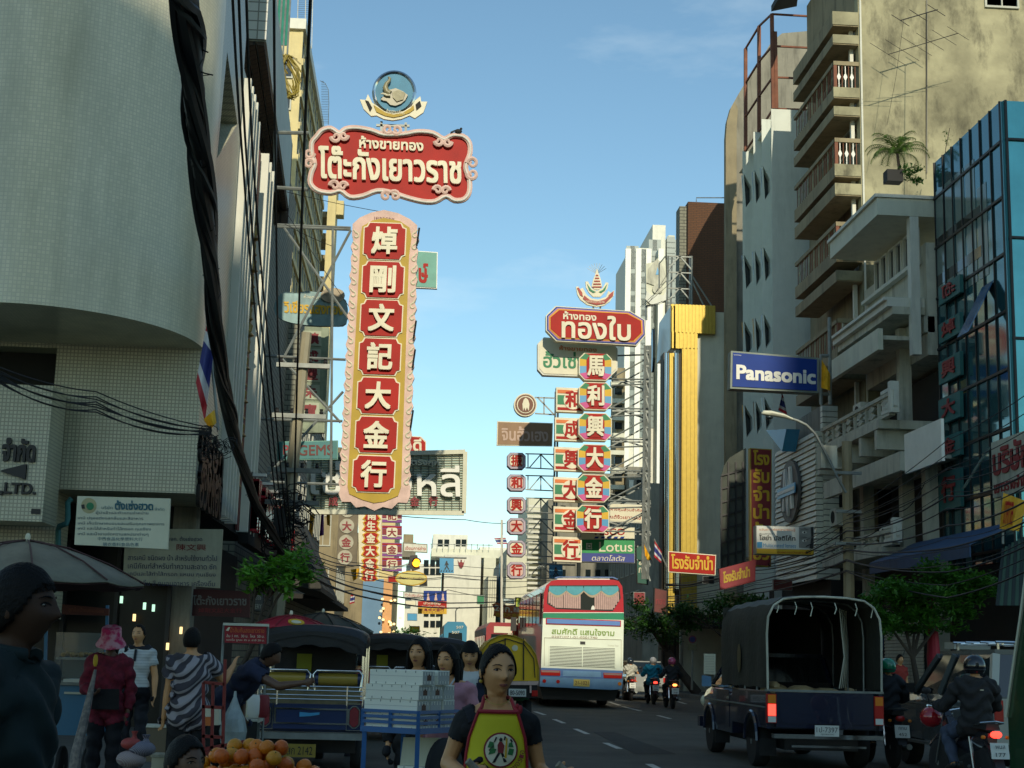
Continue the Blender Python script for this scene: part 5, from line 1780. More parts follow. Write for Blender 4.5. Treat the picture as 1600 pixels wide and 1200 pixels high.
t = thing('teal_sign_reflection','reflection of a teal vertical sign with dim red characters, built onto the glass building','sign',atx(1483,800,GX-.2))  # mirror image of a sign in the glass, built as solid coloured panels
m_tealrefl = mat('teal_reflection',(.03,.15,.14),var=.2)
m_dimred = mat('dim_red',(.30,.03,.03),var=.2)
for k,(ya,yb,ch) in enumerate(((425,478,'โต๊ะ'),(484,538,'焯'),(545,602,'興'),(607,665,'大'),(670,722,'金'),(726,800,'行'))):
 A, B = atx(1466,yb,GX-.2), atx(1498,ya,GX-.2)
 m = MB().prism([(-A.y,A.z),(-B.y,A.z),(-B.y,B.z-.06),(-A.y,B.z-.06)],Frame((GX-.08,0,0),(0,-1,0),(0,0,1)),0,.1)
 pn_ = obj('panel',m,m_tealrefl,t)
 w_ = A.y - B.y
 m = MB()
 put_text(m,ch,FR((GX-.18,0,0)),-A.y+w_*.2,-B.y-w_*.2,A.z+(B.z-A.z)*.2,A.z+(B.z-A.z)*.8,.01,.03,.03)
 obj('character',m,m_dimred,pn_)
A, B = atx(1553,790,GX-.3), atx(1612,668,GX-.3)
t = thing('company_sign','pale board with red lettering at the right edge under the glass wall','sign',(GX-.3,A.y,A.z))
z0_, z1_ = atx(1555,778,GX-.3).z, atx(1555,690,GX-.3).z
fr = FR((GX-.2,0,0))
obj('board',MB().prism([(-A.y,z0_),(-B.y,z0_),(-B.y,z1_),(-A.y,z1_)],fr,0,.12),m_shop,t)
m = MB()
w_ = A.y - B.y
put_text(m,'บริษัท',fr,-A.y+.15,-B.y-.1,z0_+.55,z1_-.15,.121,.03,.03)
obj('lettering',m,m_dimred,t)
m = MB()
put_text(m,'เยาวราชจำกัด',fr,-A.y+.15,-B.y-.1,z0_+.1,z0_+.4,.121,.02,.02)
obj('lettering',m,m_dimred,t)
t = thing('company_notice_board','cream notice board with blue handwriting-like lettering hanging under the tiled building','sign board',at(192,858,22.6))
nb4 =[(121,775),(266,779),(262,858),(116,851)]
YN = 22.6
ppart('board',nb4,YN,0,.08,mat('cream_board',(.62,.62,.46),var=.08),t)
m_ink = mat('board_blue_ink',(.02,.12,.16))
m_inkd = mat('board_blue_dark',(.015,.07,.10))
ptext('บริษัท',[(159,790),(176,790.5),(176,796),(159,795.5)],YN,.01,m_ink,t,bold=.01)
ptext('ตั้งเซ่งฮวด',[(180,782),(239,783.5),(239,797),(180,796)],YN,.01,m_ink,t,bold=.03)
ptext('จำกัด',[(242,793),(257,793.5),(257,798),(242,797.5)],YN,.01,m_ink,t,bold=.01)
for k, s_ in enumerate(('ผู้นำเข้าและตัวแทนจำหน่าย','เคมี ปรุงแต่งรสกลิ่นและสีอาหาร','เคมี เก็บรักษาถนอมและเสริมคุณภาพอาหาร','เคมี และไส้สำหรับทำไส้กรอก กุนเชียง','เคมี และน้ำยาขจัดคราบสกปรกต่างๆ')):
 x0_ = 150 if k == 0 else 122
 x1_ =(232,224,257,236,232)[k]
 y = 798 + k * 8.2
 ptext(s_,q4(x0_,y,x1_,y+6.4,.012),YN,.01,m_inkd,t,bold=.008)
ptext('中西食品化學原料大行',q4(153,839,223,844.5,.012),YN,.01,m_ink,t,bold=.01)
ptext('腸衣香料食品色素',q4(161,847.5,217,853,.012),YN,.01,m_ink,t,bold=.01)
ppart('round_logo',circ(139,790,12,24),YN,.006,.005,mat('logo_tan',(.42,.38,.2)),t)
ppart('logo_green',circ(141,791,6,12),YN,.012,.005,m_green,t)
ppart('logo_dot',[(127,789),(132,788),(133,795),(128,795)],YN,.012,.005,m_black,t)
t = thing('trade_notice_board','pale board with blue and red lines partly behind the cream notice board','sign board',at(290,918,25.4))
YN = 25.4
ppart('board',[(196,826),(348,827),(343,919),(192,908)],YN,0,.08,mat('pale_board',(.34,.34,.24),var=.15,streak=.3),t)
m_navy = mat('board_navy',(.02,.03,.08))
ptext('บจก. ตั้งเซ่งฮวด',q4(262,838,316,845,.01),YN,.01,m_navy,t,bold=.01)
ptext('陳文興',q4(276,850,322,860,.01),YN,.01,m_dred,t,bold=.03)
for k, s_ in enumerate(('สารเคมี ชนิดผง น้ำ สำหรับใช้งานทั่วไป','เคมีภัณฑ์สำหรับทำความสะอาด ซัก','เคมีและไส้ทำไส้กรอก แหนม กุนเชียง','แต่งกลิ่น สี ถนอมอาหาร เครื่องดื่ม')):
 y = 866 + k * 13.2
 ptext(s_,q4(200,y,339-k,y+9,.012),YN,.01,m_navy,t,bold=.02)
t = thing('gold_shop_fascia','dark red shop fascia with faint pale lettering over the left doorway','sign board',at(345,965,26.5))
YN = 26.5
ppart('board',[(300,920),(390,924),(390,965),(300,962)],YN,0,.1,mat('fascia_maroon',(.05,.008,.008)),t)
ptext('โต๊ะกังเยาวราช',q4(302,930,385,945,.01),YN,.01,mat('faint_grey',(.16,.16,.15)),t,bold=.02)
ptext('焯剛文記大金行',q4(310,950,378,957,.01),YN,.01,m_dred,t,bold=.01)
simple_sign('small grey side sign reading LERY beside the red shop fascia',[(394,925),(412,926),(412,956),(394,955)],27.5,mat('side_sign_grey',(.10,.10,.09)),m_dark,[('ASSS',[(396,930),(408,930),(408,937),(396,937)],m_shop,.01),('LERY',[(396,944),(409,944),(409,951),(396,951)],m_shop,.01)])
t = thing('gold_purity_sign','orange scalloped sign reading 24 with white lettering just above the red bus','sign',at(795,968,80))
ppart('board',[(769,944),(776,941),(783,944),(800,947),(818,944),(818,966),(796,968),(771,962),(773,952)],80,0,.3,mat('orange_board',(.50,.13,.03),var=.15),t)
ptext('24ก.',[(773,945),(800,948),(800,957),(773,954)],80,.02,m_cream,t,bold=.03)
ptext('หจก',[(803,949),(816,949),(816,957),(803,956)],80,.02,m_cream,t,bold=.03)
ptext('合成大金行',[(774,957),(816,959),(816,965),(774,963)],80,.02,m_yellow,t,bold=.02)
simple_sign('small lime yellow sign left of the tour bus',[(805,933),(820,934),(820,950),(805,949)],72,mat('lime_sign',(.45,.50,.05)),m_dark,[('ร้าน',[(808,941),(818,941),(818,947),(808,947)],m_green,.01)])
simple_sign('pale blue board behind the lime sign',[(785,934),(804,936),(804,944),(785,942)],84,mat('pale_blue_board',(.25,.38,.4)),m_steel,[('แสง',[(788,936),(800,937),(800,941),(788,940)],m_white,.0)])
t = simple_sign('dark maroon framed board below the gold building',[(1022,918),(1043,922),(1042,960),(1021,957)],60,m_maroon,m_dark,[('ทอง',[(1025,936),(1039,937),(1039,945),(1025,944)],m_dred,.02)])
# VEHICLES
def wheel_meshes(r,wd,n=24):
 ty = MB()
 ty.lathe((0,0,0),[(r*.62,-wd/2),(r*.93,-wd/2),(r,-wd*.3),(r,wd*.3),(r*.93,wd/2),(r*.62,wd/2)],n,'x')
 rm = MB()
 rm.lathe((0,0,0),[(r*.1,-wd*.52),(r*.2,-wd*.4),(r*.5,-wd*.3),(r*.63,-wd*.42),(r*.63,wd*.42),(r*.5,wd*.3),(r*.2,wd*.4),(r*.1,wd*.52)],n,'x')
 return mesh_of(ty,m_rubber,smooth=True), mesh_of(rm,m_steel,smooth=True)
def add_wheel(t,loc,r,wd,spokes=0,name='wheel',ms=None):
 a, b = ms or wheel_meshes(r,wd)
 w_ = inst(name,a,loc,t)
 rr = bpy.data.objects.new('rim',b)
 C.objects.link(rr)
 rr.parent = w_
 if spokes:
  m = MB()
  for k in range(spokes):
   an = 2 * PI * k / spokes
   m.bar((0,.03*math.cos(an),.03*math.sin(an)),(0,r*.66*math.cos(an),r*.66*math.sin(an)),.006,4)
  s_ = bpy.data.objects.new('spokes',mesh_of(m,m_chrome))
  C.objects.link(s_)
  s_.parent = w_
 return w_
def txt3(s,o,u,v,w_,h_,mt,parent,d=.004,bold=.02,name='lettering',thick=0):
 """text on a local plane: o = lower left corner"""
 m = MB()
 put_text(m,s,Frame(o,u,v),0,w_,0,h_,d,thick,bold)
 return obj(name,m,mt,parent)
m_busred = mat('bus_red',(.45,.02,.03),rough=.25,var=.06,coat=.6)
m_buswhite = mat('bus_white',(.74,.80,.66),rough=.3,var=.06,coat=.4)
m_busgreen = mat('bus_green',(.02,.24,.12),rough=.3,var=.06,coat=.4)
m_busblue = mat('bus_blue',(.10,.20,.42),rough=.3,var=.1,coat=.4)
m_buslight = mat('bus_light_blue',(.16,.32,.50),rough=.35,var=.12,scale=4)
m_tail = mat('tail_lamp_red',(.45,.02,.015),rough=.2,var=0)
m_tail_on = mat('tail_lamp_lit',(1,.05,.03),emit=2.5,var=0)
m_amber = mat('amber_lens',(.7,.22,.02),rough=.2,var=0)
m_amber_on = mat('amber_lens_lit',(1,.35,.08),emit=2.5,var=0)
m_platew = mat('plate_white',(.62,.64,.58),var=.05)
m_platey = mat('plate_yellow',(.62,.50,.12),var=.05)
YB_ = 45.0
bs = lambda L_:[(640+x/3.75,880+y/3.75) for x,y in L_]
def bus_slab(name,pts,d0,dep,mt,t):
 return ppart(name,bs(pts),YB_,d0,dep,mt,t)
t = thing('tour_bus','white red and blue tour bus seen from behind with scalloped curtains in its rear window','bus',at(905,1100,YB_))
L_ = 10.5
bus_slab('roof_body',[(783,292),(788,170),(800,130),(830,104),(870,96),(1190,96),(1225,104),(1246,135),(1252,200),(1255,292)],0,L_,m_busred,t)
bus_slab('green_stripe',[(781,322),(783,292.5),(1255,292.5),(1255,332)],0,L_,m_busgreen,t)
bus_slab('white_body',[(770,612),(781,322.5),(1255,332.5),(1250,630)],.0,L_,m_buswhite,t)
bus_slab('blue_body',[(764,664),(770,612.5),(1250,630.5),(1247,682)],.02,L_,m_busblue,t)
bus_slab('bumper',[(762,722),(764,664.5),(1247,682.5),(1244,738),(1180,742)],.08,L_,m_buslight,t)
bus_slab('pale_line',[(783,288),(783,292),(1255,292),(1255,288)],.01,.02,m_white,t)
bus_slab('underbody',[(790,800),(770,722.5),(1180,742.5),(1240,738.5),(1215,810)],-.5,L_-1.5,m_black,t)
bus_slab('window_seal',[(806,205),(812,150),(822,130),(1215,128),(1230,150),(1237,205),(1190,281),(860,268),(806,238)],.012,.03,m_black,t)
bus_slab('window_glass',[(810,205),(816,150),(825,134),(1212,132),(1226,152),(1233,205),(1188,277),(861,264),(810,236)],.02,.008,mat('bus_glass',(.03,.035,.03),rough=.08,var=0),t)
m_cur_p = mat('curtain_pink',(.46,.30,.26),var=.15,scale=12)
m_cur_b = mat('curtain_teal',(.07,.32,.38),var=.15,scale=8)
m_cur_t = mat('curtain_tan',(.42,.33,.22),var=.1)
for (a,b) in ((813,900),(902,1003),(1083,1228)):
 n_ = int((b-a)/12)
 for k in range(n_):
  xa = a +(b-a) * k / n_
  xb = a +(b-a) *(k+.86) / n_
  yb_ = min(275,264+(xa-860)*.04,236+(xa-810)*.7) if xa < 1185 else 275 -(xa-1185) * 1.5
  bus_slab('curtain_fold',[(xa,170),(xb,170),(xb,yb_-3),(xa,yb_-3)],.032,.01,m_cur_p,t)
for k in range(4):
 xa = 816 + k * 102
 arc_ =[(xa,150),(xa+2,136),(xa+98,136),(xa+101,150)]
 low =[(xa+101-q*101/8,168+34*math.sin(PI*q/8)) for q in range(9)]
 bus_slab('curtain_swag_trim',arc_+low,.038,.004,m_cur_t,t)
 low2 =[(xa+101-q*101/8,160+28*math.sin(PI*q/8)) for q in range(9)]
 bus_slab('curtain_swag',arc_+low2,.046,.006,m_cur_b,t)
bus_slab('white_toy',[(1062,272),(1066,255),(1074,247),(1082,255),(1084,272)],.04,.02,m_white,t)
bus_slab('blue_bar_rim',[(798,320),(1238,336),(1238,371),(798,357)],.03,.03,m_busred,t)
bus_slab('blue_bar',[(804,325),(1232,341),(1232,366),(804,352)],.05,.02,mat('bus_bar_blue',(.14,.26,.55),rough=.15,coat=.8),t)
ptext('สมศักดิ์ แสนใจงาม',bs([(835,377),(1200,392),(1198,426),(833,414)]),YB_,.01,mat('lettering_green',(.22,.33,.08)),t,bold=.03)
ptext('02071071-01-0201740',bs([(833,424),(1100,433),(1100,443),(833,436)]),YB_,.01,mat('lettering_brown',(.25,.14,.08)),t,bold=.01)
m = MB()
for pts2 in ([(790,600),(790,436),(1240,448),(1240,612)], ):
 P =[at(x,y,YB_-.012) for x,y in bs(pts2)]
 for i in range(3):
  m.bar(P[i],P[i+1],.008,4)
obj('hatch_seam',m,m_shop,t)
bus_slab('grille_recess',[(816,486),(1206,500),(1204,614),(815,600)],.012,.01,m_dark,t)
for k in range(13):
 y = 489 + k * 8.6
 bus_slab('grille_slat',[(818,y),(1203,y+14),(1203,y+19),(818,y+5)],.035,.02,m_buswhite,t)
for x in (816,1010,1202):
 bus_slab('grille_post',[(x,486+(x-816)*.036),(x+5,486+(x-816)*.036),(x+4,600+(x-816)*.036),(x-1,600+(x-816)*.036)],.042,.03,m_buswhite,t)
bus_slab('lock_badge',[(999,458),(1029,459),(1029,476),(999,475)],.02,.02,m_black,t)
ptext('Thomas Tour',bs([(1160,478),(1225,480),(1225,488),(1160,486)]),YB_,.01,m_shop,t,bold=.01)
for (a,b,y0_) in ((768,882,626),(1135,1244,642)):
 bus_slab('tail_lamp',[(a,y0_),(b,y0_+3),(b,y0_+34),(a,y0_+31)],.04,.03,m_tail,t)
 bus_slab('tail_lamp_lens',[(a+4,y0_+2),(b-4,y0_+5),(b-4,y0_+15),(a+4,y0_+12)],.045,.004,mat('lens_pinkish',(.35,.2,.16)),t)
bus_slab('centre_panel',[(900,628),(1120,636),(1120,668),(898,662)],.035,.012,m_buslight,t)
bus_slab('number_plate',[(960,678),(1054,682),(1052,724),(958,719)],.1,.015,m_platey,t)
ptext('21-1021',bs([(968,688),(1046,692),(1045,714),(967,710)]),YB_,.11,m_maroon,t,bold=.02)
for (x,y,mt_) in ((788,690,m_tail),(868,693,m_tail),(1228,706,m_amber)):
 bus_slab('round_lamp',[(x+11*math.cos(a*PI/6),y+11*math.sin(a*PI/6)) for a in range(12)],.1,.02,mt_,t)
bus_slab('roof_rail',[(850,84),(870,78),(1195,80),(1222,92),(1218,96),(1190,85),(875,83),(855,90)],.0,.12,m_busblue,t)
bus_slab('roof_unit',[(870,95.5),(880,84),(1185,85),(1195,95.5)],-.6,3,m_white,t)
lx = at(*bs([(783,292)])[0],YB_).x
z_w0, z_w1 = at(850,990,YB_).z, at(850,925,YB_).z
obj('side_windows',MB().box(lx-.03,lx-.003,YB_+.8,YB_+L_-.5,z_w0+.3,z_w1),m_glass,t)
for k in range(7):
 y = YB_ + .8 + k * 1.45
 obj('window_pillar',MB().box(lx-.04,lx-.031,y,y+.07,z_w0+.3,z_w1),m_dred,t)
wm_ = wheel_meshes(.5,.28)
for x, y in ((lx+.3,3),(lx+2.2,3),(lx+.3,8.5),(lx+2.2,8.5)):
 add_wheel(t,(x,YB_+y,.5),.5,.28,ms=wm_)
obj('mirror',MB().box(lx-.3,lx-.1,YB_+L_-.2,YB_+L_,2.4,2.9),m_black,t)
# covered pickup truck
YP = 21.0
X0, X1 = 5.02, 6.68
m_navy_body = mat('navy_paint',(.010,.014,.035),rough=.22,var=.1,coat=.7)
m_canvas = mat('canvas_green_black',(.035,.034,.022),rough=.85,var=.35,scale=2,bump=.5,bscale=9)
m_canvas_top = mat('canvas_grey_top',(.11,.115,.10),rough=.85,var=.3,scale=3,bump=.5,bscale=9)
t = thing('pickup_truck','dark blue pickup truck with a black canvas hood and open back','pickup truck',((X0+X1)/2,YP+2.5,0))
bed = MB()
bed.box(X0,X0+.05,YP,YP+2.3,.58,1.1)
bed.box(X1-.05,X1,YP,YP+2.3,.58,1.1)
bed.box(X0+.051,X1-.051,YP+.06,YP+2.3,.58,.66)
obj('bed',bed,m_navy_body,t)
m = MB()
m.hexa([(X0+.13,YP-.02,.60),(X1-.13,YP-.02,.60),(X1-.13,YP+.04,.60),(X0+.13,YP+.04,.60)],[(X0+.13,YP-.02,1.09),(X1-.13,YP-.02,1.09),(X1-.13,YP+.04,1.09),(X0+.13,YP+.04,1.09)])
tg = obj('tailgate',m,m_navy_body,t)
obj('tailgate_ridge',MB().box(X0+.2,X1-.2,YP-.04,YP-.021,.66,.69),m_navy_body,tg)
obj('bed_lip',MB().box(X0-.02,X1+.02,YP-.02,YP+.06,1.095,1.125),m_steel,t)
for sx, xa, xb in ((0,X0-.005,X0+.125),(1,X1-.125,X1+.005)):
 tl = obj('tail_lamp',MB().box(xa,xb,YP-.05,YP+.05,.66,1.06),m_tail,t)
 obj('amber_lens',MB().box(xa+.01,xb-.01,YP-.056,YP-.051,.93,1.05),m_amber,tl)
 obj('red_lens',MB().box(xa+.01,xb-.01,YP-.056,YP-.051,.76,.92),m_tail_on if sx==0 else m_tail,tl)
 obj('reverse_lens',MB().box(xa+.01,xb-.01,YP-.056,YP-.051,.67,.75),m_platew,tl)
bp_ = MB()
bp_.box(X0+.05,X1-.05,YP-.22,YP-.06,.46,.52)
bp_.box(X0+.3,X1-.3,YP-.2,YP-.08,.34,.37)
obj('rear_bumper',bp_,m_chrome,t)
pl_ = obj('number_plate',MB().box(5.64,5.98,YP-.25,YP-.235,.50,.65),m_platew,t)
txt3('1ป-7397',(5.66,YP-.25,.555),(1,0,0),(0,0,1),.30,.075,m_black,pl_,.003)
txt3('กรุงเทพมหานคร',(5.72,YP-.25,.512),(1,0,0),(0,0,1),.18,.025,m_black,pl_,.003,bold=.0)
obj('chassis',MB().box(X0+.3,X1-.3,YP+.2,YP+4.6,.28,.45),m_black,t)
cab = MB()
secs =[(YP+2.3,.40,1.1,X0,X1),(YP+2.36,.40,1.1,X0,X1),(YP+4.1,.40,1.08,X0,X1),(YP+4.75,.42,1.0,X0+.03,X1-.03),(YP+5.05,.5,.9,X0+.14,X1-.14)]
rings =[[(a,y,z0_),(b,y,z0_),(b,y,z1_-.12),(b-.05,y,z1_),(a+.05,y,z1_),(a,y,z1_-.12)] for y,z0_,z1_,a,b in secs]
cab.loft(rings)
obj('front_body',cab,m_navy_body,t)
gh = MB()
r0 =[(X0+.04,YP+2.35,1.1),(X1-.04,YP+2.35,1.1),(X1-.04,YP+4.05,1.09),(X0+.04,YP+4.05,1.09)]
r1 =[(X0+.17,YP+2.45,1.58),(X1-.17,YP+2.45,1.58),(X1-.2,YP+3.35,1.58),(X0+.2,YP+3.35,1.58)]
gh.hexa(r0,r1)
obj('cab_windows',gh,m_glass,t)
obj('cab_roof',MB().hexa([V(p)+V((0,0,.001)) for p in r1],[V(p)+V((0,0,.06)) for p in r1]),m_navy_body,t)
for a, b in ((r0[0],r1[0]),(r0[3],r1[3]),(r0[1],r1[1]),(r0[2],r1[2]),((X0+.04,YP+3.2,1.1),(X0+.18,YP+3.0,1.58))):
 obj('window_pillar',MB().bar(a,b,.028,4),m_navy_body,t)
obj('window_chrome',MB().bar((X0+.02,YP+2.4,1.11),(X0+.02,YP+4.1,1.1),.012,4),m_chrome,t)
obj('body_trim',MB().box(X0-.012,X0-.002,YP+.1,YP+4.5,.86,.88),m_steel,t)
dr = obj('door',MB().box(X0-.008,X0-.001,YP+2.5,YP+3.75,.48,1.05),m_navy_body,t)
obj('handle',MB().box(X0-.03,X0-.009,YP+2.6,YP+2.75,.92,.95),m_chrome,dr)
obj('mirror',MB().hexa([(X0-.22,YP+3.65,1.08),(X0-.06,YP+3.65,1.08),(X0-.06,YP+3.65,1.24),(X0-.22,YP+3.65,1.26)],[(X0-.2,YP+3.75,1.1),(X0-.06,YP+3.75,1.1),(X0-.06,YP+3.75,1.22),(X0-.2,YP+3.75,1.24)]),m_buslight,t)
obj('front_bumper',MB().box(X0+.0,X1,YP+4.95,YP+5.15,.38,.55),m_navy_body,t)
obj('headlight',MB().ball((X0+.08,YP+4.85,.82),.09,.12,.1),m_cream,t,True)
wm_ = wheel_meshes(.35,.22)
for x, y in ((X0+.1,.95),(X1-.1,.95),(X0+.1,4.05),(X1-.1,4.05)):
 add_wheel(t,(x,YP+y,.35),.35,.22,ms=wm_)
for y in (.95,4.05):
 m = MB()
 rin =[(V((X0-.015,YP+y+.40*math.cos(a),.38+.40*math.sin(a)))) for a in [PI*k/10 for k in range(11)]]
 m.tube(rin,.03,6)
 obj('wheel_arch',m,m_navy_body,t)
 obj('arch_well',MB().prism([(.38*math.cos(a),.38*math.sin(a)) for a in [PI*k/10 for k in range(11)]],Frame((X0-.006,YP+y,.4),(0,1,0),(0,0,1),(-1,0,0)),0,.004),m_black,t)
for y in (.45,3.6):
 obj('mud_flap',MB().box(X0+.0,X0+.24,YP+y,YP+y+.02,.18,.42),m_rubber,t)
zt_ = 2.44
hoop =[(X0+.01,1.12),(X0+.0,1.9),(X0+.02,2.14),(X0+.1,2.3),(X0+.24,2.395),(X0+.5,2.43),(X0+.83,zt_),(X1-.5,2.43),(X1-.24,2.395),(X1-.1,2.3),(X1-.02,2.14),(X1,1.9),(X1-.01,1.12)]
m = MB()
m.tube([(x,YP-.02,z) for x,z in hoop],.017,8)
obj('rear_hoop',m,m_shop,t,True)
for k in range(3):
 m = MB()
 m.tube([(x+(X0+.83-x)*.03,YP+.75+k*.8,z-.03) for x,z in hoop],.014,6)
 obj('inner_hoop',m,m_steel,t)
def canvas(name,idx,mt):
 m = MB()
 ys =[YP+3.1*k/12 for k in range(13)]
 rr =[]
 for j, y in enumerate(ys):
  row =[]
  for (x,z) in [hoop[i] for i in idx]:
   s_ = .012 * math.sin(j*1.9+x*3)
   row.append(V((x+(s_ if x<X0+.1 or x>X1-.1 else 0)-(.012 if x<5.8 else -.012)*(x<X0+.3 or x>X1-.3),y,z+.022+s_-.02*max(0,(y-YP-2)))))
  rr.append(row)
 n_ = len(idx)
 m.add([v for r in rr for v in r],[(j*n_+i,j*n_+i+1,j*n_+n_+i+1,j*n_+n_+i) for j in range(12) for i in range(n_-1)])
 return obj(name,m,mt,t,True)
canvas('canvas_left',[0,1,2,3],m_canvas)
canvas('canvas_top',[3,4,5,6,7,8,9],m_canvas_top)
canvas('canvas_right',[9,10,11,12],m_canvas)
obj('canvas_front',MB().box(X0+.02,X1-.02,YP+3.08,YP+3.1,1.62,2.36),m_canvas,t)
obj('front_frame',MB().box(X0+.1,X1-.1,YP+2.25,YP+2.29,1.1,1.2),m_black,t)
obj('canvas_emblem',MB().prism(oval(.12,.22,14),Frame((X0-.02,YP+1.7,1.55),(0,-1,0),(0,0,1),(-1,0,0)),0,.006),mat('faded_gold',(.10,.08,.03)),t)
for k, x in enumerate((X0+.16,X0+.42,X0+.65,X0+1.0,X0+1.3,X0+1.53)):
 m = MB()
 m.tube([(x,YP+.02,2.36),(x+.02,YP,2.28),(x-.01,YP,2.2-.02*(k%3))],.008,5)
 obj('tie_cord',m,m_palewall,t)
for k in range(4):
 obj('side_strap',MB().tube([(X1-.45+k*.12,YP+.5+.3*k,2.3),(X1-.42+k*.1,YP+.4+.3*k,1.6),(X1-.5+k*.12,YP+.4+.3*k,1.15)],.009,4),m_shop,t)
random.seed(5)
m_sack = mat('sack_tan',(.34,.24,.11),var=.25,scale=8,bump=.6,bscale=20)
for k,(x,y) in enumerate(((5.25,21.5),(5.62,21.45),(5.98,21.4),(5.4,22.1),(5.85,22.1))):
 m = MB()
 m.ball((x,y,1.07),.22,.32,.09+.03*(k%2),12,8)
 if k == 0:
  m.ball((x-.02,y,1.15),.1,.2,.09,10,6)
 tag(obj('sack',m,m_sack,None,True),('tan sack with a raised corner at the left of the pickup bed','tan sack second from left in the pickup bed','tan sack at the middle right of the pickup bed','tan sack deeper in the pickup bed on the left','tan sack deeper in the pickup bed on the right')[k],'sack','sacks in the pickup bed')
 # grey wagon with roof rack
t = thing('station_wagon','grey four wheel drive wagon with a chrome roof rack beside the pickup','car',(8.55,22,0))
m_wagon = mat('wagon_grey',(.11,.125,.12),rough=.25,var=.05,coat=.7)
m_wagon_lit = mat('wagon_grey_lit',(.42,.43,.36),rough=.3,var=.05,coat=.5)  # paler copy of the body grey; light on the back put into the colour
wx0, wx1, wy = 7.72, 9.4, 19.6
m = MB()
secs =[(wy,.45,1.12),(wy+.1,.42,1.12),(wy+2.9,.42,1.1),(wy+4.1,.45,1.02),(wy+4.4,.52,.9)]
m.loft([[(wx0,y,a),(wx1,y,a),(wx1,y,b-.1),(wx1-.04,y,b),(wx0+.04,y,b),(wx0,y,b-.1)] for y,a,b in secs])
obj('body',m,m_wagon,t)
obj('rear_panel',MB().box(wx0+.02,wx1-.02,wy-.03,wy-.003,.5,1.1),m_wagon_lit,t)
r0 =[(wx0+.03,wy,1.12),(wx1-.03,wy,1.12),(wx1-.03,wy+3.1,1.1),(wx0+.03,wy+3.1,1.1)]
r1 =[(wx0+.13,wy+.15,1.68),(wx1-.13,wy+.15,1.68),(wx1-.16,wy+2.35,1.66),(wx0+.16,wy+2.35,1.66)]
obj('windows',MB().hexa(r0,r1),m_glass,t)
obj('roof',MB().hexa([V(p)+V((0,0,.002)) for p in r1],[V(p)+V((0,0,.07)) for p in r1]),m_wagon,t)
for f0, f1, r_ in ((0,0,.05),(.34,.32,.045),(.64,.68,.045),(1,1,.04)):
 a = V(r0[0]).lerp(V(r0[3]),f0)
 b = V(r1[0]).lerp(V(r1[3]),f1)
 obj('window_pillar',MB().bar(a,b,r_,4),m_wagon if f0 else m_wagon_lit,t)
obj('rear_pillar',MB().bar(r0[1],r1[1],.05,4),m_wagon_lit,t)
obj('belt_line',MB().box(wx0-.01,wx0-.002,wy+.1,wy+4,.94,.96),m_steel,t)
obj('lower_step',MB().box(wx0-.08,wx0+.05,wy+1,wy+3.2,.36,.40),m_steel,t)
rk = MB()
for x in (wx0+.3,wx0+.7,wx1-.7,wx1-.3):
 rk.bar((x,wy+.3,1.83),(x,wy+1.9,1.83),.018,6)
for y in (.3,.85,1.4,1.9):
 rk.bar((wx0+.2,wy+y,1.85),(wx1-.2,wy+y,1.85),.018,6)
for x in (wx0+.25,wx1-.25):
 for y in (.35,1.85):
  rk.bar((x,wy+y,1.72),(x,wy+y,1.85),.015,4)
obj('roof_rack',rk,m_chrome,t)
obj('sunroof_tray',MB().box(wx0+.25,wx0+.8,wy+2.0,wy+2.4,1.76,1.86),m_wagon_lit,t)
wm_ = wheel_meshes(.36,.22)
for x, y in ((wx0+.1,.8),(wx1-.1,.8),(wx0+.1,3.6),(wx1-.1,3.6)):
 add_wheel(t,(x,wy+y,.36),.36,.22,ms=wm_)
obj('door_mirror',MB().box(wx0-.18,wx0-.02,wy+3.0,wy+3.08,1.1,1.24),m_black,t)
obj('tail_lamp',MB().box(wx0+.02,wx0+.14,wy-.05,wy-.031,.8,1.08),m_tail,t)
# green bus at the right edge (its nose)
t = thing('green_bus','dark green bus front corner cut off by the right edge of the photo','bus',(5.4,5,0))
m_gbus = mat('dark_green_paint',(.008,.05,.015),rough=.22,var=.1,coat=.6)
A =[at(1568,1215,10),at(1564,1120,10),at(1575,1050,10),at(1590,960,10),at(1603,870,10),at(1618,760,10)]
ysh =[0,.06,0,-.12,-.3,-.6]
gx = 4.05
prof =[]
for p, s_ in zip(A,ysh):
 prof.append((p.x,p.z))
m = MB()
side =[]
for (x,z) in prof:
 yy = 10 -(x-prof[1][0]) * 2.2
 side.append((yy,z))
side =[(side[0][0],.35)] + side
ring_l =[V((gx,y*gx/4.05,z)) for y,z in side] +[V((gx,-2,side[-1][1])),V((gx,-2,.35))]
ring_r =[V((6.5,v.y,v.z)) for v in ring_l]
m.hexa(ring_l,ring_r)
obj('body',m,m_gbus,t)
obj('side_window',MB().box(gx-.012,gx-.003,1,9.0,1.15,1.95),m_glass,t)
obj('chrome_edge',MB().tube([v+V((-.012,.0,0)) for v in ring_l[2:7]],.012,5),m_palewall,t)
wm_ = wheel_meshes(.48,.28)
for y in (7.2,2):
 add_wheel(t,(gx+.18,y,.48),.48,.28,ms=wm_)
 add_wheel(t,(6.3,y,.48),.48,.28,ms=wm_)
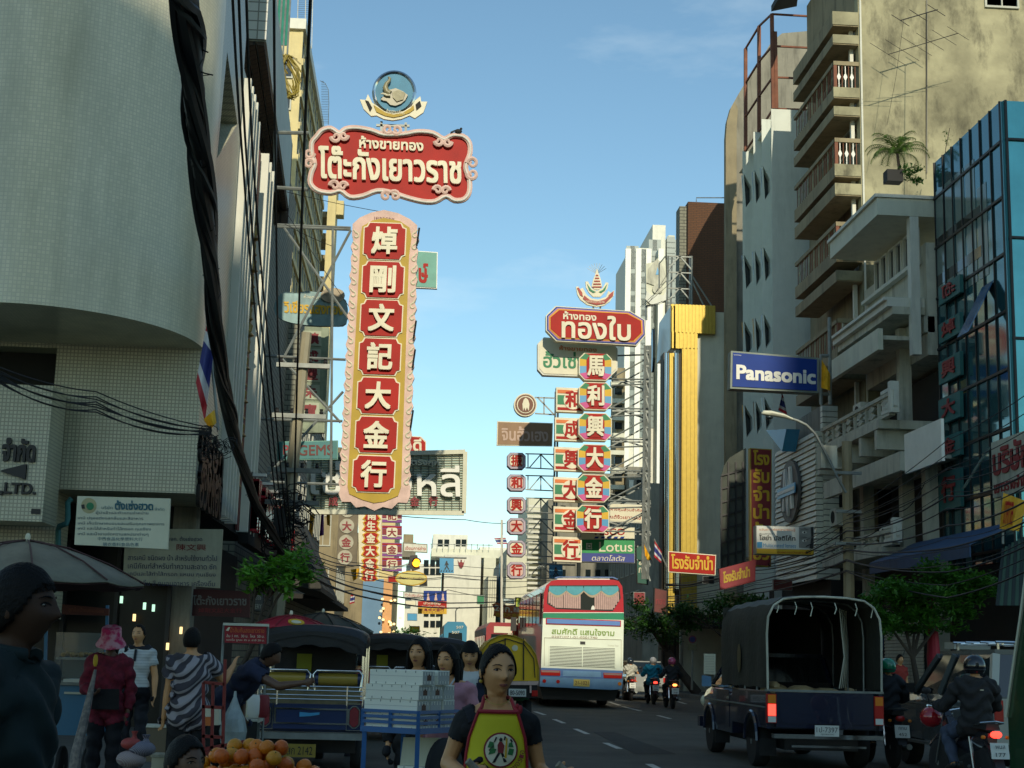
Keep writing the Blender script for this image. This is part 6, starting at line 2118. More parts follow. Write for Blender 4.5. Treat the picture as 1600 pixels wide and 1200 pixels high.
 # tuk-tuks
m_tk_blue = mat('tuk_blue',(.015,.03,.09),rough=.3,var=.15,coat=.4)
m_gold_vinyl = mat('gold_vinyl',(.36,.25,.04),rough=.25,var=.15)
m_blackfab = mat('black_vinyl',(.014,.014,.014),rough=.5,var=.3,bump=.3,bscale=12)
def tuktuk(loc,label,full=True):
 """local frame: x across, y forward, rear at y = 0, width 1.36"""
 t = thing('tuk_tuk',label,'tuk-tuk',loc,0,'tuk-tuks parked along the left kerb',local=True)
 W = .68
 m = MB()
 rr =[]
 for j,(y,dz,ws) in enumerate(((-.12,-.08,.97),(-.02,.0,1),(1.2,.03,1),(2.3,-.02,.95),(2.45,-.14,.86))):
  row =[]
  for k in range(13):
   a = PI * k / 12
   row.append(V((W*1.02*ws*math.cos(a)*-1,y,1.62+dz+.20*math.sin(a)**.7)))
  inner =[V((v.x*.95,v.y,v.z-.05-.05*abs(math.cos(PI*k/12)))) for k,v in enumerate(row)][::-1]
  rr.append(row+inner)
 m.loft(rr)
 obj('roof_canopy',m,m_blackfab,t,True)
 m = MB()
 val =[V((-W*1.0+2*W*k/12,-.1,1.60+.15*math.sin(PI*k/12)**.7)) for k in range(13)]
 low =[v+V((0,0,-.19-.02*math.sin(k*2))) for k,v in enumerate(val)][::-1]
 m.hexa([*val,*low],[p+V((0,.015,0)) for p in [*val,*low]])
 obj('rear_valance',m,m_blackfab,t)
 for x in (-W+.04,W-.04):
  for y in (.08,1.2,2.2):
   obj('roof_post',MB().tube([(x,y,.9),(x,y,1.66)],.016,6),m_chrome,t)
 m = MB()
 m.box(-W,W,.0,.06,.52,.83)
 obj('tail_panel',m,m_tk_blue,t)
 obj('panel_frame',MB().ring(rect(.47,.10),rect(.445,.08),FY((.02,-.003,.68)),0,.012),m_chrome,t)
 m = MB()
 m.box(-W,W,.06,1.9,.42,.52)
 m.box(-W,-W+.04,.06,1.2,.52,.9)
 m.box(W-.04,W,.06,1.2,.52,.9)
 obj('body',m,m_tk_blue,t)
 obj('rear_bumper',MB().box(-W-.04,W+.04,-.12,-.02,.40,.48),m_steel,t)
 bm_ = MB()
 bm_.box(-W-.04,W+.04,-.125,-.02,.482,.495)
 obj('bumper_edge',bm_,m_chrome,t)
 for x in (-W+.12,W-.12):
  l_ = obj('tail_lamp',MB().prism(octa(.055,.12,.04),FY((x,-.002,.68)),0,.04),m_dred,t)
  obj('lamp_bezel',MB().ring(octa(.075,.14,.05),octa(.06,.125,.04),FY((x,-.002,.68)),0,.045),m_chrome,l_)
  obj('lamp_frame',MB().ring(rect(.10,.17),rect(.09,.16),FY((x,-.002,.68)),0,.02),m_chrome,t)
 for x in (-.33,.33):
  obj('bolster',MB().lathe((x,.12,1.14),[(.02,-.29),(.075,-.27),(.08,0),(.075,.27),(.02,.29)],12,'x'),m_gold_vinyl,t,True)
  for e in (-1,1):
   obj('bolster_cap',MB().lathe((x+e*.275,.12,1.14),[(.03,-.03),(.083,-.025),(.083,.025),(.03,.03)],12,'x'),m_tk_blue,t,True)
  m = MB()
  m.tube([(x-.29,.02,1.0),(x-.31,.02,1.2),(x-.27,.02,1.25),(x+.27,.02,1.25),(x+.31,.02,1.2),(x+.29,.02,1.0)],.016,8)
  obj('chrome_hoop',m,m_chrome,t,True)
 obj('seat_back',MB().box(-W+.06,W-.06,.15,.3,.55,1.08),mat('tan_vinyl',(.20,.17,.09),var=.4,scale=5),t)
 obj('seat',MB().box(-W+.06,W-.06,.3,.85,.52,.78),m_blackfab,t)
 m = MB()
 for z in (.89,.94,1.0,1.05):
  obj('rack_rail',MB().bar((-W+.02,-.05,z),(W-.02,-.05,z),.008,6),m_chrome,t)
 for x in (-W+.02,-.42,.46,W-.02):
  obj('rack_upright',MB().bar((x,-.05,.82),(x,-.05,1.06),.01,6),m_chrome,t)
 pl_ = obj('number_plate',MB().box(-.3,.1,-.1,-.08,.18,.34),mat('tuk_plate',(.30,.22,.03),var=.2),t)
 txt3('สก 2142',(-.26,-.1,.21),(1,0,0),(0,0,1),.32,.1,m_black,pl_,.003)
 obj('plate_lettering_panel',MB().prism([(-.13,-.03),(.0,-.02),(.12,.0),(.12,.03),(.0,.02),(-.13,.03)],FY((0,-.006,.7)),0,.006),m_sky,t)
 obj('axle_cover',MB().box(-W+.1,W-.1,.2,1.8,.22,.41),m_black,t)
 wm_ = wheel_meshes(.24,.13)
 for x, y in ((-W+.1,.55),(W-.1,.55),(0,2.3)):
  add_wheel(t,(x,y,.24),.24,.13,ms=wm_)
 obj('windscreen',MB().hexa([(-.5,2.1,1.0),(.5,2.1,1.0),(.5,2.12,1.0),(-.5,2.12,1.0)],[(-.5,2.0,1.58),(.5,2.0,1.58),(.5,2.02,1.58),(-.5,2.02,1.58)]),mat('clear_glass',(.25,.3,.28),rough=.05,alpha=.25,var=0),t)
 obj('front_cowl',MB().hexa([(-.5,2.1,.45),(.5,2.1,.45),(.25,2.6,.45),(-.25,2.6,.45)],[(-.5,2.1,1.0),(.5,2.1,1.0),(.3,2.35,.95),(-.3,2.35,.95)]),m_tk_blue,t)
 obj('driver_seat',MB().box(-.22,.22,1.35,1.7,.5,.8),m_blackfab,t)
 obj('handlebar',MB().tube([(-.3,1.95,1.02),(0,2.05,.98),(.3,1.95,1.02)],.014,6),m_chrome,t)
 obj('pennant_strip',MB().box(-.3,-.1,1.33,1.34,1.22,1.45),mat('lime_sticker',(.28,.30,.02)),t)
 obj('interior_shade_sheet',MB().box(-.6,.5,1.35,1.38,.9,1.72),m_blackfab,t)  # added black sheet standing in for the deep shade inside the cabin
 return t
tuktuk((-1.27,19.2,0),'nearest blue tuk-tuk with gold bolsters and chrome hoops behind the orange pile')
tuktuk((-.35,26.0,0),'second tuk-tuk with only its black roof and posts showing right of the nearest one')
tuktuk((.50,31.0,0),'third tuk-tuk with its wide black roof behind the standing women')
# yellow covered minitruck
YT = 33.0
t = thing('yellow_minitruck','small truck with a rounded yellow canvas hood behind the woman in the apron','truck',at(795,1100,YT))
ytc = lambda L_:[(640+x/3.75,880+y/3.75) for x,y in L_]
hood =[(400,690),(402,560),(430,500),(470,455),(520,428),(570,420),(620,428),(670,452),(710,490),(740,540),(755,610),(755,690)]
m_yc = mat('yellow_canvas',(.80,.50,.01),rough=.5,var=.12,bump=.3,bscale=6)
ppart('canvas_hood',ytc(hood),YT,0,2.4,m_yc,t)
m = MB()
m.tube([at(x,y,YT-.02) for x,y in ytc([(a,b) for a,b in hood])],.018,6)
obj('hood_rim',m,m_mustard,t)
m = MB()
m.tube([at(x,y,YT-.03) for x,y in ytc([(420,690),(424,560),(470,480),(570,443),(670,475),(728,560),(735,670)])],.012,5)
obj('piping',m,m_black,t)
for x in (560,668):
 obj('canvas_seam',MB().bar(at(*ytc([(x,440)])[0],YT-.02),at(*ytc([(x,685)])[0],YT-.02),.012,4),m_black,t)
ppart('round_patch',[(640+(617+18*math.cos(a*.52))/3.75,880+(497+18*math.sin(a*.52))/3.75) for a in range(12)],YT,.02,.018,m_cream,t)
ppart('pink_sill',ytc([(400,692),(756,692),(748,714),(400,712)]),YT,.03,.1,m_pink,t)
ppart('tail_panel',ytc([(400,712.5),(748,714.5),(748,790),(405,790)]),YT,.0,2.4,m_dark,t)
pq_ = ppart('number_plate',ytc([(580,735),(682,737),(682,782),(580,780)]),YT,.04,.03,m_platew,t)
ptext('80-5090',ytc([(588,744),(674,746),(674,774),(588,772)]),YT,.05,m_black,t,bold=.02)
for x in (715,420):
 ppart('tail_lamp',ytc([(x,745),(x+35,746),(x+35,780),(x,778)]),YT,.04,.03,m_tail,t)
 ppart('lamp_guard',ytc([(x-12,716),(x-2,716),(x-2,760),(x-12,760)]),YT,.05,.02,m_pink,t)
cxw = at(795,1090,YT)
wm_ = wheel_meshes(.27,.16)
for dx in (-.55,.45):
 for dy in (.5,2.8):
  add_wheel(t,(cxw.x+dx,YT+dy,.27),.27,.16,ms=wm_)
obj('cab',MB().hexa([(cxw.x-.75,YT+2.45,.45),(cxw.x+.65,YT+2.45,.45),(cxw.x+.65,YT+3.6,.45),(cxw.x-.75,YT+3.6,.45)],[(cxw.x-.65,YT+2.5,1.6),(cxw.x+.55,YT+2.5,1.6),(cxw.x+.55,YT+3.1,1.6),(cxw.x-.65,YT+3.1,1.6)]),m_gbus,t)
# far buses
def far_bus(label,x0,y0,x1,y1,Y,length,col,textlist,left_px):
 t = thing('city_bus',label,'bus',at((x0+x1)/2,y1,Y))
 A, B = at(x0,y0,Y), at(x1,y0,Y)
 top = A.z
 w_ = B.x - A.x
 fr = FY((A.x+w_/2,Y,0))
 h_ = w_ / 2
 out_ =[(-h_,.35),(h_,.35),(h_,top-.2),(h_-.15,top),(-h_+.15,top),(-h_,top-.2)]
 m = MB()
 m.prism(out_,fr,-length,0)
 obj('body',m,col,t)
 obj('rear_window',MB().prism([(-h_+.15,1.55),(h_-.15,1.55),(h_-.2,top-.45),(-h_+.2,top-.45)],fr,.003,.03),m_glass,t)
 obj('side_window_band',MB().box(A.x-.03,A.x-.003,Y+.3,Y+length-.3,1.5,top-.5),m_glass,t)
 for k in range(7):
  yy = Y + .3 + k *(length-.6) / 7
  obj('side_pillar',MB().box(A.x-.045,A.x-.031,yy,yy+.1,1.5,top-.5),col,t)
 obj('bumper',MB().prism([(-h_-.02,.3),(h_+.02,.3),(h_+.02,.6),(-h_-.02,.6)],fr,.003,.1),m_black,t)
 for sx in (-1,1):
  obj('tail_lamp',MB().prism([(sx*h_-sx*.1,.8),(sx*h_-sx*.35,.8),(sx*h_-sx*.35,1.1),(sx*h_-sx*.1,1.1)],fr,.003,.04),m_tail,t)
  for y in (2,length-2):
   add_wheel(t,(A.x+w_/2+sx*(h_-.2),Y+y,.48),.48,.28)
 for (s_,q,mt_) in textlist:
  ptext(s_,q,Y,.06,mt_,t,bold=.02)
 return t, fr, h_, top
m_bb = mat('bus_cyan',(.03,.22,.36),rough=.35,var=.1)
m_rb = mat('bus_far_red',(.30,.025,.03),rough=.35,var=.1)
tb, frb, hb, topb = far_bus('pale blue city bus far ahead reading 507, left of the red bus',694,971,730,1012,62,9,m_bb,[('507',[(713,978),(724,978),(724,982),(713,982)],m_cream),('507',[(706,986),(718,986),(718,990),(706,990)],m_cream)],670)
tb, frb, hb, topb = far_bus('red city bus far ahead with route number 402 on a yellow-edged board',760,972,812,1020,58,11,m_rb,[('402',[(793,988),(804,988),(804,993),(793,993)],m_cream)],720)
obj('route_strip',MB().prism([(-hb+.3,topb-.4),(hb-.3,topb-.4),(hb-.3,topb-.15),(-hb+.3,topb-.15)],frb,.035,.05),m_cream,tb)
obj('route_board',MB().ring([(-.05,topb-1.1),(hb-.2,topb-1.1),(hb-.2,topb-.6),(-.05,topb-.6)],[(0,topb-1.05),(hb-.25,topb-1.05),(hb-.25,topb-.65),(0,topb-.65)],frb,.035,.06),m_yellow,tb)
t = thing('silver_car','silver saloon car half hidden by the motorcycle riders beside the tour bus','car',(8.6,56,0))
cx0, cx1, cy = 7.75, 9.45, 54
m = MB()
m.loft([[(cx0+i_,y,.3),(cx1-i_,y,.3),(cx1-i_,y,b-.1),(cx1-.08-i_,y,b),(cx0+.08+i_,y,b),(cx0+i_,y,b-.1)] for y,b,i_ in ((cy,.85,.1),(cy+.1,.95,0),(cy+3.2,.92,0),(cy+4.2,.8,.08))])
obj('body',m,mat('silver_paint',(.38,.40,.38),rough=.25,metal=.3,var=.05,coat=.6),t)
obj('greenhouse',MB().hexa([(cx0+.06,cy+.6,.95),(cx1-.06,cy+.6,.95),(cx1-.06,cy+3.1,.93),(cx0+.06,cy+3.1,.93)],[(cx0+.25,cy+1.1,1.38),(cx1-.25,cy+1.1,1.38),(cx1-.25,cy+2.4,1.38),(cx0+.25,cy+2.4,1.38)]),m_glass,t)
obj('roof',MB().box(cx0+.26,cx1-.26,cy+1.12,cy+2.38,1.382,1.42),MATS['silver_paint'],t)
obj('number_plate',MB().box(8.4,8.85,cy-.03,cy-.01,.62,.76),m_platew,t)
for x in (cx0+.05,cx1-.35):
 obj('tail_lamp',MB().box(x,x+.3,cy-.03,cy-.003,.68,.84),m_tail,t)
obj('bumper',MB().box(cx0,cx1,cy-.08,cy-.031,.34,.52),m_steel,t)
wm_ = wheel_meshes(.31,.2)
for x, y in ((cx0+.1,.8),(cx1-.1,.8),(cx0+.1,3.3),(cx1-.1,3.3)):
 add_wheel(t,(x,cy+y,.31),.31,.2,ms=wm_)
 # motorcycles
def motorcycle(loc,rz,label,col,lamp_on=True,amber=False,plate=('กบธ','177'),group='motorcycles in the street'):
 t = thing('motorcycle',label,'motorcycle',loc,rz,group,local=True)
 wm_ = wheel_meshes(.30,.09)
 add_wheel(t,(0,.25,.30),.3,.09,12,ms=wm_)
 add_wheel(t,(0,1.5,.30),.3,.09,12,ms=wm_)
 m = MB()
 m.loft([[(-.05,y,a),(.05,y,a),(w_,y,(a+b)/2),(.05,y,b),(-.05,y,b),(-w_,y,(a+b)/2)] for y,a,b,w_ in ((.0,.62,.74,.06),(.25,.55,.76,.11),(.7,.45,.74,.12),(1.0,.35,.6,.1),(1.15,.5,.85,.08),(1.35,.75,1.0,.06))])
 obj('body',m,col,t,True)
 m = MB()
 m.loft([[(-w_,y,z),(w_,y,z),(w_*.8,y,z+.07),(-w_*.8,y,z+.07)] for y,z,w_ in ((-.02,.78,.09),(.2,.79,.13),(.6,.76,.13),(.85,.74,.09))])
 obj('seat',m,m_blackfab,t,True)
 obj('rear_fender',MB().hexa([(-.07,-.08,.55),(.07,-.08,.55),(.07,.1,.66),(-.07,.1,.66)],[(-.06,-.2,.36),(.06,-.2,.36),(.06,-.15,.38),(-.06,-.15,.38)]),m_black,t)
 obj('tail_lamp',MB().ball((0,-.1,.73),.075,.05,.045,10,6),(m_amber_on if amber else m_tail_on) if lamp_on else m_tail,t,True)
 for x in (-.15,.15):
  obj('indicator',MB().ball((x,-.08,.70),.03,.03,.025,8,5),m_amber,t)
 pl_ = obj('number_plate',MB().hexa([(-.11,-.21,.46),(.11,-.21,.46),(.11,-.2,.46),(-.11,-.2,.46)],[(-.11,-.17,.64),(.11,-.17,.64),(.11,-.16,.64),(-.11,-.16,.64)]),m_platew,t)
 v_ = V((0,.04,.18)).normalized()
 txt3(plate[0],V((-.06,-.2,.575)),(1,0,0),v_,.12,.04,m_black,pl_,.006)
 txt3(plate[1],V((-.06,-.21,.485)),(1,0,0),v_,.12,.045,m_black,pl_,.006)
 for x in (-.12,.12):
  obj('shock_absorber',MB().tube([(x,.25,.32),(x*.9,.38,.68)],.02,6),m_chrome,t)
 obj('exhaust',MB().tube([(.16,-.02,.32),(.16,.5,.26),(.1,.9,.3)],[.045,.04,.02],8),m_steel,t,True)
 m = MB()
 for x in (-.06,.06):
  m.tube([(x,1.5,.3),(x,1.3,.75),(x,1.22,.98)],.018,6)
 obj('fork',m,m_chrome,t)
 obj('handlebar',MB().tube([(-.34,1.08,1.02),(-.2,1.16,1.0),(0,1.2,.96),(.2,1.16,1.0),(.34,1.08,1.02)],.013,6),m_chrome,t)
 for x in (-.33,.33):
  obj('mirror',MB().ball((x,1.12,1.2),.06,.015,.045,10,6),m_black,t)
  obj('mirror_stem',MB().bar((x*.8,1.14,1.0),(x,1.12,1.18),.006,4),m_black,t)
 obj('grab_rail',MB().tube([(-.12,.25,.82),(-.14,.0,.86),(0,-.1,.88),(.14,0,.86),(.12,.25,.82)],.012,6),m_chrome,t)
 obj('front_fender',MB().tube([(0,1.25,.56),(0,1.5,.63),(0,1.75,.5)],.05,6),col,t)
 return t
m_mcred = mat('moto_red',(.25,.02,.02),rough=.3,coat=.4)
m_mcblk = mat('moto_black',(.02,.02,.025),rough=.25,coat=.5)
MC =[((6.85,17.4,0),.06,'black motorcycle with plate 177 under the rider in the black jacket',m_mcblk,True,False,('พนส','177')),((7.2,21.9,0),.0,'dark motorcycle behind the pickup with a tilted pale plate under the green helmeted rider',m_mcblk,False,False,('กทม','452')),((8.1,46.0,0),.0,'motorcycle with a bright orange tail lamp under the pink helmeted rider',m_mcred,True,True,('งธบ','318')),((8.15,50.0,0),.0,'motorcycle with a red tail lamp under the rider in the bright blue jacket',m_mcblk,True,False,('ขกพ','604')),((7.9,53.6,0),.0,'motorcycle right beside the tour bus under the rider in the white blouse',m_mcred,False,False,('ศตว','925'))]
for l_, rz_, lb, c_, on, am, pt in MC:
 motorcycle(l_,rz_,lb,c_,on,am,pt)
for (x,y,rz_,lb) in ((11.9,44.5,.9,'parked motorcycle on the right pavement nearest the white notice board'),(11.9,46.2,1.0,'parked motorcycle on the right pavement next one beyond'),(11.9,47.8,.8,'parked motorcycle farthest along the right pavement')):
 motorcycle((x,y,.13),rz_,lb,m_mcblk,False,False,group='parked motorcycles')
 # PEOPLE
import numpy as np
m_skin = mat('skin_tan',(.62,.31,.13),rough=.5,var=.06,scale=20)
m_skin_d = mat('skin_brown',(.13,.065,.036),rough=.5,var=.06,scale=20)
m_hair = mat('black_hair',(.006,.005,.004),rough=.55,var=.3,scale=60,bump=.4,bscale=140,spec=.18)
m_lip = mat('lip',(.30,.10,.075),rough=.4,var=0)
m_eyew = mat('eye_white',(.36,.32,.27),rough=.5,spec=.2,var=0)
m_eyeb = mat('eye_brown',(.008,.005,.004),rough=.35,spec=.3,var=0)
def head_dirs(nu=28,nv=22):
 out_ =[]
 for j in range(1,nv):
  th = PI * j / nv
  out_.append([V((math.sin(th)*math.sin(2*PI*k/nu),-math.sin(th)*math.cos(2*PI*k/nu),math.cos(th))) for k in range(nu)])
 return out_
def g_(x,s):
 return math.exp(-(x/s)**2)
def head_point(d,s=1.0):
 """unit direction (face towards -y) to a point on a head of about .23 m"""
 x, y, z = d
 rx, ry, rz = .074, .094, .113
 front = max(0,-y)
 if z < 0:
  k = 1 - .30 *(-z)**1.3
  rx *= k
  ry *= 1 - .10 *(-z)
 p = V((x*rx,y*ry,z*rz))
 fx = x * rx
 if front > .2:
  px_, pz = p.x, p.z
  n = 0
  n += .027 * g_(px_,.012) * g_(pz+.018,.016)
  n += .014 * g_(px_,.009) * g_(pz-.006,.025)
  n += .008 *(g_(px_-.012,.008)+g_(px_+.012,.008)) * g_(pz+.026,.009)
  n -= .010 *(g_(px_-.031,.014)+g_(px_+.031,.014)) * g_(pz-.012,.012)
  n += .005 *(g_(px_-.03,.02)+g_(px_+.03,.02)) * g_(pz-.034,.010)
  n += .006 *(g_(px_-.038,.018)+g_(px_+.038,.018)) * g_(pz+.022,.02)
  n += .009 * g_(px_,.020) * g_(pz+.053,.008)
  n -= .004 * g_(px_,.022) * g_(pz+.0665,.006)
  n += .010 * g_(px_,.018) * g_(pz+.088,.016)
  p.y -= n * min(1,front*1.6)
 return p * s
def build_person(label,loc,rz,H=1.6,pose=None,clothes=(),hair='short',hair_m=None,skin=None,vox=.014,lean=0.0,face=False,head_yaw=0.0,head_pitch=0.0,build=1.0,name='person',group=None,sit=False,hands=True,shoes=m_black,headwear=None,hand_poses=None):
 """faces -y in its own frame; rz turns it. pose overrides joints (metres for a 1.7 m figure)"""
 s = H / 1.7
 skin = skin or m_skin
 J ={'pelvis':(0,0,.93),'waist':(0,0,1.07),'chest':(0,.0,1.25),'neck0':(0,.01,1.41),'neck1':(0,-.005,1.49),'head':(0,-.015,1.588)}
 for sd_, sx in (('l',-1),('r',1)):
  J.update({'sh'+sd_:(.158*sx*build,.0,1.375),'el'+sd_:(.21*sx,.03,1.09),'wr'+sd_:(.22*sx,-.05,.85),'ha'+sd_:(.22*sx,-.08,.76),'hip'+sd_:(.085*sx,0,.90),'kn'+sd_:(.095*sx,-.015,.49),'an'+sd_:(.10*sx,.02,.09),'to'+sd_:(.115*sx,-.15,.035)})
 J ={k:V(v) for k,v in J.items()}
 if lean:
  rot = Matrix.Rotation(lean,3,'X')
  for k in ('waist','chest','neck0','neck1','head','shl','shr','ell','elr','wrl','wrr','hal','har'):
   J[k] = J['pelvis'] + rot@(J[k]-J['pelvis'])
 for k, v in (pose or {}).items():
  J[k] = V(v)
 J ={k:v*s for k,v in J.items()}
 bones =[]
 B = lambda lb, a, b, ra, rb:bones.append((lb,J[a],J[b],ra*s*build,rb*s*build))
 for q in 'lr':
  B('uarm'+q,'sh'+q,'el'+q,.050,.040)
  B('farm'+q,'el'+q,'wr'+q,.040,.026)
  B('thigh'+q,'hip'+q,'kn'+q,.085,.056)
  B('shin'+q,'kn'+q,'an'+q,.055,.036)
  B('foot'+q,'an'+q,'to'+q,.040,.032)
  B('hand'+q,'wr'+q,'ha'+q,.026,.03)
 B('neck','neck0','neck1',.054,.048)
 mb = MB()
 up =(J['neck0']-J['pelvis'])
 def ring(c,rx,ry,tilt):
  ax =(J['shr']-J['shl']).normalized() if tilt > .5 else V((1,0,0))
  upd = up.normalized()
  fy = ax.cross(upd).normalized() * - 1
  return [c+ax*rx*math.cos(2*PI*k/18)+fy*(ry*math.sin(2*PI*k/18)) for k in range(18)]
 b_ = s * build
 pv, wa, ch, nk = J['pelvis'], J['waist'], J['chest'], J['neck0']
 T =[ring(pv+V((0,0,-.10))*s,.10*b_,.085*b_,0),ring(pv+V((0,0,-.03))*s,.16*b_,.115*b_,0),ring(pv+V((0,0,.04))*s,.155*b_,.11*b_,0),ring(wa,.125*b_,.095*b_,0),ring(wa.lerp(ch,.6),.14*b_,.105*b_,1),ring(ch+V((0,0,.0)),.155*b_,.108*b_,1),ring(ch.lerp(nk,.45),.16*b_,.10*b_,1),ring(ch.lerp(nk,.8),.125*b_,.08*b_,1),ring(nk+(nk-ch)*.05,.065*b_,.06*b_,1)]
 mb.loft(T)
 for lb, a, b, ra, rb in bones:
  if lb.startswith('hand'):
   continue
  n_ = 6
  pts_, rr =[],[]
  d = b - a
  for k in range(n_+1):
   f = k / n_
   bulge = 1 +(.10*math.sin(PI*min(1,f*1.6)) if lb[:4] in ('farm','shin','uarm') else 0)
   pts_.append(a+d*f)
   rr.append((ra+(rb-ra)*f)*bulge)
  mb.tube(pts_,rr,10)
  mb.ball(a,ra,n=10,m=7)
  mb.ball(b,rb,n=10,m=7)
 for q in 'lr':
  mb.tube([J['sh'+q],J['sh'+q].lerp(J['neck0'],.5)+V((0,0,.015*s)),J['neck0']+V((0,0,.03*s))],[.052*b_,.05*b_,.045*b_],10)
  mb.tube([J['sh'+q]+V((0,0,-.02*s)),J['chest']+(J['sh'+q]-J['chest'])*.5],[.058*b_,.08*b_],10)
 hp = hand_poses or {}
 if hands:
  for q, sx in (('l',-1),('r',1)):
   w_, h_ = J['wr'+q], J['ha'+q]
   d =(h_-w_).normalized()
   side = hp.get(q,{}).get('side') or V((0,-1,0))
   side =(side-d*side.dot(d)).normalized()
   nrm = d.cross(side).normalized()
   if hp.get(q,{}).get('flip'):
    nrm = -nrm
   curl_ = hp.get(q,{}).get('curl',.35)
   pl = .085 * s
   rg =[]
   for f, wd, th in ((0,.026,.019),(.4,.036,.018),(1,.040,.015)):
    c = w_ + d * pl * f
    rg.append([c+side*wd*s*math.cos(2*PI*k/10)+nrm*th*s*math.sin(2*PI*k/10) for k in range(10)])
   mb.loft(rg)
   for i,(off,ln) in enumerate(((.031,.066),(.011,.075),(-.010,.070),(-.029,.055))):
    p = w_ + d * pl * .92 + side * off * s
    dd = d.copy()
    pts_ =[p-d*.02*s,p]
    for seg in range(3):
     rot = Matrix.Rotation(curl_*(.8+.3*seg),3,side)
     dd =(rot@dd).normalized()
     p = p + dd * ln * s *(.42,.33,.25)[seg]
     pts_.append(p)
    mb.tube(pts_,[.010*s,.0105*s,.0095*s,.009*s,.0075*s],7)
   p = w_ + d * pl * .35 + side * .028 * s
   dd =(d*.75+side*.75+nrm*-.2*0).normalized()
   q1 = p + dd * .035 * s
   ax_ = side
   bend =(Matrix.Rotation(curl_*1.2,3,side)@dd).normalized()
   q2 = q1 +(bend*.6+d*.4).normalized() * .03 * s
   mb.tube([p,q1,q2],[.013*s,.011*s,.009*s],7)
 hs = s * 1.02
 RH = Matrix.Rotation(head_yaw,3,'Z')@Matrix.Rotation(head_pitch,3,'X')
 if lean > .3:
  RH = Matrix.Rotation(lean*.6,3,'X')@RH
 hc = J['head']
 HP = lambda p:hc + RH@p
 rings =[[HP(head_point(d,hs)) for d in row] for row in head_dirs(60 if face else 22,52 if face else 18)]
 mb.loft(rings)
 mb.tube([J['neck1']-V((0,0,.01)),hc+V((0,.012,-.06))*s],[.047*s,.05*s],10)
 for sx in (-1,1):
  e = HP(V((.076*sx,.008,-.008))*hs)
  mb.ball(e,.010*hs,.018*hs,.030*hs,8,6)
 me = mesh_of(mb,skin)
 tmp = bpy.data.objects.new('tmp',me)
 C.objects.link(tmp)
 md = tmp.modifiers.new('r','REMESH')
 md.mode = 'VOXEL'
 md.voxel_size = vox
 md.use_smooth_shade = True
 sm = tmp.modifiers.new('s','SMOOTH')
 sm.factor = .5
 sm.iterations = 2 if face else 3
 bpy.context.view_layer.update()
 dg = bpy.context.evaluated_depsgraph_get()
 bme = bpy.data.meshes.new_from_object(tmp.evaluated_get(dg))
 bpy.data.objects.remove(tmp)
 t = thing(name,label,'person',loc,rz,group,local=True)
 bme.materials.clear()
 bme.materials.append(skin)
 body = bpy.data.objects.new('body',bme)
 C.objects.link(body)
 body.parent = t
 nv = len(bme.vertices)
 co = np.empty(nv*3)
 bme.vertices.foreach_get('co',co)
 co = co.reshape(-1,3)
 no = np.empty(nv*3)
 bme.vertices.foreach_get('normal',no)
 no = no.reshape(-1,3)
 bb = list(bones) +[('torso',J['pelvis']+V((-.04*s,0,-.06*s)),J['neck0']+V((-.02*s,0,-.05*s)),.15*b_,.12*b_),('torso',J['pelvis']+V((.04*s,0,-.06*s)),J['neck0']+V((.02*s,0,-.05*s)),.15*b_,.12*b_),('torso',J['shl'].lerp(J['neck0'],.25),J['shr'].lerp(J['neck0'],.25),.06*b_,.06*b_),('head',hc+V((0,0,.03))*s,hc+V((0,0,-.05))*s,.095*s,.06*s)]
 best = np.full(nv,1e9)
 lab = np.zeros(nv,dtype=int)
 tt = np.zeros(nv)
 names =[b[0] for b in bb]
 for i,(lb,a,b,ra,rb) in enumerate(bb):
  a_, d_ = np.array(a), np.array(b-a)
  f = np.clip(((co-a_)@d_)/max(1e-9,d_@d_),0,1)
  dist = np.linalg.norm(co-a_-f[:,None]*d_,axis=1) /(ra+(rb-ra)*f)
  m_ = dist < best
  best[m_] = dist[m_]
  lab[m_] = i
  tt[m_] = f[m_]
 labn = np.array(names)[lab]
 polys =[tuple(p.vertices) for p in bme.polygons]
 for (cn,sel,off,mt_) in clothes:
  mask = np.zeros(nv,dtype=bool)
  for key, rng in sel.items():
   if key == 'fn':
    continue
   for q in ('','l','r'):
    m_ = labn ==(key+q)
    mask|=m_ &(tt>=rng[0]) &(tt<=rng[1])
  if 'fn' in sel:
   mask&=sel['fn'](co/s)
  wob = off *(1+.45*np.sin(co[:,2]*42/s+3*np.sin(co[:,0]*17)+2*np.sin(co[:,1]*23)))
  P = co + no * wob[:,None]
  used ={}
  vs_, fs_ =[],[]
  for f in polys:
   if all(mask[i] for i in f):
    nf =[]
    for i in f:
     if i not in used:
      used[i] = len(vs_)
      vs_.append(tuple(P[i]))
     nf.append(used[i])
    fs_.append(tuple(nf))
  if not fs_:
   continue
  cm = bpy.data.meshes.new(cn)
  cm.from_pydata(vs_,[],fs_)
  cm.materials.append(mt_)
  cm.polygons.foreach_set('use_smooth',[True]*len(cm.polygons))
  co_ = bpy.data.objects.new(cn,cm)
  C.objects.link(co_)
  co_.parent = t
  sl = co_.modifiers.new('thickness','SOLIDIFY')
  sl.thickness = off * .9
  sl.offset = -1
 def SF(x,z,out=0.0):
  dz = z / .113
  k = 1 - .30 *(-dz)**1.3 if dz < 0 else 1
  dx = x /(.074*k)
  d = V((dx,-math.sqrt(max(.01,1-dx*dx-dz*dz)),dz))
  p = head_point(d)
  return HP((p+V((0,-out,0)))*hs)
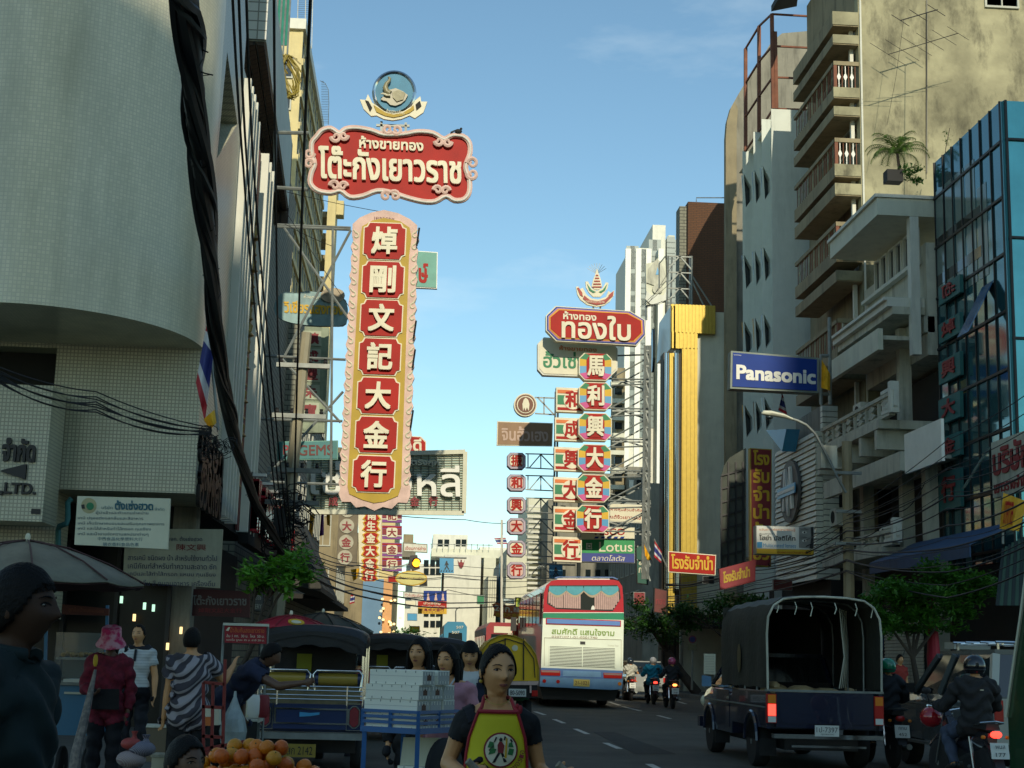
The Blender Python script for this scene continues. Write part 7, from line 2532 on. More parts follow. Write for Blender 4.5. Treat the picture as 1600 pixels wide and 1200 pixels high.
 if face or vox <= .012:
  for sx in (-1,1):
   m = MB()
   m.ball((0,0,0),.0130*hs,.006*hs,.0042*hs,12,6)
   c_e = SF(.031*sx,.011,-.0005)
   m.v =[c_e+RH@v for v in m.v]
   eo = obj('eye',m,m_eyew,t,True)
   m = MB()
   m.ball((0,0,0),.0072*hs,.0045*hs,.0050*hs,10,6)
   c_i = SF((.031+.001)*sx,.0105,.0025)
   m.v =[c_i+RH@v for v in m.v]
   obj('iris',m,m_eyeb,eo,True)
   m = MB()
   m.tube([SF(a_*sx,c_2,.003) for a_,c_2 in ((.016,.0105),(.024,.0165),(.034,.0172),(.043,.0135),(.048,.010))],[.0012*hs,.0024*hs,.0026*hs,.0022*hs,.001*hs],5)
   obj('eyelid_line',m,m_hair,t)
   m = MB()
   m.tube([SF(a_*sx,c_2,.001) for a_,c_2 in ((.014,.030),(.026,.0345),(.039,.0345),(.051,.028))],[.0016*hs,.0026*hs,.0024*hs,.001*hs],5)
   obj('eyebrow',m,m_hair,t)
   obj('nostril',MB().ball(SF(.0065*sx,-.031,.0),.0032*hs,.002*hs,.0015*hs,6,4),m_eyeb,t)
  lp = MB()
  for z_, th in ((-.0505,.0036),(-.0575,.0046)):
   lp.tube([SF(a_,c_2,.0005) for a_,c_2 in ((-.020,-.0535),(-.011,z_),(0,z_-.0006),(.011,z_),(.020,-.0535))],[.001*hs,th*hs*.85,th*hs,th*hs*.85,.001*hs],6)
  if skin is m_skin:
   obj('lips',lp,m_lip,t,True)
 if hair:
  rows = head_dirs(56,44) if face else head_dirs(32,24)
  hm = MB()
  grid =[]
  for row in rows:
   rr =[]
   for d in row:
    p = head_point(d,hs)
    k = 1.075 + .015 * math.sin(d.x*40+d.z*9) +(.03*(d.z-.3) if d.z>.3 else 0)
    if hair == 'tied':
     k = 1.04 + .010 * math.sin(d.x*55)
    if d.y < - .2 and d.z > .3:
     k -= .015
    rr.append(HP(V((p.x*k,(p.y if p.y>0 else p.y*.98)*k,p.z*k))))
   grid.append(rr)
  top = HP(V((0,0,.113*(1.06 if hair=='tied' else 1.1)))*hs)
  def keep(d):
   f = -d.y
   if hair in ('tied', ):
    line = .70 + .03 * math.sin(d.x*30) if f > .66 else (.70-(.66-f)*2.6 if f>.36 else (-.08-(.36-f)*.8))
   elif hair == 'fringe':
    line = .30 if f > .5 else (.30-(.5-f)*1.6)
   elif hair == 'long':
    line = .58 if f > .8 else (.58-(.8-f)*2.6)
   else:
    line = .54 if f > .75 else (.54-(.75-f)*1.7 if f>.4 else (-.06-(.4-f)*.8))
   lo = -.85 if hair in ('long','fringe') else - .55
   return d.z > max(line,lo)
  hv, hf =[],[]
  idx ={}
  for j, row in enumerate(rows):
   for k in range(len(row)):
    idx[(j,k)] = len(hv)
    hv.append(grid[j][k])
  hv.append(top)
  n_ = len(rows[0])
  for k in range(n_):
   hf.append((len(hv)-1,idx[(0,k)],idx[(0,(k+1)%n_)]))
  for j in range(len(rows)-1):
   for k in range(n_):
    if keep(rows[j][k]) and keep(rows[j+1][k]) and keep(rows[j][(k+1)%n_]) and keep(rows[j+1][(k+1)%n_]):
     hf.append((idx[(j,k)],idx[(j+1,k)],idx[(j+1,(k+1)%n_)],idx[(j,(k+1)%n_)]))
  hm.add(hv,hf)
  ho = obj('hair',hm,hair_m or m_hair,t,True)
  ho.modifiers.new('th','SOLIDIFY').thickness = -.006 * hs
  if hair in ('long','fringe'):
   m = MB()
   ln = .16 if hair == 'fringe' else .24
   for f0 in [(-.082,-.01),(-.088,.02),(-.075,.055),(-.045,.085),(0,.097),(.045,.085),(.075,.055),(.088,.02),(.082,-.01)]:
    m.tube([HP(V((f0[0]*.95,f0[1],.02))*hs),HP(V((f0[0]*1.05,f0[1]+.004,-.05))*hs),HP(V((f0[0]*1.05,f0[1]+.01,-ln))*hs)],[.022*hs,.024*hs,.012*hs],7)
   obj('hair_lengths',m,hair_m or m_hair,t,True)
  if face:
   rnd = random.Random(len(label))
   m = MB()
   for i in range(150):
    a = rnd.uniform(-1.5,1.5)
    if hair == 'tied':
     d0 = V((math.sin(a)*.85,-math.cos(a)*.62,.80-abs(math.sin(a))*.72)).normalized()
     d1 = V((math.sin(a)*.25,1,.1)).normalized()
    elif hair == 'short':
     a *= 2
     d0 = V((rnd.uniform(-.1,.1),rnd.uniform(-.1,.3),1)).normalized()
     d1 = V((math.sin(a),-math.cos(a),.48-.3*(1-math.cos(a)))).normalized()
    else:
     a *= 1.6
     d0 = V((rnd.uniform(-.1,.1),rnd.uniform(-.3,.3),1)).normalized()
     d1 = V((math.sin(a),.25-math.cos(a)*.6,-.5 if abs(a)>.8 else .55)).normalized()
    P_ =[]
    for q in range(8):
     d = d0.slerp(d1,q/7)
     pp_ = head_point(d,hs)
     P_.append(HP(pp_*((1.045 if hair=='tied' else 1.085)+.008*math.sin(q*1.3+i))))
    m.tube(P_,[.0006*hs]+[.0022*hs]*6+[.0006*hs],4)
   so = obj('hair_strands',m,hair_m or m_hair,t)
   so['kind'] = 'stuff'
  if hair == 'tied':
   m = MB()
   m.ball(HP(V((0,.10,.01))*hs),.035*hs,.03*hs,.035*hs,10,8)
   m.tube([HP(V((0,.11,.01))*hs),HP(V((0,.135,-.05))*hs),HP(V((0,.12,-.14))*hs)],[.025*hs,.022*hs,.008*hs],8)
   obj('ponytail',m,m_hair,t,True)
 if headwear:
  kind, hm_ = headwear
  m = MB()
  if kind == 'helmet':
   rings =[]
   for d in head_dirs(24,18):
    rings.append([HP(V((q.x*.125,q.y*.14+.005,q.z*.135+.01))*hs) for q in d])
   rings = rings[:13]
   m.loft(rings)
   ho = obj('helmet',m,hm_,t,True)
   m = MB()
   m.tube([HP(V((.118*math.sin(a),.132*math.cos(a)+.005,-.03))*hs) for a in [PI*2*k/16 for k in range(17)]],.008*hs,6)
   obj('helmet_rim',m,m_black,t)
  elif kind == 'bucket':
   rings =[]
   for rr, z in ((.06,.150),(.088,.148),(.098,.13),(.104,.04),(.112,.03),(.15,-.03),(.152,-.035),(.146,-.032),(.108,.02)):
    rings.append([HP(V((rr*math.cos(2*PI*k/24),rr*1.08*math.sin(2*PI*k/24)+.005,z+.004*math.sin(k*1.7)))*hs) for k in range(24)])
   m.loft(rings)
   obj('bucket_hat',m,hm_,t,True)
 return t, J, s, HP
def fabric(name,a,b=None,scale=8,kind='noise',rough=.85):
 if name in MATS:
  return MATS[name]
 m, tr_, bs_ = _nodes(name)
 N, l = tr_.nodes, tr_.links
 tc_ = N.new('ShaderNodeTexCoord')
 if kind == 'stripe':
  tex = N.new('ShaderNodeTexWave')
  tex.inputs['Scale'].default_value = scale
  tex.inputs['Distortion'].default_value = 1.5
  tex.bands_direction = 'DIAGONAL'
  fac = tex.outputs['Fac']
 elif kind == 'hstripe':
  tex = N.new('ShaderNodeTexWave')
  tex.inputs['Scale'].default_value = scale
  tex.bands_direction = 'Z'
  fac = tex.outputs['Fac']
 else:
  tex = N.new('ShaderNodeTexNoise')
  tex.inputs['Scale'].default_value = scale
  tex.inputs['Detail'].default_value = 4
  fac = tex.outputs['Fac']
 l.new(tc_.outputs['Object'],tex.inputs['Vector'])
 r_ = N.new('ShaderNodeValToRGB')
 b = b or (a[0]*.8,a[1]*.8,a[2]*.8)
 r_.color_ramp.elements[0].color =(*a,1)
 r_.color_ramp.elements[1].color =(*b,1)
 r_.color_ramp.elements[0].position = .42 if kind == 'noise' else .5
 r_.color_ramp.elements[1].position = .58 if kind == 'noise' else .62
 l.new(fac,r_.inputs['Fac'])
 l.new(r_.outputs['Color'],bs_.inputs['Base Color'])
 bs_.inputs['Roughness'].default_value = rough
 n2 = N.new('ShaderNodeTexNoise')
 n2.inputs['Scale'].default_value = 14
 l.new(tc_.outputs['Object'],n2.inputs['Vector'])
 bp = N.new('ShaderNodeBump')
 bp.inputs['Strength'].default_value = .35
 bp.inputs['Distance'].default_value = .02
 l.new(n2.outputs['Fac'],bp.inputs['Height'])
 l.new(bp.outputs['Normal'],bs_.inputs['Normal'])
 MATS[name] = m
 return m
SHIRT ={'torso':(0,1),'uarm':(0,.55)}
SHIRT_L ={'torso':(0,1),'uarm':(0,1),'farm':(0,.92)}
PANTS ={'thigh':(0,1),'shin':(0,.95),'torso':(0,.22)}
SHOES ={'foot':(0,1),'shin':(.96,1)}
jeans = fabric('dark_trousers',(.010,.011,.016),scale=20)
blackc = fabric('black_cloth',(.008,.008,.009),scale=20)
def cut_neck(co):
 return (co[:,2]<1.425)
 # the woman in the apron
HW = at(779,1048,6.2)
Hh = 1.535
s0 = Hh / 1.7
hero_pose ={'shl':(-.145,.0,1.36),'shr':(.145,.0,1.36),'ell':(-.215,.03,1.17),'elr':(.205,.04,1.15),'wrl':(-.125,-.17,1.13),'wrr':(.27,-.16,1.115),'hal':(-.085,-.24,1.15),'har':(.315,-.23,1.145)}
t, J, s_, HP = build_person('young woman in a yellow apron and black top in front holding two handles',(HW.x-.004,6.2,0),R(0),Hh,hero_pose,clothes=[('black_top',{'torso':(0,1),'uarm':(0,.42),'fn':lambda c:((c[:,2]<1.355)|(np.abs(c[:,0])>.095))&(c[:,2]<1.43)},.008,blackc),('trousers',PANTS,.012,jeans),('shoes',SHOES,.01,m_black)],hair='tied',vox=.0055,face=True,head_yaw=R(17),head_pitch=R(3),build=.87,hand_poses={'l':{'side':V((0.2,0,1)),'curl':1.15},'r':{'side':V((-.2,0,1)),'curl':1.15,'flip':True}})
m_apron = mat('apron_yellow',(.64,.57,.015),rough=.75,var=.08,scale=6,bump=.25,bscale=9)
m_aproned = mat('apron_red_trim',(.32,.015,.025),rough=.7,var=.1)
def front_y(x,z):
 """front surface of the torso of this figure, metres in its own frame"""
 zz = z / s0
 w_ = .15 * s0 * .93
 dep =(.122-.05*max(0,1.16-zz)) * s0 * .9
 return - dep * math.sqrt(max(0.02,1-min(.98,(x/(w_*1.15))**2))) - .022 - .012 * math.sin(x*22+z*9) *(1 if zz<1.2 else .4)
def half_w(z):
 zz = z
 tab =[(1.285,.078),(1.272,.080),(1.22,.098),(1.17,.114),(1.10,.124),(1.0,.128),(.9,.13),(.6,.14)]
 for (a,wa_),(b,wb_) in zip(tab[:-1],tab[1:]):
  if zz <= a and zz >= b:
   return wa_ +(wb_-wa_) *(a-zz) /(a-b)
 return tab[-1][1] if zz < .6 else tab[0][1]
rows_ =[]
zs =[1.272-k*.0335 for k in range(21)]
for z in zs:
 hw_ = half_w(z)
 rows_.append([V((hw_*(-1+2*k/16),front_y(hw_*(-1+2*k/16),z),z)) for k in range(17)])
m = MB().add([v for r in rows_ for v in r],[(j*17+k,j*17+17+k,j*17+18+k,j*17+k+1) for j in range(20) for k in range(16)])
ap = obj('apron',m,m_apron,t,True)
ap.modifiers.new('th','SOLIDIFY').thickness = .004
tr_ = MB()
tr_.tube([r[0]+V((0,-.003,0)) for r in rows_],.0065,6)
tr_.tube([r[-1]+V((0,-.003,0)) for r in rows_],.0065,6)
obj('apron_side_trim',tr_,m_aproned,ap,True)
tr_ = MB()
tr_.tube([v+V((0,-.004,.003)) for v in rows_[0]],.009,6)
obj('apron_top_trim',tr_,m_aproned,ap,True)
nk_ = J['neck0']
for sx in (-1,1):
 a = rows_[0][0 if sx<0 else -1]
 P =[a+V((0,-.004,0)),V((sx*.066,-.100,1.292)),V((sx*.060,-.072,1.312)),V((sx*.056,-.03,1.325)),V((sx*.05,.02,1.33)),V((0,.07,1.33))]
 obj('apron_strap',MB().tube(P,.0075,6),m_aproned,ap,True)
m = MB()
m.ball((.088,-.098,1.285),.012,.008,.02,8,6)
m.ball((.078,-.10,1.298),.008,.007,.011,8,6)
obj('strap_bow',m,m_aproned,ap,True)
def on_apron(name,pts,d,mt_,par):
 P =[V((x,front_y(x,z)-d,z)) for x,z in pts]
 m_ = MB()
 m_.hexa([p+V((0,.003,0)) for p in P],P)
 return obj(name,m_,mt_,par)
def ap_fan(name,cx,cz,r,d,mt_,par,n=28):
 m_ = MB()
 rr =[0,.5,.8,1]
 vs_ =[V((cx,front_y(cx,cz)-d,cz))]
 for q in rr[1:]:
  for k in range(n):
   x, z = cx + r * q * math.cos(2*PI*k/n), cz + r * q * math.sin(2*PI*k/n)
   vs_.append(V((x,front_y(x,z)-d,z)))
 fs_ =[(0,1+k,1+(k+1)%n) for k in range(n)]
 for j in range(2):
  for k in range(n):
   a, b = 1 + j * n + k, 1 + j * n +(k+1) % n
   fs_.append((a,a+n,b+n,b))
 m_.add(vs_,fs_)
 return obj(name,m_,mt_,par,True)
cz = at(783,1172,6.08).z - 0
cx = at(784,1172,6.08).x - HW.x
ap_fan('badge_ring',cx,cz,.070,.006,m_dred,ap)
bd = ap_fan('badge_field',cx,cz,.063,.0085,m_cream,ap)
m_bg = mat('badge_green',(.02,.16,.04))
fig =[('figure_body',[(-.012,-.01),(.010,-.012),(.014,.018),(.004,.032),(-.006,.034),(-.014,.02)],m_dred),('figure_head',[(-.006,.034),(.005,.034),(.006,.045),(-.002,.05),(-.008,.042)],m_black),('leg',[(-.012,-.01),(-.002,-.012),(-.022,-.048),(-.034,-.05)],m_black),('leg',[(0,-.012),(.010,-.012),(.026,-.046),(.014,-.048)],m_black),('sash',[(.016,-.03),(.024,-.03),(.026,.045),(.020,.05)],m_yellow),('leaf',[(-.05,-.018),(-.024,-.012),(-.018,.004),(-.040,.008)],m_bg),('leaf',[(-.054,.01),(-.026,.006),(-.03,.03),(-.046,.034)],m_bg),('leaf',[(.028,-.016),(.048,-.02),(.054,.004),(.034,.008)],m_bg),('leaf',[(.03,.012),(.052,.012),(.044,.032),(.032,.028)],m_bg),('stroke',[(-.03,.03),(-.024,.032),(-.016,.05),(-.022,.052)],m_black),('stroke',[(.01,.04),(.014,.038),(.02,.052),(.014,.056)],m_black),('stroke',[(-.05,.0),(-.03,.02),(-.028,.016),(-.046,-.004)],m_black),('stroke',[(.036,.04),(.044,.03),(.048,.034),(.04,.046)],m_black)]
for nm, pts_, mm_ in fig:
 on_apron(nm,[(cx+a,cz+b) for a,b in pts_],.0115,mm_,ap)
for k, ch in enumerate('สัมตำเยาวราชอร่อย'.replace('ั','').replace('ำ','า')):
 a = R(205) + R(150) * k / 14
 if k > 14:
  break
 x, z = cx + .089 * math.cos(a), cz + .089 * math.sin(a)
 rad = V((math.cos(a),0,math.sin(a)))
 tan = V((-math.sin(a),0,math.cos(a)))
 fr = Frame((x,front_y(x,z)-.008,z),tan,-rad)
 m = MB()
 put_text(m,ch,Frame(fr.o,tan,-rad,(0,-1,0)),-.007,.007,-.009,.009,0,0,0)
 obj('apron_letter',m,m_dred,ap)
nl = MB()
nl.tube([V((.052*math.sin(a),-.058-.045*math.cos(a)*(1 if abs(a)<1.3 else .5),1.335-.032*math.cos(a))) for a in [R(-95)+R(190)*k/14 for k in range(15)]],.0012,4)
obj('necklace',nl,m_gold,t)
obj('earring',MB().ball(HP(V((-.078,.0,-.045))*s_*1.02),.008,n=8,m=6),m_gold,t,True)
def cart_handle(loc_a,loc_b):
 return MB().tube([loc_a,loc_b],[.016,.018],10)
cart = thing('push_cart','push cart with two tape-wrapped handles gripped by the woman in the apron','cart',(HW.x+.1,5.4,0),local=True)
m_tape = mat('wrapped_tape',(.30,.27,.2),rough=.8,var=.4,scale=60)
for sx, hx, hz, tx in ((-1,J['hal'].x,J['hal'].z,-.055),(1,J['har'].x,J['har'].z,-.06)):
 base = V((HW.x+hx,6.2+J['hal'].y-.0,hz)) - V((HW.x+.1,5.4,0))
 a = base + V((tx*.9,-.02,.05))
 b = base + V((-tx*.9,.01,-.05))
 obj('handle_grip',MB().tube([a,b],[.0145,.0165],10),m_tape,cart,True)
 obj('handle_tube',MB().tube([b,b+V((-tx*.6,-.1,-.12)),V((sx*.3,-.3,.75)),V((sx*.3,-.9,.7))],.013,8),m_steel,cart,True)
obj('tray',MB().box(-.42,.42,-1.5,-.4,.60,.66),m_steel,cart)
for x in (-.38,.38):
 for y in (-1.4,-.5):
  obj('leg',MB().bar((x,y,0.02),(x,y,.6),.015,6),m_steel,cart)
  # the man at the left edge
MW = at(26,945,4.4)
tealc = fabric('teal_jacket',(.004,.014,.014),(.006,.018,.018),scale=5)
t, J, s_, HP = build_person('man in a dark teal jacket in profile at the left edge',(MW.x,4.4,0),R(78),1.71,{'ell':(-.24,.04,1.10),'elr':(.24,.04,1.10)},clothes=[('jacket',dict(SHIRT_L,fn=lambda c:c[:,2]<1.45),.022,tealc),('trousers',PANTS,.014,jeans),('shoes',SHOES,.01,m_black)],skin=mat('skin_dark_brown',(.065,.032,.018),rough=.6,var=.06,scale=20,spec=.3),hair='short',vox=.009,build=1.02,face=True,head_yaw=R(6))
m = MB()
m.tube([V((.075*math.cos(a),.075*math.sin(a)+.01,1.475+.012*math.sin(a))) for a in [2*PI*k/16-PI/2+.3 for k in range(15)]],.022,8)
obj('collar',m,tealc,t,True)
# women on the left pavement
redj = fabric('red_patterned_jacket',(.20,.012,.03),(.12,.008,.02),scale=30)
hatm = fabric('pink_floral_hat',(.50,.02,.10),(.62,.30,.34),scale=14)
def put(px,py_head,Y,H):
 """ground spot under a head seen at this pixel"""
 p = at(px,py_head,Y)
 return (p.x,Y)
x, y = put(173,1010,13.9,1.5)
t, J, s_, HP = build_person('woman in a pink flowered bucket hat and dark red patterned jacket on the left pavement',(x,y,.13),R(8),1.50,{'ell':(-.23,.0,1.12),'wrl':(-.13,-.18,1.05),'hal':(-.08,-.24,1.08),'elr':(.23,.03,1.1),'wrr':(.22,-.06,.88),'har':(.2,-.1,.8)},clothes=[('jacket',dict(SHIRT_L,fn=lambda c:c[:,2]<1.45),.02,redj),('trousers',PANTS,.016,jeans),('shoes',SHOES,.01,m_black)],hair='short',headwear=('bucket',hatm),vox=.013,skin=m_skin_d,head_pitch=R(18),build=1.05)
obj('belt_pouch',MB().hexa([(-.12,-.16,.80),(.12,-.16,.80),(.12,-.12,.80),(-.12,-.12,.80)],[(-.11,-.15,.98),(.11,-.15,.98),(.11,-.12,.98),(-.11,-.12,.98)]),blackc,t)
st = obj('folded_umbrella',MB().tube([(x-.20,y-.32,.15),(x-.17,y-.30,.55),(x-.10,y-.26,1.05),(x-.07,y-.25,1.28)],[.03,.05,.03,.012],8),fabric('umbrella_grey_floral',(.16,.15,.14),(.28,.25,.22),scale=20))
tag(st,'grey flowered cloth bundle on a stick held upright by the woman in the pink hat','folded umbrella')
ribb = obj('yellow_tassel',MB().ball((x-.075,y-.25,1.36),.022,.02,.06,8,6),m_yellow)
tag(ribb,'small yellow tassel at the top of the stick of the pink hatted woman','tassel')
x, y = put(216,1010,17.0,1.55)
polo = fabric('white_polo',(.50,.52,.50),(.40,.42,.41),scale=10,kind='hstripe')
t, J, s_, HP = build_person('woman in a white striped polo shirt with dark collar standing behind the pink hatted woman',(x,y,.13),R(-4),1.60,{'elr':(.22,.02,1.10),'wrr':(.235,-.02,.87)},clothes=[('polo_shirt',dict(SHIRT,fn=lambda c:(c[:,2]<1.43)),.014,polo),('collar',{'torso':(.8,1),'neck':(0,.4),'fn':lambda c:(c[:,2]>1.405)&(c[:,2]<1.45)},.022,jeans),('trousers',PANTS,.014,jeans),('shoes',SHOES,.01,m_black)],hair='tied',vox=.012,head_yaw=R(-8))
obj('button_placket',MB().hexa([(-.014,-.135,1.20),(.014,-.135,1.20),(.014,-.12,1.2),(-.014,-.12,1.2)],[(-.012,-.10,1.33),(.012,-.10,1.33),(.012,-.085,1.33),(-.012,-.085,1.33)]),jeans,t)
x, y = put(300,1015,13.6,1.5)
stripe = fabric('striped_blouse',(.05,.045,.055),(.34,.31,.32),scale=7,kind='stripe')
t, J, s_, HP = build_person('woman with her back turned in a grey striped blouse holding the red hand truck',(x,y,.1),R(205),1.56,{'ell':(-.36,-.06,1.20),'wrl':(-.50,-.20,1.36),'hal':(-.53,-.24,1.42),'elr':(.2,-.03,1.1)},clothes=[('blouse',dict(SHIRT,fn=lambda c:c[:,2]<1.44),.03,stripe),('trousers',PANTS,.02,blackc),('shoes',SHOES,.01,m_black)],hair='short',vox=.013,head_yaw=R(-35),build=1.1)
x, y = put(375,1035,14.2,1.5)
navy = fabric('navy_shirt',(.014,.020,.05),scale=10)
t, J, s_, HP = build_person('man in a dark blue shirt bending over the fruit stall with a plastic bag',(x-.12,y,.1),R(75),1.62,{'ell':(-.2,-.62,1.12),'wrl':(-.2,-.86,1.16),'hal':(-.2,-.94,1.18),'elr':(.2,-.1,1.03),'wrr':(.2,-.12,.80),'har':(.2,-.13,.72)},lean=R(42),clothes=[('shirt',dict(SHIRT),.022,navy),('trousers',PANTS,.02,blackc),('shoes',SHOES,.01,m_black)],hair='short',vox=.014,skin=m_skin_d,build=1.08)
bp_c = at(365,1128,13.6)
m = MB()
m.lathe(bp_c,[(.03,-.21),(.105,-.19),(.125,-.08),(.10,.03),(.05,.13),(.015,.22),(.01,.27)],12)
bm2 = obj('bag_film',m,mat('plastic_film',(.42,.48,.46),rough=.25,alpha=.75,var=.2,scale=9))
tag(bm2,'bulging white plastic bag hanging from the hand of the man in dark blue','plastic bag')
bm2.name = 'plastic_bag'
x, y = at(287,1165,6.8).x, 6.8
cstripe = fabric('green_striped_shirt',(.45,.50,.42),(.22,.28,.24),scale=14,kind='hstripe')
t, J, s_, HP = build_person('black haired boy in a pale striped shirt low in front beside the orange pile',(x,y,-.56),R(60),1.66,{'shl':(-.15,-.04,1.36),'ell':(-.16,-.27,1.30),'wrl':(-.14,-.5,1.30),'hal':(-.13,-.58,1.29),'elr':(.2,0,1.1)},clothes=[('shirt',dict(SHIRT,fn=lambda c:c[:,2]<1.44),.018,cstripe),('trousers',PANTS,.016,jeans)],hair='short',vox=.011,skin=m_skin_d,head_yaw=R(-12),build=.95)
pinkc = fabric('pink_tshirt',(.55,.26,.30),(.50,.23,.27),scale=12)
whites = fabric('white_shirt',(.58,.58,.55),scale=10)
navyj = fabric('navy_jacket',(.012,.016,.035),scale=10)
x, y = put(655,1028,11.6,1.6)
openfront = lambda c:(c[:,2]<1.45) &((np.abs(c[:,0])>.012+.085*np.clip((c[:,2]-1.2)/.24,0,1))|(c[:,1]>0))
t, J, s_, HP = build_person('woman in a black jacket over a white shirt behind the white boxes',(x,y,0),R(-14),1.60,None,clothes=[('white_shirt',dict(SHIRT,fn=lambda c:c[:,2]<1.44),.010,whites),('jacket',dict(SHIRT_L,fn=openfront),.022,blackc),('trousers',PANTS,.014,jeans),('shoes',SHOES,.01,m_black)],hair='long',vox=.010,head_yaw=R(-6),face=True)
x, y = put(701,1036,10.6,1.6)
t, J, s_, HP = build_person('woman in a pink short sleeved shirt with white trim behind the white boxes',(x,y,0),R(-22),1.55,{'elr':(.225,.05,1.10)},clothes=[('pink_shirt',dict(SHIRT,fn=lambda c:(c[:,2]<1.43)&~((np.abs(c[:,0])<(c[:,2]-1.27)*.45)&(c[:,1]<0))),.014,pinkc),('sleeve_trim',{'uarm':(.5,.6)},.018,whites),('trousers',PANTS,.014,jeans),('shoes',SHOES,.01,m_black)],hair='long',vox=.0095,head_yaw=R(-8),face=True,build=1.04)
m = MB()
for sx in (-1,1):
 m.tube([V((.0,-.112,1.17)),V((sx*.03,-.105,1.24)),V((sx*.058,-.075,1.30)),V((sx*.062,-.02,1.335))],.007,6)
obj('white_collar_trim',m,whites,t,True)
x, y = put(727,1033,12.6,1.6)
t, J, s_, HP = build_person('woman in a navy jacket with a white collar looking down, behind the pink shirted woman',(x+.04,y,0),R(-5),1.60,None,clothes=[('white_shirt',dict(SHIRT,fn=lambda c:c[:,2]<1.45),.010,whites),('jacket',dict(SHIRT_L,fn=openfront),.022,navyj),('trousers',PANTS,.014,jeans),('shoes',SHOES,.01,m_black)],hair='fringe',vox=.011,head_pitch=R(16),face=True)
# riders
RIDE ={'pelvis':(0,0,.93),'hipl':(-.09,-.03,.90),'hipr':(.09,-.03,.90),'knl':(-.19,-.42,.80),'knr':(.19,-.42,.80),'anl':(-.17,-.26,.42),'anr':(.17,-.26,.42),'tol':(-.18,-.43,.36),'tor':(.18,-.43,.36),'ell':(-.33,-.16,1.13),'elr':(.33,-.16,1.13),'wrl':(-.31,-.42,1.10),'wrr':(.31,-.42,1.10),'hal':(-.31,-.51,1.10),'har':(.31,-.51,1.10)}
silver_h = lambda n, c:mat(n,c,rough=.15,var=0,coat=.8)
def rider(lbl,mloc,mrz,top,helm,H=1.68,vox=.014,long_=True,pants=jeans,**k):
 off = V((-math.sin(mrz)*.42,math.cos(mrz)*.42,0))
 p = V(mloc) + off
 return build_person(lbl,(p.x,p.y,-.10),PI+mrz,H,RIDE,clothes=[('jacket',dict(SHIRT_L if long_ else SHIRT,fn=lambda c:c[:,2]<1.46),.03,top),('trousers',PANTS,.016,pants),('shoes',SHOES,.01,m_black)],headwear=('helmet',helm),hair='short',vox=vox,**k)
blackj = fabric('black_jacket',(.014,.014,.015),(.02,.02,.02),scale=6)
t, J, s_, HP = rider('motorcyclist in a black jacket and glossy black helmet seen from behind at the right',MC[0][0],MC[0][1],blackj,silver_h('helmet_black',(.008,.008,.01)),1.72,.011,build=1.22,pants=fabric('blue_jeans',(.06,.08,.13),scale=12))
obj('jacket_tag',MB().box(-.035,.035,.148,.152,1.33,1.34),m_cream,t)
greyj = fabric('dark_grey_jacket',(.022,.026,.03),scale=8)
rider('motorcyclist in a glossy green helmet and dark grey jacket just behind the pickup',MC[1][0],MC[1][1],greyj,silver_h('helmet_green',(.01,.22,.10)),1.68,.013,build=1.05)
rider('motorcyclist in a pink helmet and dark jacket on the far right lane',MC[2][0],MC[2][1],greyj,silver_h('helmet_pink',(.62,.10,.22)),1.64,.02)
rider('motorcyclist in a billowing bright blue jacket with a black and white helmet',MC[3][0],MC[3][1],fabric('bright_blue_jacket',(.01,.25,.38),scale=8),silver_h('helmet_white',(.5,.5,.48)),1.64,.02,build=1.35)
rider('rider in a white patterned blouse beside the tour bus',MC[4][0],MC[4][1],fabric('white_blouse',(.5,.5,.42),(.3,.3,.25),scale=20),silver_h('helmet_dark',(.02,.03,.04)),1.6,.02,long_=False)
rh = obj('spare_helmet',MB().ball((MC[0][0][0]-.38,MC[0][0][1]+1.0,.88),.14,.15,.13,14,10),silver_h('helmet_red',(.35,.01,.015)),None,True)
tag(rh,'red helmet hanging on the handlebar of the motorcycle with plate 177','helmet')
redt = fabric('red_shirt',(.30,.03,.02),scale=8)
x, y = put(1406,1050,33,1.5)
build_person('person in a red shirt far across the road behind the green helmeted rider',(x,y,.13),R(20),1.6,None,clothes=[('shirt',SHIRT,.015,redt),('trousers',PANTS,.014,jeans)],hair='short',vox=.02)
x, y = put(556,1040,23.0,1.5)
build_person('person in a red top sitting inside the nearest tuk-tuk toward the driver',(-.80,22.1,-.12),R(170),1.58,None,clothes=[('shirt',SHIRT,.015,redt),('trousers',PANTS,.014,jeans)],hair='short',vox=.018)
x, y = put(815,975,57,1.7)
build_person('small person in a dark red shirt standing high by the red city bus door',(at(810,990,56).x,56.0,1.25),0,1.6,None,clothes=[('shirt',SHIRT,.015,redt),('trousers',PANTS,.014,whites)],hair='short',vox=.025)
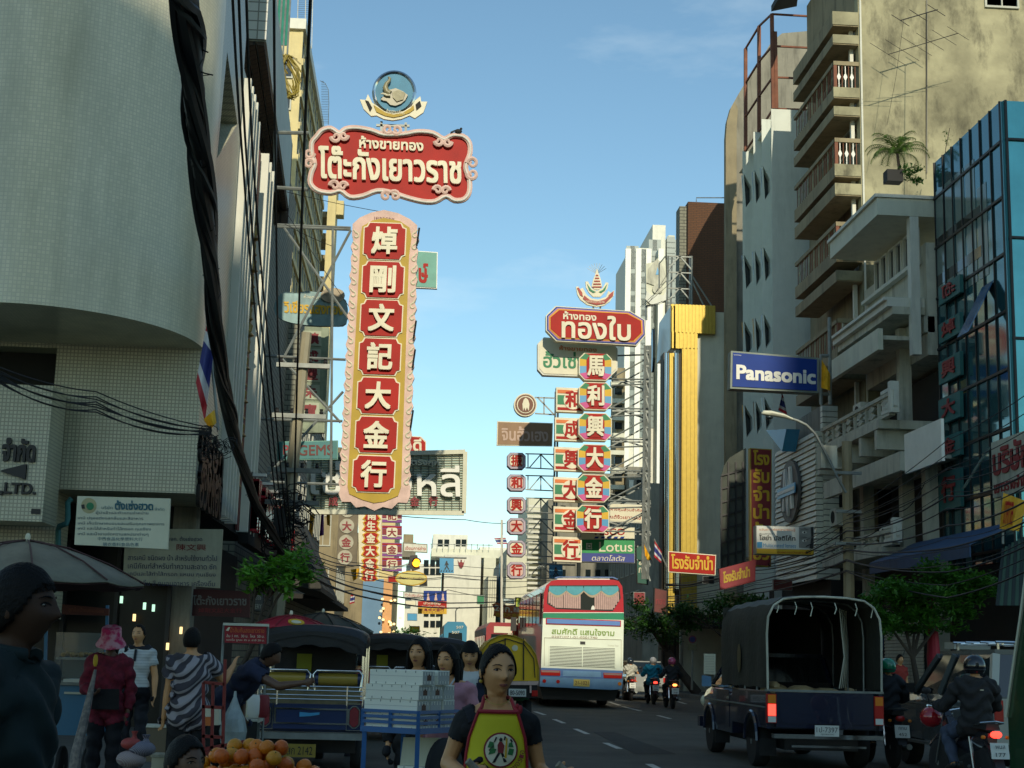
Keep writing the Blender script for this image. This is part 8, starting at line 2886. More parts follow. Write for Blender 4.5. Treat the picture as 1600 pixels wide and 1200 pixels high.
# STALLS, CARTS AND UMBRELLAS
def umbrella(label,apex,r,drop,col,under,n=10,pole_to=None,rz=0.0,name='parasol',finial=True):
 t = thing(name,label,'umbrella',(apex[0],apex[1],apex[2]-2.2))
 a = V(apex)
 m = MB()
 rows =[]
 for q in (0.02,.25,.5,.75,1.0):
  row =[]
  for k in range(n*3):
   an = 2 * PI * k /(n*3) + rz
   e = 1 - .05 *(0 if k%3==0 else 1)
   row.append(a+V((r*q*e*math.cos(an),r*q*e*math.sin(an),-drop*(q**1.7)-(.02 if k%3 else 0)*q)))
  rows.append(row)
 m.loft(rows[::-1],cap=False)
 m.v.append(a)
 apx = len(m.v) - 1
 base = 4 * n * 3
 for k in range(n*3):
  m.f.append((apx,base+k,base+(k+1)%(n*3)))
  m.mi.append(0)
 c = obj('canopy',m,col,t,True)
 sm = c.modifiers.new('th','SOLIDIFY')
 sm.thickness = .012
 u = MB()
 u.v =[v+V((0,0,-.02)) for v in m.v]
 u.f = list(m.f)
 u.mi = list(m.mi)
 obj('lining',u,under,t,True)
 rb =[]
 for k in range(n):
  an = 2 * PI * k / n + rz
  obj('rib',MB().tube([a+V((r*q*math.cos(an),r*q*math.sin(an),-drop*(q**1.7)+.012)) for q in (0.03,.35,.7,1)],.008,4),under if name=='parasol' else m_steel,t)
 obj('pole',MB().bar(a+V((0,0,-2.3)),a,.02,8),m_steel,t)
 if finial:
  obj('finial',MB().ball(a+V((0,0,.03)),.025,.025,.05,8,6),m_cream,t)
 return t
ua = at(43,846,13.5)
t = umbrella('large faded grey parasol with blue ribs over the left pavement behind the man in teal',ua,1.06,.36,mat('parasol_grey',(.19,.18,.13),var=.25,scale=3,streak=.4),mat('parasol_lining',(.06,.02,.015),var=.2))
ub = at(455,962,21.5)
t = umbrella('red parasol with a yellow oval emblem beside the nearest tuk-tuk roof',ub,.55,.16,mat('parasol_red',(.36,.012,.03),var=.1),m_dred)
obj('yellow_emblem',MB().prism(oval(.115,.042,20),Frame(at(463,972.5,20.95),(1,0,-.08),(0,.3,1)),-.02,.03),m_yellow,t)
obj('emblem_centre',MB().prism(oval(.07,.022,16),Frame(at(463,972.5,20.93),(1,0,-.08),(0,.3,1)),.0,.03),m_cream,t)
uc = at(505,958,25)
umbrella('dark green sagging parasol behind the red one',uc,.85,.30,mat('parasol_dark_green',(.028,.035,.022),var=.2),m_dark)
rc = atx(1458,990,12.2)
o_ = obj('closed_parasol',MB().lathe((rc.x,rc.y,1.0),[(.02,0),(.13,.15),(.16,.7),(.10,1.6),(.03,2.0),(.01,2.3)],12),mat('parasol_red',(.36,.012,.03)))
tag(o_,'tall closed red parasol on the far right pavement behind the grey wagon','umbrella')
t = thing('price_board','red price board with yellow and white lettering on metal posts beside the nearest tuk-tuk','sign board',at(384,1150,15.5))
Yb = 15.5
ppart('frame',[(349,973),(420,975),(420,979),(349,977)],Yb,.02,.04,m_palewall,t)
ppart('red_panel',[(351,977),(416,979),(416,1006),(351,1004)],Yb,0,.03,mat('board_red',(.30,.012,.02),var=.1),t)
ptext('น้ำส้มคั้นสดเยาวราช',q4(360,980,413,988,.02),Yb,.01,m_orange,t,bold=.02)
ptext('ส้ม 1 กก.  30 บ.  โหล  50 บ.',q4(354,990.5,413,995.5,.02),Yb,.01,m_cream,t,bold=.01)
ptext('แตงโม ลูกละ 35 บ. สาลี่ 20 บ.',q4(354,997.5,413,1002,.02),Yb,.01,m_cream,t,bold=.01)
ppart('leaf_mark',[(353,985),(357,980),(360,980),(357,986)],Yb,.01,.005,m_cream,t)
for x in (350,411,419):
 obj('post',MB().bar(at(x,975,Yb+.05),V((at(x,975,Yb).x,Yb+.05,.13)),.014,6),m_steel,t)
t = thing('fruit_stall','cluttered fruit stall table with white cloth under the red price board','stall',(-1.95,15.2,.13))
obj('table_top',MB().box(-2.35,-1.5,14.9,15.6,.78,.82),m_shop,t)
for x in (-2.3,-1.55):
 for y in (14.95,15.55):
  obj('leg',MB().bar((x,y,.13),(x,y,.78),.02,4),m_steel,t)
obj('side_cloth',MB().box(-2.36,-1.49,14.87,14.89,.45,.8),m_dark,t)
for k,(px,py,r_,mt_,lb) in enumerate(((392,1112,.09,m_white,'round white tub at the back of the fruit stall'),(404,1125,.07,m_dred,'dark red jar on the fruit stall beside the white tub'),(383,1092,.06,m_cream,'small cream jar left on the fruit stall'))):
 p = at(px,py,14.8)
 o_ = obj('jar',MB().lathe((p.x,15.1,.83),[(r_*.7,0),(r_,.04),(r_,.18),(r_*.8,.22)],12),mt_,None,True)
 tag(o_,lb,'jar')
def leaves(parent_or_none,name,centre,rad,n,size,mt,seed=1,flat=.6,upbias=.3,clumps=14,droop=0.0):
 """leaf blades gathered into twig clumps inside an ellipsoid"""
 rnd = random.Random(seed)
 c = V(centre)
 cl =[]
 for k in range(clumps):
  while True:
   p = V((rnd.uniform(-1,1),rnd.uniform(-1,1),rnd.uniform(-1,1)))
   if .25 < p.length < 1:
    break
  cl.append((V((p.x*rad[0],p.y*rad[1],p.z*rad[2])),rnd.uniform(.25,.5)))
 vs, fs =[],[]
 for i in range(n):
  q, rr = cl[rnd.randrange(len(cl))]
  p = c + q + V((rnd.gauss(0,1)*rad[0]*rr*.5,rnd.gauss(0,1)*rad[1]*rr*.5,rnd.gauss(0,1)*rad[2]*rr*.45))
  d = V((rnd.gauss(0,1),rnd.gauss(0,1),rnd.gauss(0,.5)-droop)).normalized()
  sd = d.cross(V((rnd.gauss(0,.4),rnd.gauss(0,.4),1))).normalized()
  s_ = size * rnd.uniform(.6,1.3)
  nrm = d.cross(sd)
  b = len(vs)
  vs +=[p,p+d*s_*.5+sd*s_*.22+nrm*s_*.05,p+d*s_-nrm*s_*.06,p+d*s_*.5-sd*s_*.22+nrm*s_*.05]
  fs.append((b,b+1,b+2,b+3))
 m = MB().add(vs,fs)
 me = bpy.data.meshes.new(name)
 og = ORG.get(parent_or_none.name,V((0,0,0))) if parent_or_none else V((0,0,0))
 me.from_pydata([v-og for v in m.v],[],m.f)
 me.materials.append(mt)
 o = bpy.data.objects.new(name,me)
 C.objects.link(o)
 if parent_or_none:
  o.parent = parent_or_none
 return o
def leafmat(name,col,tr=.35):
 m, t_, b = _nodes(name)
 N, l = t_.nodes, t_.links
 g = N.new('ShaderNodeNewGeometry')
 r_ = N.new('ShaderNodeMix')
 r_.data_type = 'RGBA'
 r_.inputs['A'].default_value =(col[0]*.5,col[1]*.55,col[2]*.5,1)
 r_.inputs['B'].default_value =(col[0]*1.5,col[1]*1.3,col[2]*1.1,1)
 l.new(g.outputs['Random Per Island'],r_.inputs['Factor'])
 l.new(r_.outputs['Result'],b.inputs['Base Color'])
 b.inputs['Roughness'].default_value = .45
 tl = N.new('ShaderNodeBsdfTranslucent')
 l.new(r_.outputs['Result'],tl.inputs['Color'])
 ms = N.new('ShaderNodeMixShader')
 ms.inputs['Fac'].default_value = tr
 l.new(b.outputs['BSDF'],ms.inputs[1])
 l.new(tl.outputs['BSDF'],ms.inputs[2])
 l.new(ms.outputs['Shader'],t_.nodes['Material Output'].inputs['Surface'])
 return m
m_leaf = leafmat('leaf_green',(.035,.12,.018))
m_leafb = leafmat('leaf_bright',(.06,.20,.02))
m_bark = mat('bark',(.07,.055,.04),rough=.9,var=.4,bump=.8,bscale=25)
def tree(label,base,parts_,mt,size=.16,trunk_r=.09,group=None,name='street_tree',seed=1):
 t = thing(name,label,'tree',base,group=group)
 b = V(base)
 c0 = V(parts_[0][0])
 m = MB()
 fork = b.lerp(c0,.55) + V((.05,0,0))
 m.tube([b,b.lerp(fork,.5)+V((-.05,0,0)),fork],[trunk_r,trunk_r*.85,trunk_r*.7],8)
 for c, r_, n_ in parts_:
  c = V(c)
  m.tube([fork,fork.lerp(c,.5)+V((0,0,.1)),c],[trunk_r*.5,trunk_r*.35,.015],6)
  for k in range(4):
   e = c + V((r_[0]*.6*math.cos(k*1.7),r_[1]*.6*math.sin(k*1.7),r_[2]*.4*math.cos(k*2.3)))
   m.tube([c.lerp(fork,.3),e],[.02,.008],4)
 obj('trunk',m,m_bark,t,True)
 for k,(c,r_,n_) in enumerate(parts_):
  leaves(t,'crown',c,r_,n_,size,mt,seed*10+k)
 return t
p1, p2 = at(420,905,22), at(460,880,22)
tree('leafy bright green branch tree leaning out over the left pavement',(-2.9,22.3,.13),[(at(432,898,22),(.48,.5,.26),600),(at(470,882,22),(.16,.3,.22),160),(at(400,900,22),(.25,.3,.2),240)],leafmat('leaf_vivid',(.11,.32,.03)),.15,.06,seed=3)  # brighter leaf green used for this tree alone
tree('low dark green street tree left of the covered pickup',(12.1,46.5,.13),[(at(1085,962,46),(.8,.9,.5),1500),(at(1140,955,46),(.9,.9,.45),1500),(at(1170,945,46),(.5,.6,.35),700)],m_leaf,.17,.1,'street trees on the right',seed=4)
tree('wide dense street tree with bright leaf tips right of the covered pickup',(11.9,34,.13),[(at(1400,940,34),(.8,.8,.55),3000),(at(1455,925,34),(.8,.9,.6),3200),(at(1510,930,34),(.7,.8,.6),2800),(at(1370,965,34),(.5,.6,.4),1200),(at(1430,975,34),(1.0,.7,.3),1500)],m_leafb,.15,.09,'street trees on the right',seed=5)
tree('shaded street tree with a thick grey trunk right behind the tour bus',(11.9,62,.13),[(at(1000,965,62),(1.1,1.0,.8),1300),(at(1035,985,62),(.8,1.0,.6),900)],m_leaf,.2,.22,'street trees on the right',seed=6)
tree('small green hedge tree far down the left pavement above the third tuk-tuk',at(620,1020,50),[(at(612,995,50),(1.1,.6,.3),700)],m_leaf,.15,.06,seed=7)
t = thing('potted_shrub','small green shrub with trailing stems on the roof canopy under the palm','shrub',at(1420,284,41))
leaves(t,'foliage',at(1425,272,41),(.42,.3,.2),420,.12,m_leaf,31)
obj('planter',MB().box(at(1385,284,41).x,at(1410,284,41).x,40.9,41.3,at(1395,284,41).z,at(1395,266,41).z),m_dark,t)
leaves(t,'bare_twig_leaves',at(1478,215,43.5),(.14,.1,.3),30,.09,m_leaf,33)
obj('bare_stem',MB().tube([at(1475,265,43.5),at(1478,230,43.5),at(1484,200,43.5)],.012,4),m_bark,t)
t = thing('potted_palm','bushy palm with arching fronds on the roof canopy of the white shophouse','palm',at(1403,284,41.5))
pc = at(1402,240,41.5)
obj('trunk',MB().tube([at(1407,284,41.5),at(1405,262,41.5),pc],[.06,.05,.04],8),m_bark,t)
rnd = random.Random(8)
m_palm = leafmat('palm_green',(.07,.15,.02))
for k in range(26):
 an = k * 2.4
 el = R(12+68*rnd.random())
 ln = .75 + .3 * rnd.random()
 st =[]
 p = pc.copy()
 for q in range(9):
  f = q / 8
  e2 = el - f * f * R(95)
  p = p + V((math.cos(an)*math.cos(e2),math.sin(an)*math.cos(e2)*.8,math.sin(e2))) * ln / 8
  st.append(p.copy())
 m = MB()
 for q in range(1,9):
  d =(st[q]-st[q-1]).normalized()
  sd = d.cross(V((0,0,1))).normalized()
  for hlf in (0,.5):
   b0 = st[q-1].lerp(st[q],hlf)
   L2 = .30 *(1-abs(q/8-.45)*.9)
   for sg in (-1,1):
    tip = b0 +(sd*sg*.8+d*.6+V((0,0,-.35))).normalized() * L2
    m.face([b0,b0+d*.035,tip])
 m.tube([pc]+st,.010,4)
 obj('frond',m,m_palm,t)
 # blue food cart
t = thing('blue_food_cart','bright blue food cart with a glass case of snacks and a small red-lettered canopy board','food cart',at(110,1150,14.6))
Yc = 14.6
A, B = at(68,1148,Yc), at(152,1072,Yc)
m_cblue = mat('cart_blue',(.02,.16,.30),var=.15,rough=.4)
obj('cabinet',MB().box(A.x,B.x,Yc,Yc+.6,A.z,B.z),m_cblue,t)
obj('counter',MB().box(A.x-.03,B.x+.04,Yc-.04,Yc+.64,B.z+.003,B.z+.03),m_steel,t)
for x in (70,165):
 obj('post',MB().bar(at(x,1072,Yc+.02),at(x+3,946,Yc+.02),.014,4),m_cblue,t)
ppart('canopy_board',[(98,944),(171,951),(170,962),(98,960)],Yc,.02,.04,mat('board_dark_red',(.10,.02,.01)),t)
ptext('ลูกชิ้นปิ้งแสนอร่อย',[(108,948),(163,954),(163,960),(108,957)],Yc,.03,mat('dull_orange',(.22,.06,.02)),t,bold=.01)
obj('glass_case',MB().box(A.x+.02,B.x-.05,Yc+.1,Yc+.5,B.z+.035,B.z+.5),mat('case_glass',(.3,.35,.32),alpha=.22,rough=.05,var=0),t)
obj('tray',MB().box(A.x+.03,B.x-.06,Yc+.12,Yc+.48,B.z+.24,B.z+.26),m_steel,t)
obj('white_cloth',MB().box(A.x+.15,B.x-.1,Yc-.03,Yc+.3,B.z+.031,B.z+.06),m_whitewall,t)
obj('drawer_handle',MB().box(B.x-.3,B.x-.08,Yc-.03,Yc-.003,B.z-.08,B.z-.06),m_palewall,t)
m_snack = mat('snack_golden',(.34,.20,.03),var=.3,scale=20)
sn = mesh_of(MB().ball((0,0,0),.026,.05,.024,8,6),m_snack,smooth=True)
for k in range(14):
 inst('snack',sn,(A.x+.08+k*.029,Yc+.2+.06*(k%3),B.z+.285+.01*(k%2)),t)
for x in (A.x+.12,B.x-.1):
 add_wheel(t,(x,Yc+.3,.33),.2,.05)
 # hand truck
t = thing('hand_truck','red tubular hand truck standing beside the woman in the striped blouse','hand truck',at(335,1180,13.0))
Yh = 13.0
m_htr = mat('hand_truck_red',(.20,.015,.012),rough=.45,var=.2)
steel(t,[((318,1066),(318,1168)),((333,1068),(331,1170)),((352,1030),(348,1172)),((318,1066),(351,1069)),((316,1104),(350,1106)),((316,1150),(348,1152)),((320,1170),(385,1158))],Yh,.013,'tube',m_htr)
obj('toe_plate',MB().box(at(320,1170,Yh).x,at(352,1170,Yh).x,Yh-.25,Yh,at(330,1172,Yh).z-.03,at(330,1172,Yh).z),m_htr,t)
for k,(x0,y0,x1,y1,mt_,lb) in enumerate(((318,1106,330,1120,m_cream,'cream carton on the hand truck, upper left'),(318,1120.5,330,1134,m_orange,'orange printed carton under the cream one on the hand truck'),(332,1106,342,1133,m_cream,'tall cream carton on the hand truck beside the orange one'))):
 o_ = ppart('carton',[(x0,y0),(x1,y0),(x1,y1),(x0,y1)],Yh+.2,0,.15,mt_,None)
 tag(o_,lb,'carton')
for k,(px,py,r_,mt_,lb) in enumerate(((205,1162,.07,mat('melon_red',(.35,.05,.04),var=.3,scale=12),'red and green bundle on top of the striped bags on the pavement'),(222,1170,.09,fabric('bag_stripe_lilac',(.26,.24,.28),(.07,.07,.10),scale=40,kind='stripe'),'lilac striped plastic bag on the pavement beside the red bundle'),(205,1186,.10,fabric('bag_stripe_pink',(.28,.19,.20),(.36,.33,.30),scale=34,kind='stripe'),'pink striped plastic bag below the red bundle on the pavement'))):
 p = at(px,py,12.2)
 o_ = obj('shopping_bag',MB().ball(p,r_*1.2,r_,r_*.7,12,8).lathe(p+V((r_*.3,0,r_*.55)),[(r_*.5,-.02),(r_*.2,.03),(r_*.4,.06)],7),mt_,None,True)
 tag(o_,lb,'bag')
 # orange pile
t = thing('fruit_tray','wide tray holding the heap of oranges at the bottom of the photo','tray',at(395,1200,7.6))
p = at(395,1222,7.6)
TZ = p.z + .02
obj('tray_base',MB().lathe((p.x,7.7,TZ-.06),[(.1,0),(.30,.01),(.33,.07),(.31,.07),(.28,.03)],28),m_cblue,t,True)
for a in range(3):
 an = a * 2.1
 obj('leg',MB().bar((p.x+.2*math.cos(an),7.7+.2*math.sin(an),0),(p.x+.2*math.cos(an),7.7+.2*math.sin(an),TZ-.05),.02,6),m_steel,t)
def peelmat(name,col):
 return mat(name,col,rough=.35,var=.12,scale=20,bump=.35,bscale=90,spec=.4)
m_or =[peelmat('orange_peel',(.66,.19,.012)),peelmat('orange_deep',(.62,.13,.015)),peelmat('orange_yellow',(.62,.25,.012))]
om =[]
for mm_ in m_or:
 b_ = MB()
 rows =[]
 for j in range(1,10):
  th = PI * j / 10
  rr = .040 * math.sin(th)
  zz = -.036 * math.cos(th)
  if j == 9:
   zz = .0335
  rows.append([V((rr*math.cos(2*PI*k/14),rr*math.sin(2*PI*k/14),zz)) for k in range(14)])
 b_.loft(rows)
 om.append(mesh_of(b_,mm_,smooth=True))
stemm = mesh_of(MB().lathe((0,0,.033),[(.004,0),(.003,.004),(.001,.006)],6),mat('stem_green',(.06,.10,.02)))
rnd = random.Random(4)
oc_ = V((p.x,7.62,0))
spots =[]
tries = 0
for layer in range(4):
 z = TZ + .02 + layer * .042
 R_l = .31 - layer * .055
 kk = 0
 while kk < 240:
  kk += 1
  a_, r_ = rnd.uniform(0,6.283), R_l * math.sqrt(rnd.random())
  q = V((oc_.x+r_*math.cos(a_)*1.0,oc_.y+r_*math.sin(a_)*.8,z+rnd.uniform(-.008,.008)))
  if all((q-s_).length>.070 for s_ in spots):
   spots.append(q)
for q in spots:
 k = rnd.choice((0,0,1,2,2))
 o = inst('orange',om[k],q)
 o.rotation_euler =(rnd.uniform(-1,1),rnd.uniform(-1,1),rnd.uniform(0,6))
 st_ = bpy.data.objects.new('stem',stemm)
 C.objects.link(st_)
 st_.parent = o
 tag(o,('bright orange fruit in the heap on the tray','reddish orange fruit in the heap on the tray','yellowish orange fruit in the heap on the tray')[k],'orange','oranges heaped on the tray')
 # blue cart with white boxes
th = R(-33)
cc = at(637,1140,10.2)
ux = V((math.cos(th)*1,math.sin(th)*-1*-1,0))
ux = V((math.cos(R(33)),-math.sin(R(33)),0))
uy = V((math.sin(R(33)),math.cos(R(33)),0))
t = thing('box_cart','blue steel barrow with railings and a spoked wheel carrying the white boxes','cart',(cc.x,cc.y,0))
zd = cc.z
m_bblue = mat('barrow_blue',(.02,.11,.30),rough=.4,var=.2)
o0_ = at(566,1138,10.1)
def W(a,b,z):
 return V((o0_.x,o0_.y,0)) + ux * a + uy * b + V((0,0,z))
LB, WB = .44, .50
zd = o0_.z
for a0, b0, a1, b1 in ((0,0,LB,0),(LB,0,LB,WB),(0,0,0,WB),(0,WB,LB,WB)):
 for dz in (0,.05,.085,.12):
  obj('rail',MB().bar(W(a0,b0,zd+dz),W(a1,b1,zd+dz),.010 if dz else .018,4),m_bblue,t)
for a, b in ((0,0),(LB*.5,0),(LB,0),(LB,WB*.5),(LB,WB),(0,WB)):
 obj('rail_post',MB().bar(W(a,b,zd),W(a,b,zd+.125),.012,4),m_bblue,t)
for a, b in ((.02,0),(LB,0),(LB,WB),(0,WB)):
 obj('leg',MB().bar(W(a,b,zd),W(a,b,.02),.015,4),m_bblue,t)
for dz in (.30,.62):
 obj('lower_rail',MB().bar(W(LB,0,zd-dz),W(LB,WB,zd-dz+.05),.008,4),m_bblue,t)
obj('deck',MB().hexa([W(0,0,zd-.02),W(LB,0,zd-.02),W(LB,WB,zd-.02),W(0,WB,zd-.02)],[W(0,0,zd),W(LB,0,zd),W(LB,WB,zd),W(0,WB,zd)]),m_steel,t)
obj('shelf',MB().hexa([W(0,0,zd-.36),W(LB,0,zd-.36),W(LB,WB,zd-.36),W(0,WB,zd-.36)],[W(0,0,zd-.34),W(LB,0,zd-.34),W(LB,WB,zd-.34),W(0,WB,zd-.34)]),m_steel,t)
obj('guard_panel',MB().hexa([W(.12,WB*.55,zd-.33),W(LB,WB*.55,zd-.27),W(LB,WB*.55+.02,zd-.27),W(.12,WB*.55+.02,zd-.33)],[W(.15,WB*.55,zd-.06),W(LB,WB*.55,zd-.05),W(LB,WB*.55+.02,zd-.05),W(.15,WB*.55+.02,zd-.06)]),m_palewall,t)
wc = at(694,1210,10.0)
wme_ = wheel_meshes(.22,.05)
wo = inst('wheel',wme_[0],(wc.x,wc.y+.1,wc.z+.01),t,R(-33))
rr_ = bpy.data.objects.new('rim',wme_[1])
C.objects.link(rr_)
rr_.parent = wo
m = MB()
for k in range(16):
 an = 2 * PI * k / 16
 m.bar((0,.03*math.cos(an),.03*math.sin(an)),(0,.14*math.cos(an),.14*math.sin(an)),.003,4)
sp_ = bpy.data.objects.new('spokes',mesh_of(m,m_chrome))
C.objects.link(sp_)
sp_.parent = wo
m_card = mat('white_card',(.82,.82,.70),rough=.6,var=.06)
m_grcard = mat('grey_card_end',(.40,.41,.38),rough=.6,var=.08)
m_hole = mat('brown_hole',(.09,.025,.01),var=.1)
BL, BW, BH = .42, .148, .0965
def card_box(a,b,z,lbl,hole=True,L=BL):
 t = thing('white_box',lbl,'box',W(a,b,z),group='white boxes stacked on the blue barrow')
 m = MB()
 q = lambda a2, b2, z2:W(a+a2,b+b2,z+z2)
 m.hexa([q(0,0,0),q(L,0,0),q(L,BW-.003,0),q(0,BW-.003,0)],[q(0,0,BH-.002),q(L,0,BH-.002),q(L,BW-.003,BH-.002),q(0,BW-.003,BH-.002)])
 obj('carton',m,m_card,t)
 m = MB()
 m.hexa([q(L+.001,.004,.004),q(L+.003,.004,.004),q(L+.003,BW-.008,.004),q(L+.001,BW-.008,.004)],[q(L+.001,.004,BH-.008),q(L+.003,.004,BH-.008),q(L+.003,BW-.008,BH-.008),q(L+.001,BW-.008,BH-.008)])
 e_ = obj('end_panel',m,m_grcard,t)
 for k in range(4):
  for (z0,z1) in ((.008,.026),(BH-.034,BH-.012)):
   bb_ = .018 + k * .034
   m = MB().hexa([q(L+.0035,bb_,z0),q(L+.006,bb_,z0),q(L+.006,bb_+.006,z0),q(L+.0035,bb_+.006,z0)],[q(L+.0035,bb_,z1),q(L+.006,bb_,z1),q(L+.006,bb_+.006,z1),q(L+.0035,bb_+.006,z1)])
   obj('white_tab',m,m_card,e_)
 if hole:
  m = MB().hexa([q(L+.0035,.05,.03),q(L+.0045,.05,.03),q(L+.0045,.10,.03),q(L+.0035,.10,.03)],[q(L+.0035,.05,.07),q(L+.0045,.05,.07),q(L+.0045,.10,.07),q(L+.0035,.10,.07)])
  obj('hand_hole',m,m_hole,e_)
 for k in range(5):
  for (z0,z1) in ((.003,.016),(BH-.018,BH-.004)):
   a2 = .05 + k * .078
   m = MB().hexa([q(a2,-.002,z0),q(a2+.005,-.002,z0),q(a2+.005,-.0005,z0),q(a2,-.0005,z0)],[q(a2,-.002,z1),q(a2+.005,-.002,z1),q(a2+.005,-.0005,z1),q(a2,-.0005,z1)])
   obj('slot',m,m_steel,t)
 m = MB().hexa([q(.0,-.0015,.055),q(L,-.0015,.055),q(L,-.0005,.055),q(0,-.0005,.055)],[q(.0,-.0015,.057),q(L,-.0015,.057),q(L,-.0005,.057),q(0,-.0005,.057)])
 obj('fold_line',m,m_grcard,t)
pos =['front','middle','rear']
for j in range(3):
 card_box(.02,.01+j*.152,zd+.005,'white slotted box in the bottom layer behind the blue rails, %s of three'%pos[j],j<2)
 card_box(.0+.012*(j==2),.012+j*.152,zd+.005+BH,'white slotted box in the second layer of the barrow stack, %s of three'%pos[j],j==0)
 card_box(.01,.008+j*.152,zd+.005+2*BH,'white slotted box in the third layer of the barrow stack, %s of three'%pos[j],j<2)
 if j < 2:
  card_box(.03,.02+j*.19,zd+.005+3*BH,'white slotted box in the top layer of the barrow stack, %s of two'%pos[j],j==0)
card_box(.16,.2,zd-.335,'white slotted box lying on the lower shelf of the blue barrow',False,.3)
# POLES, LAMP, CABLES
def pole(label,px,y0,y1,Y,r,mt=m_conc2):
 t = thing('utility_pole',label,'utility pole',(at(px,1000,Y).x,Y,.13))
 a, b = at(px,y1,Y), at(px,y0,Y)
 obj('shaft',MB().bar((b.x,Y,.13),b,r*1.15,8,r),mt,t)
 return t
tp = thing('utility_pole','leaning concrete utility pole carrying cables on the left in front of the GEMS sign','utility pole',(at(445,950,33).x,33,.13))
a, b = at(443,960,33), at(479,520,33)
obj('shaft',MB().bar((a.x-.25,33,.13),b,.17,8,.12),mat('pole_concrete',(.30,.27,.18),var=.2,streak=.3),tp)
for y in (575,655,740,790):
 c_ = a.lerp(b,(960-y)/440)
 obj('crossarm',MB().box(c_.x-.6,c_.x+.6,32.8,32.9,c_.z-.05,c_.z+.05),m_steel,tp)
 for k in range(4):
  obj('insulator',MB().lathe((c_.x-.5+k*.33,32.85,c_.z+.05),[(.03,0),(.045,.04),(.03,.08),(.04,.12)],8),m_black,tp)
tp2 = pole('tan utility pole in front of the right hand balcony shophouse',1323,690,1190,39,.14,mat('pole_tan',(.34,.27,.15),var=.2,streak=.3))
lampc = at(1323,770,38.8)
for y in (740,800,850):
 c_ = at(1323,y,38.8)
 obj('crossarm',MB().box(c_.x-.35,c_.x+.35,38.6,38.7,c_.z-.04,c_.z+.04),m_steel,tp2)
obj('transformer_box',MB().box(lampc.x-.75,lampc.x-.3,38.6,39.0,at(1310,735,39).z,at(1310,700,39).z),m_shop,tp2)
t = thing('street_lamp','curved grey street lamp arm with a cobra head below the blue sign','street lamp',at(1322,770,38.5))
YL = 38.5
obj('arm',MB().tube([at(x,y,YL) for x,y in ((1322,770),(1308,745),(1290,708),(1274,678),(1260,664),(1246,657),(1236,654))],.04,8),m_steel,t,True)
m = MB()
m.loft([[at(x,y,YL)+V((0,.10*math.sin(2*PI*k/8)*w_,.06*math.cos(2*PI*k/8)*w_)) for k in range(8)] for x,y,w_ in ((1238,655,.6),(1225,650,1),(1205,646,1.3),(1193,645,1.1),(1190,646,.4))])
obj('lamp_head',m,m_palewall,t,True)
obj('lens',MB().ball(at(1202,652,YL),.11,.09,.06,10,6),m_glass,t,True)
ORD =['first','second','third','fourth','fifth','sixth','seventh','eighth','ninth','tenth','eleventh','twelfth','thirteenth']
def cable(label,pts,r=.012,sag=0.0,grp=None,n=10):
 """pts = (px, py, Y) through which the cable passes"""
 P =[at(*p) for p in pts]
 out_ =[]
 for i in range(len(P)-1):
  for k in range(n):
   f = k / n
   out_.append(P[i].lerp(P[i+1],f)+V((0,0,-sag*4*f*(1-f))))
 out_.append(P[-1])
 o = obj('cable',MB().tube(out_,r,5),m_cable,None,True)
 return tag(o,label,'cable',grp)
random.seed(9)
path =[(283,-60,7.2),(292,0,8),(300,120,9.0),(312,250,10.6),(328,400,13.2),(345,590,18),(372,700,22.5),(400,785,27),(440,862,32.8)]
PP =[at(*p) for p in path]
t = thing('cable_bundle','very thick black bundle of twisted cables sweeping down the left side to the utility pole','cable bundle',PP[-1])
core =[]
for i in range(len(PP)-1):
 for k in range(8):
  core.append(PP[i].lerp(PP[i+1],k/8))
core.append(PP[-1])
for c_i in range(18):
 a0, rr0, tw = random.uniform(0,6.28), random.uniform(.03,.088), random.uniform(.12,.4)
 pts =[]
 for j, c in enumerate(core):
  an = a0 + j * tw
  pts.append(c+V((math.cos(an)*rr0,0,math.sin(an)*rr0*1.2)))
 obj('strand',MB().tube(pts,random.uniform(.016,.032),5),m_cable,t,True)
obj('core_cable',MB().tube(core,.07,8),m_cable,t,True)
for j in range(4,len(core),5):
 c = core[j]
 obj('lashing',MB().lathe(c,[(.07,-.02),(.075,0),(.07,.02)],8,'y'),m_rubber,t)
for k in range(10):
 j = random.randrange(10,len(core)-4)
 c = core[j]
 obj('loose_end',MB().tube([c,c+V((random.uniform(-.12,.12),0,random.uniform(-.05,.12))),c+V((random.uniform(-.18,.18),0,random.uniform(-.12,.1)))],.005,4),m_cable,t)
for k,(xa,xb,xc,xd) in enumerate(((362,380,402,440),(372,386,410,446),(384,396,418,452),(428,431,434,455),(486,474,466,458))):
 cable('thin black cable running down the left facades, %s'%('leftmost','second from left','third from left','fourth from left','crossing the yellow building')[k],[(xa,-30,14),(xb,260,19),(xc,520,26),(xd,850,32.7)],.016 if k<4 else .02,.1,'thin cables down the left facades')
for k in range(8):
 cable('slack black wire drooping across the tiled building to the cable knot, %s from the top'%ORD[k],[(-20,566+k*3,15),(150,612+k*4+(k%3)*4,17),(330,668+k*1.5,19.5)],.008,.05+.04*(k%3),'slack wires across the tiled building')
tk = thing('cable_knot','tangled knot of small black wires clinging to the thick bundle beside the flag','cable tangle',at(335,690,19.5))
for k in range(22):
 c = at(random.uniform(318,362),random.uniform(672,712),19.5)
 obj('loop',MB().tube([c+V((.09*math.cos(a)*random.uniform(.6,1.2),.03*math.sin(a*2),.08*math.sin(a))) for a in [q*.7 for q in range(9)]],.006,4),m_cable,tk)
tk = thing('cable_knot','dark mass of coiled cables and boxes on the lower part of the leaning pole','cable tangle',at(445,830,32.7))
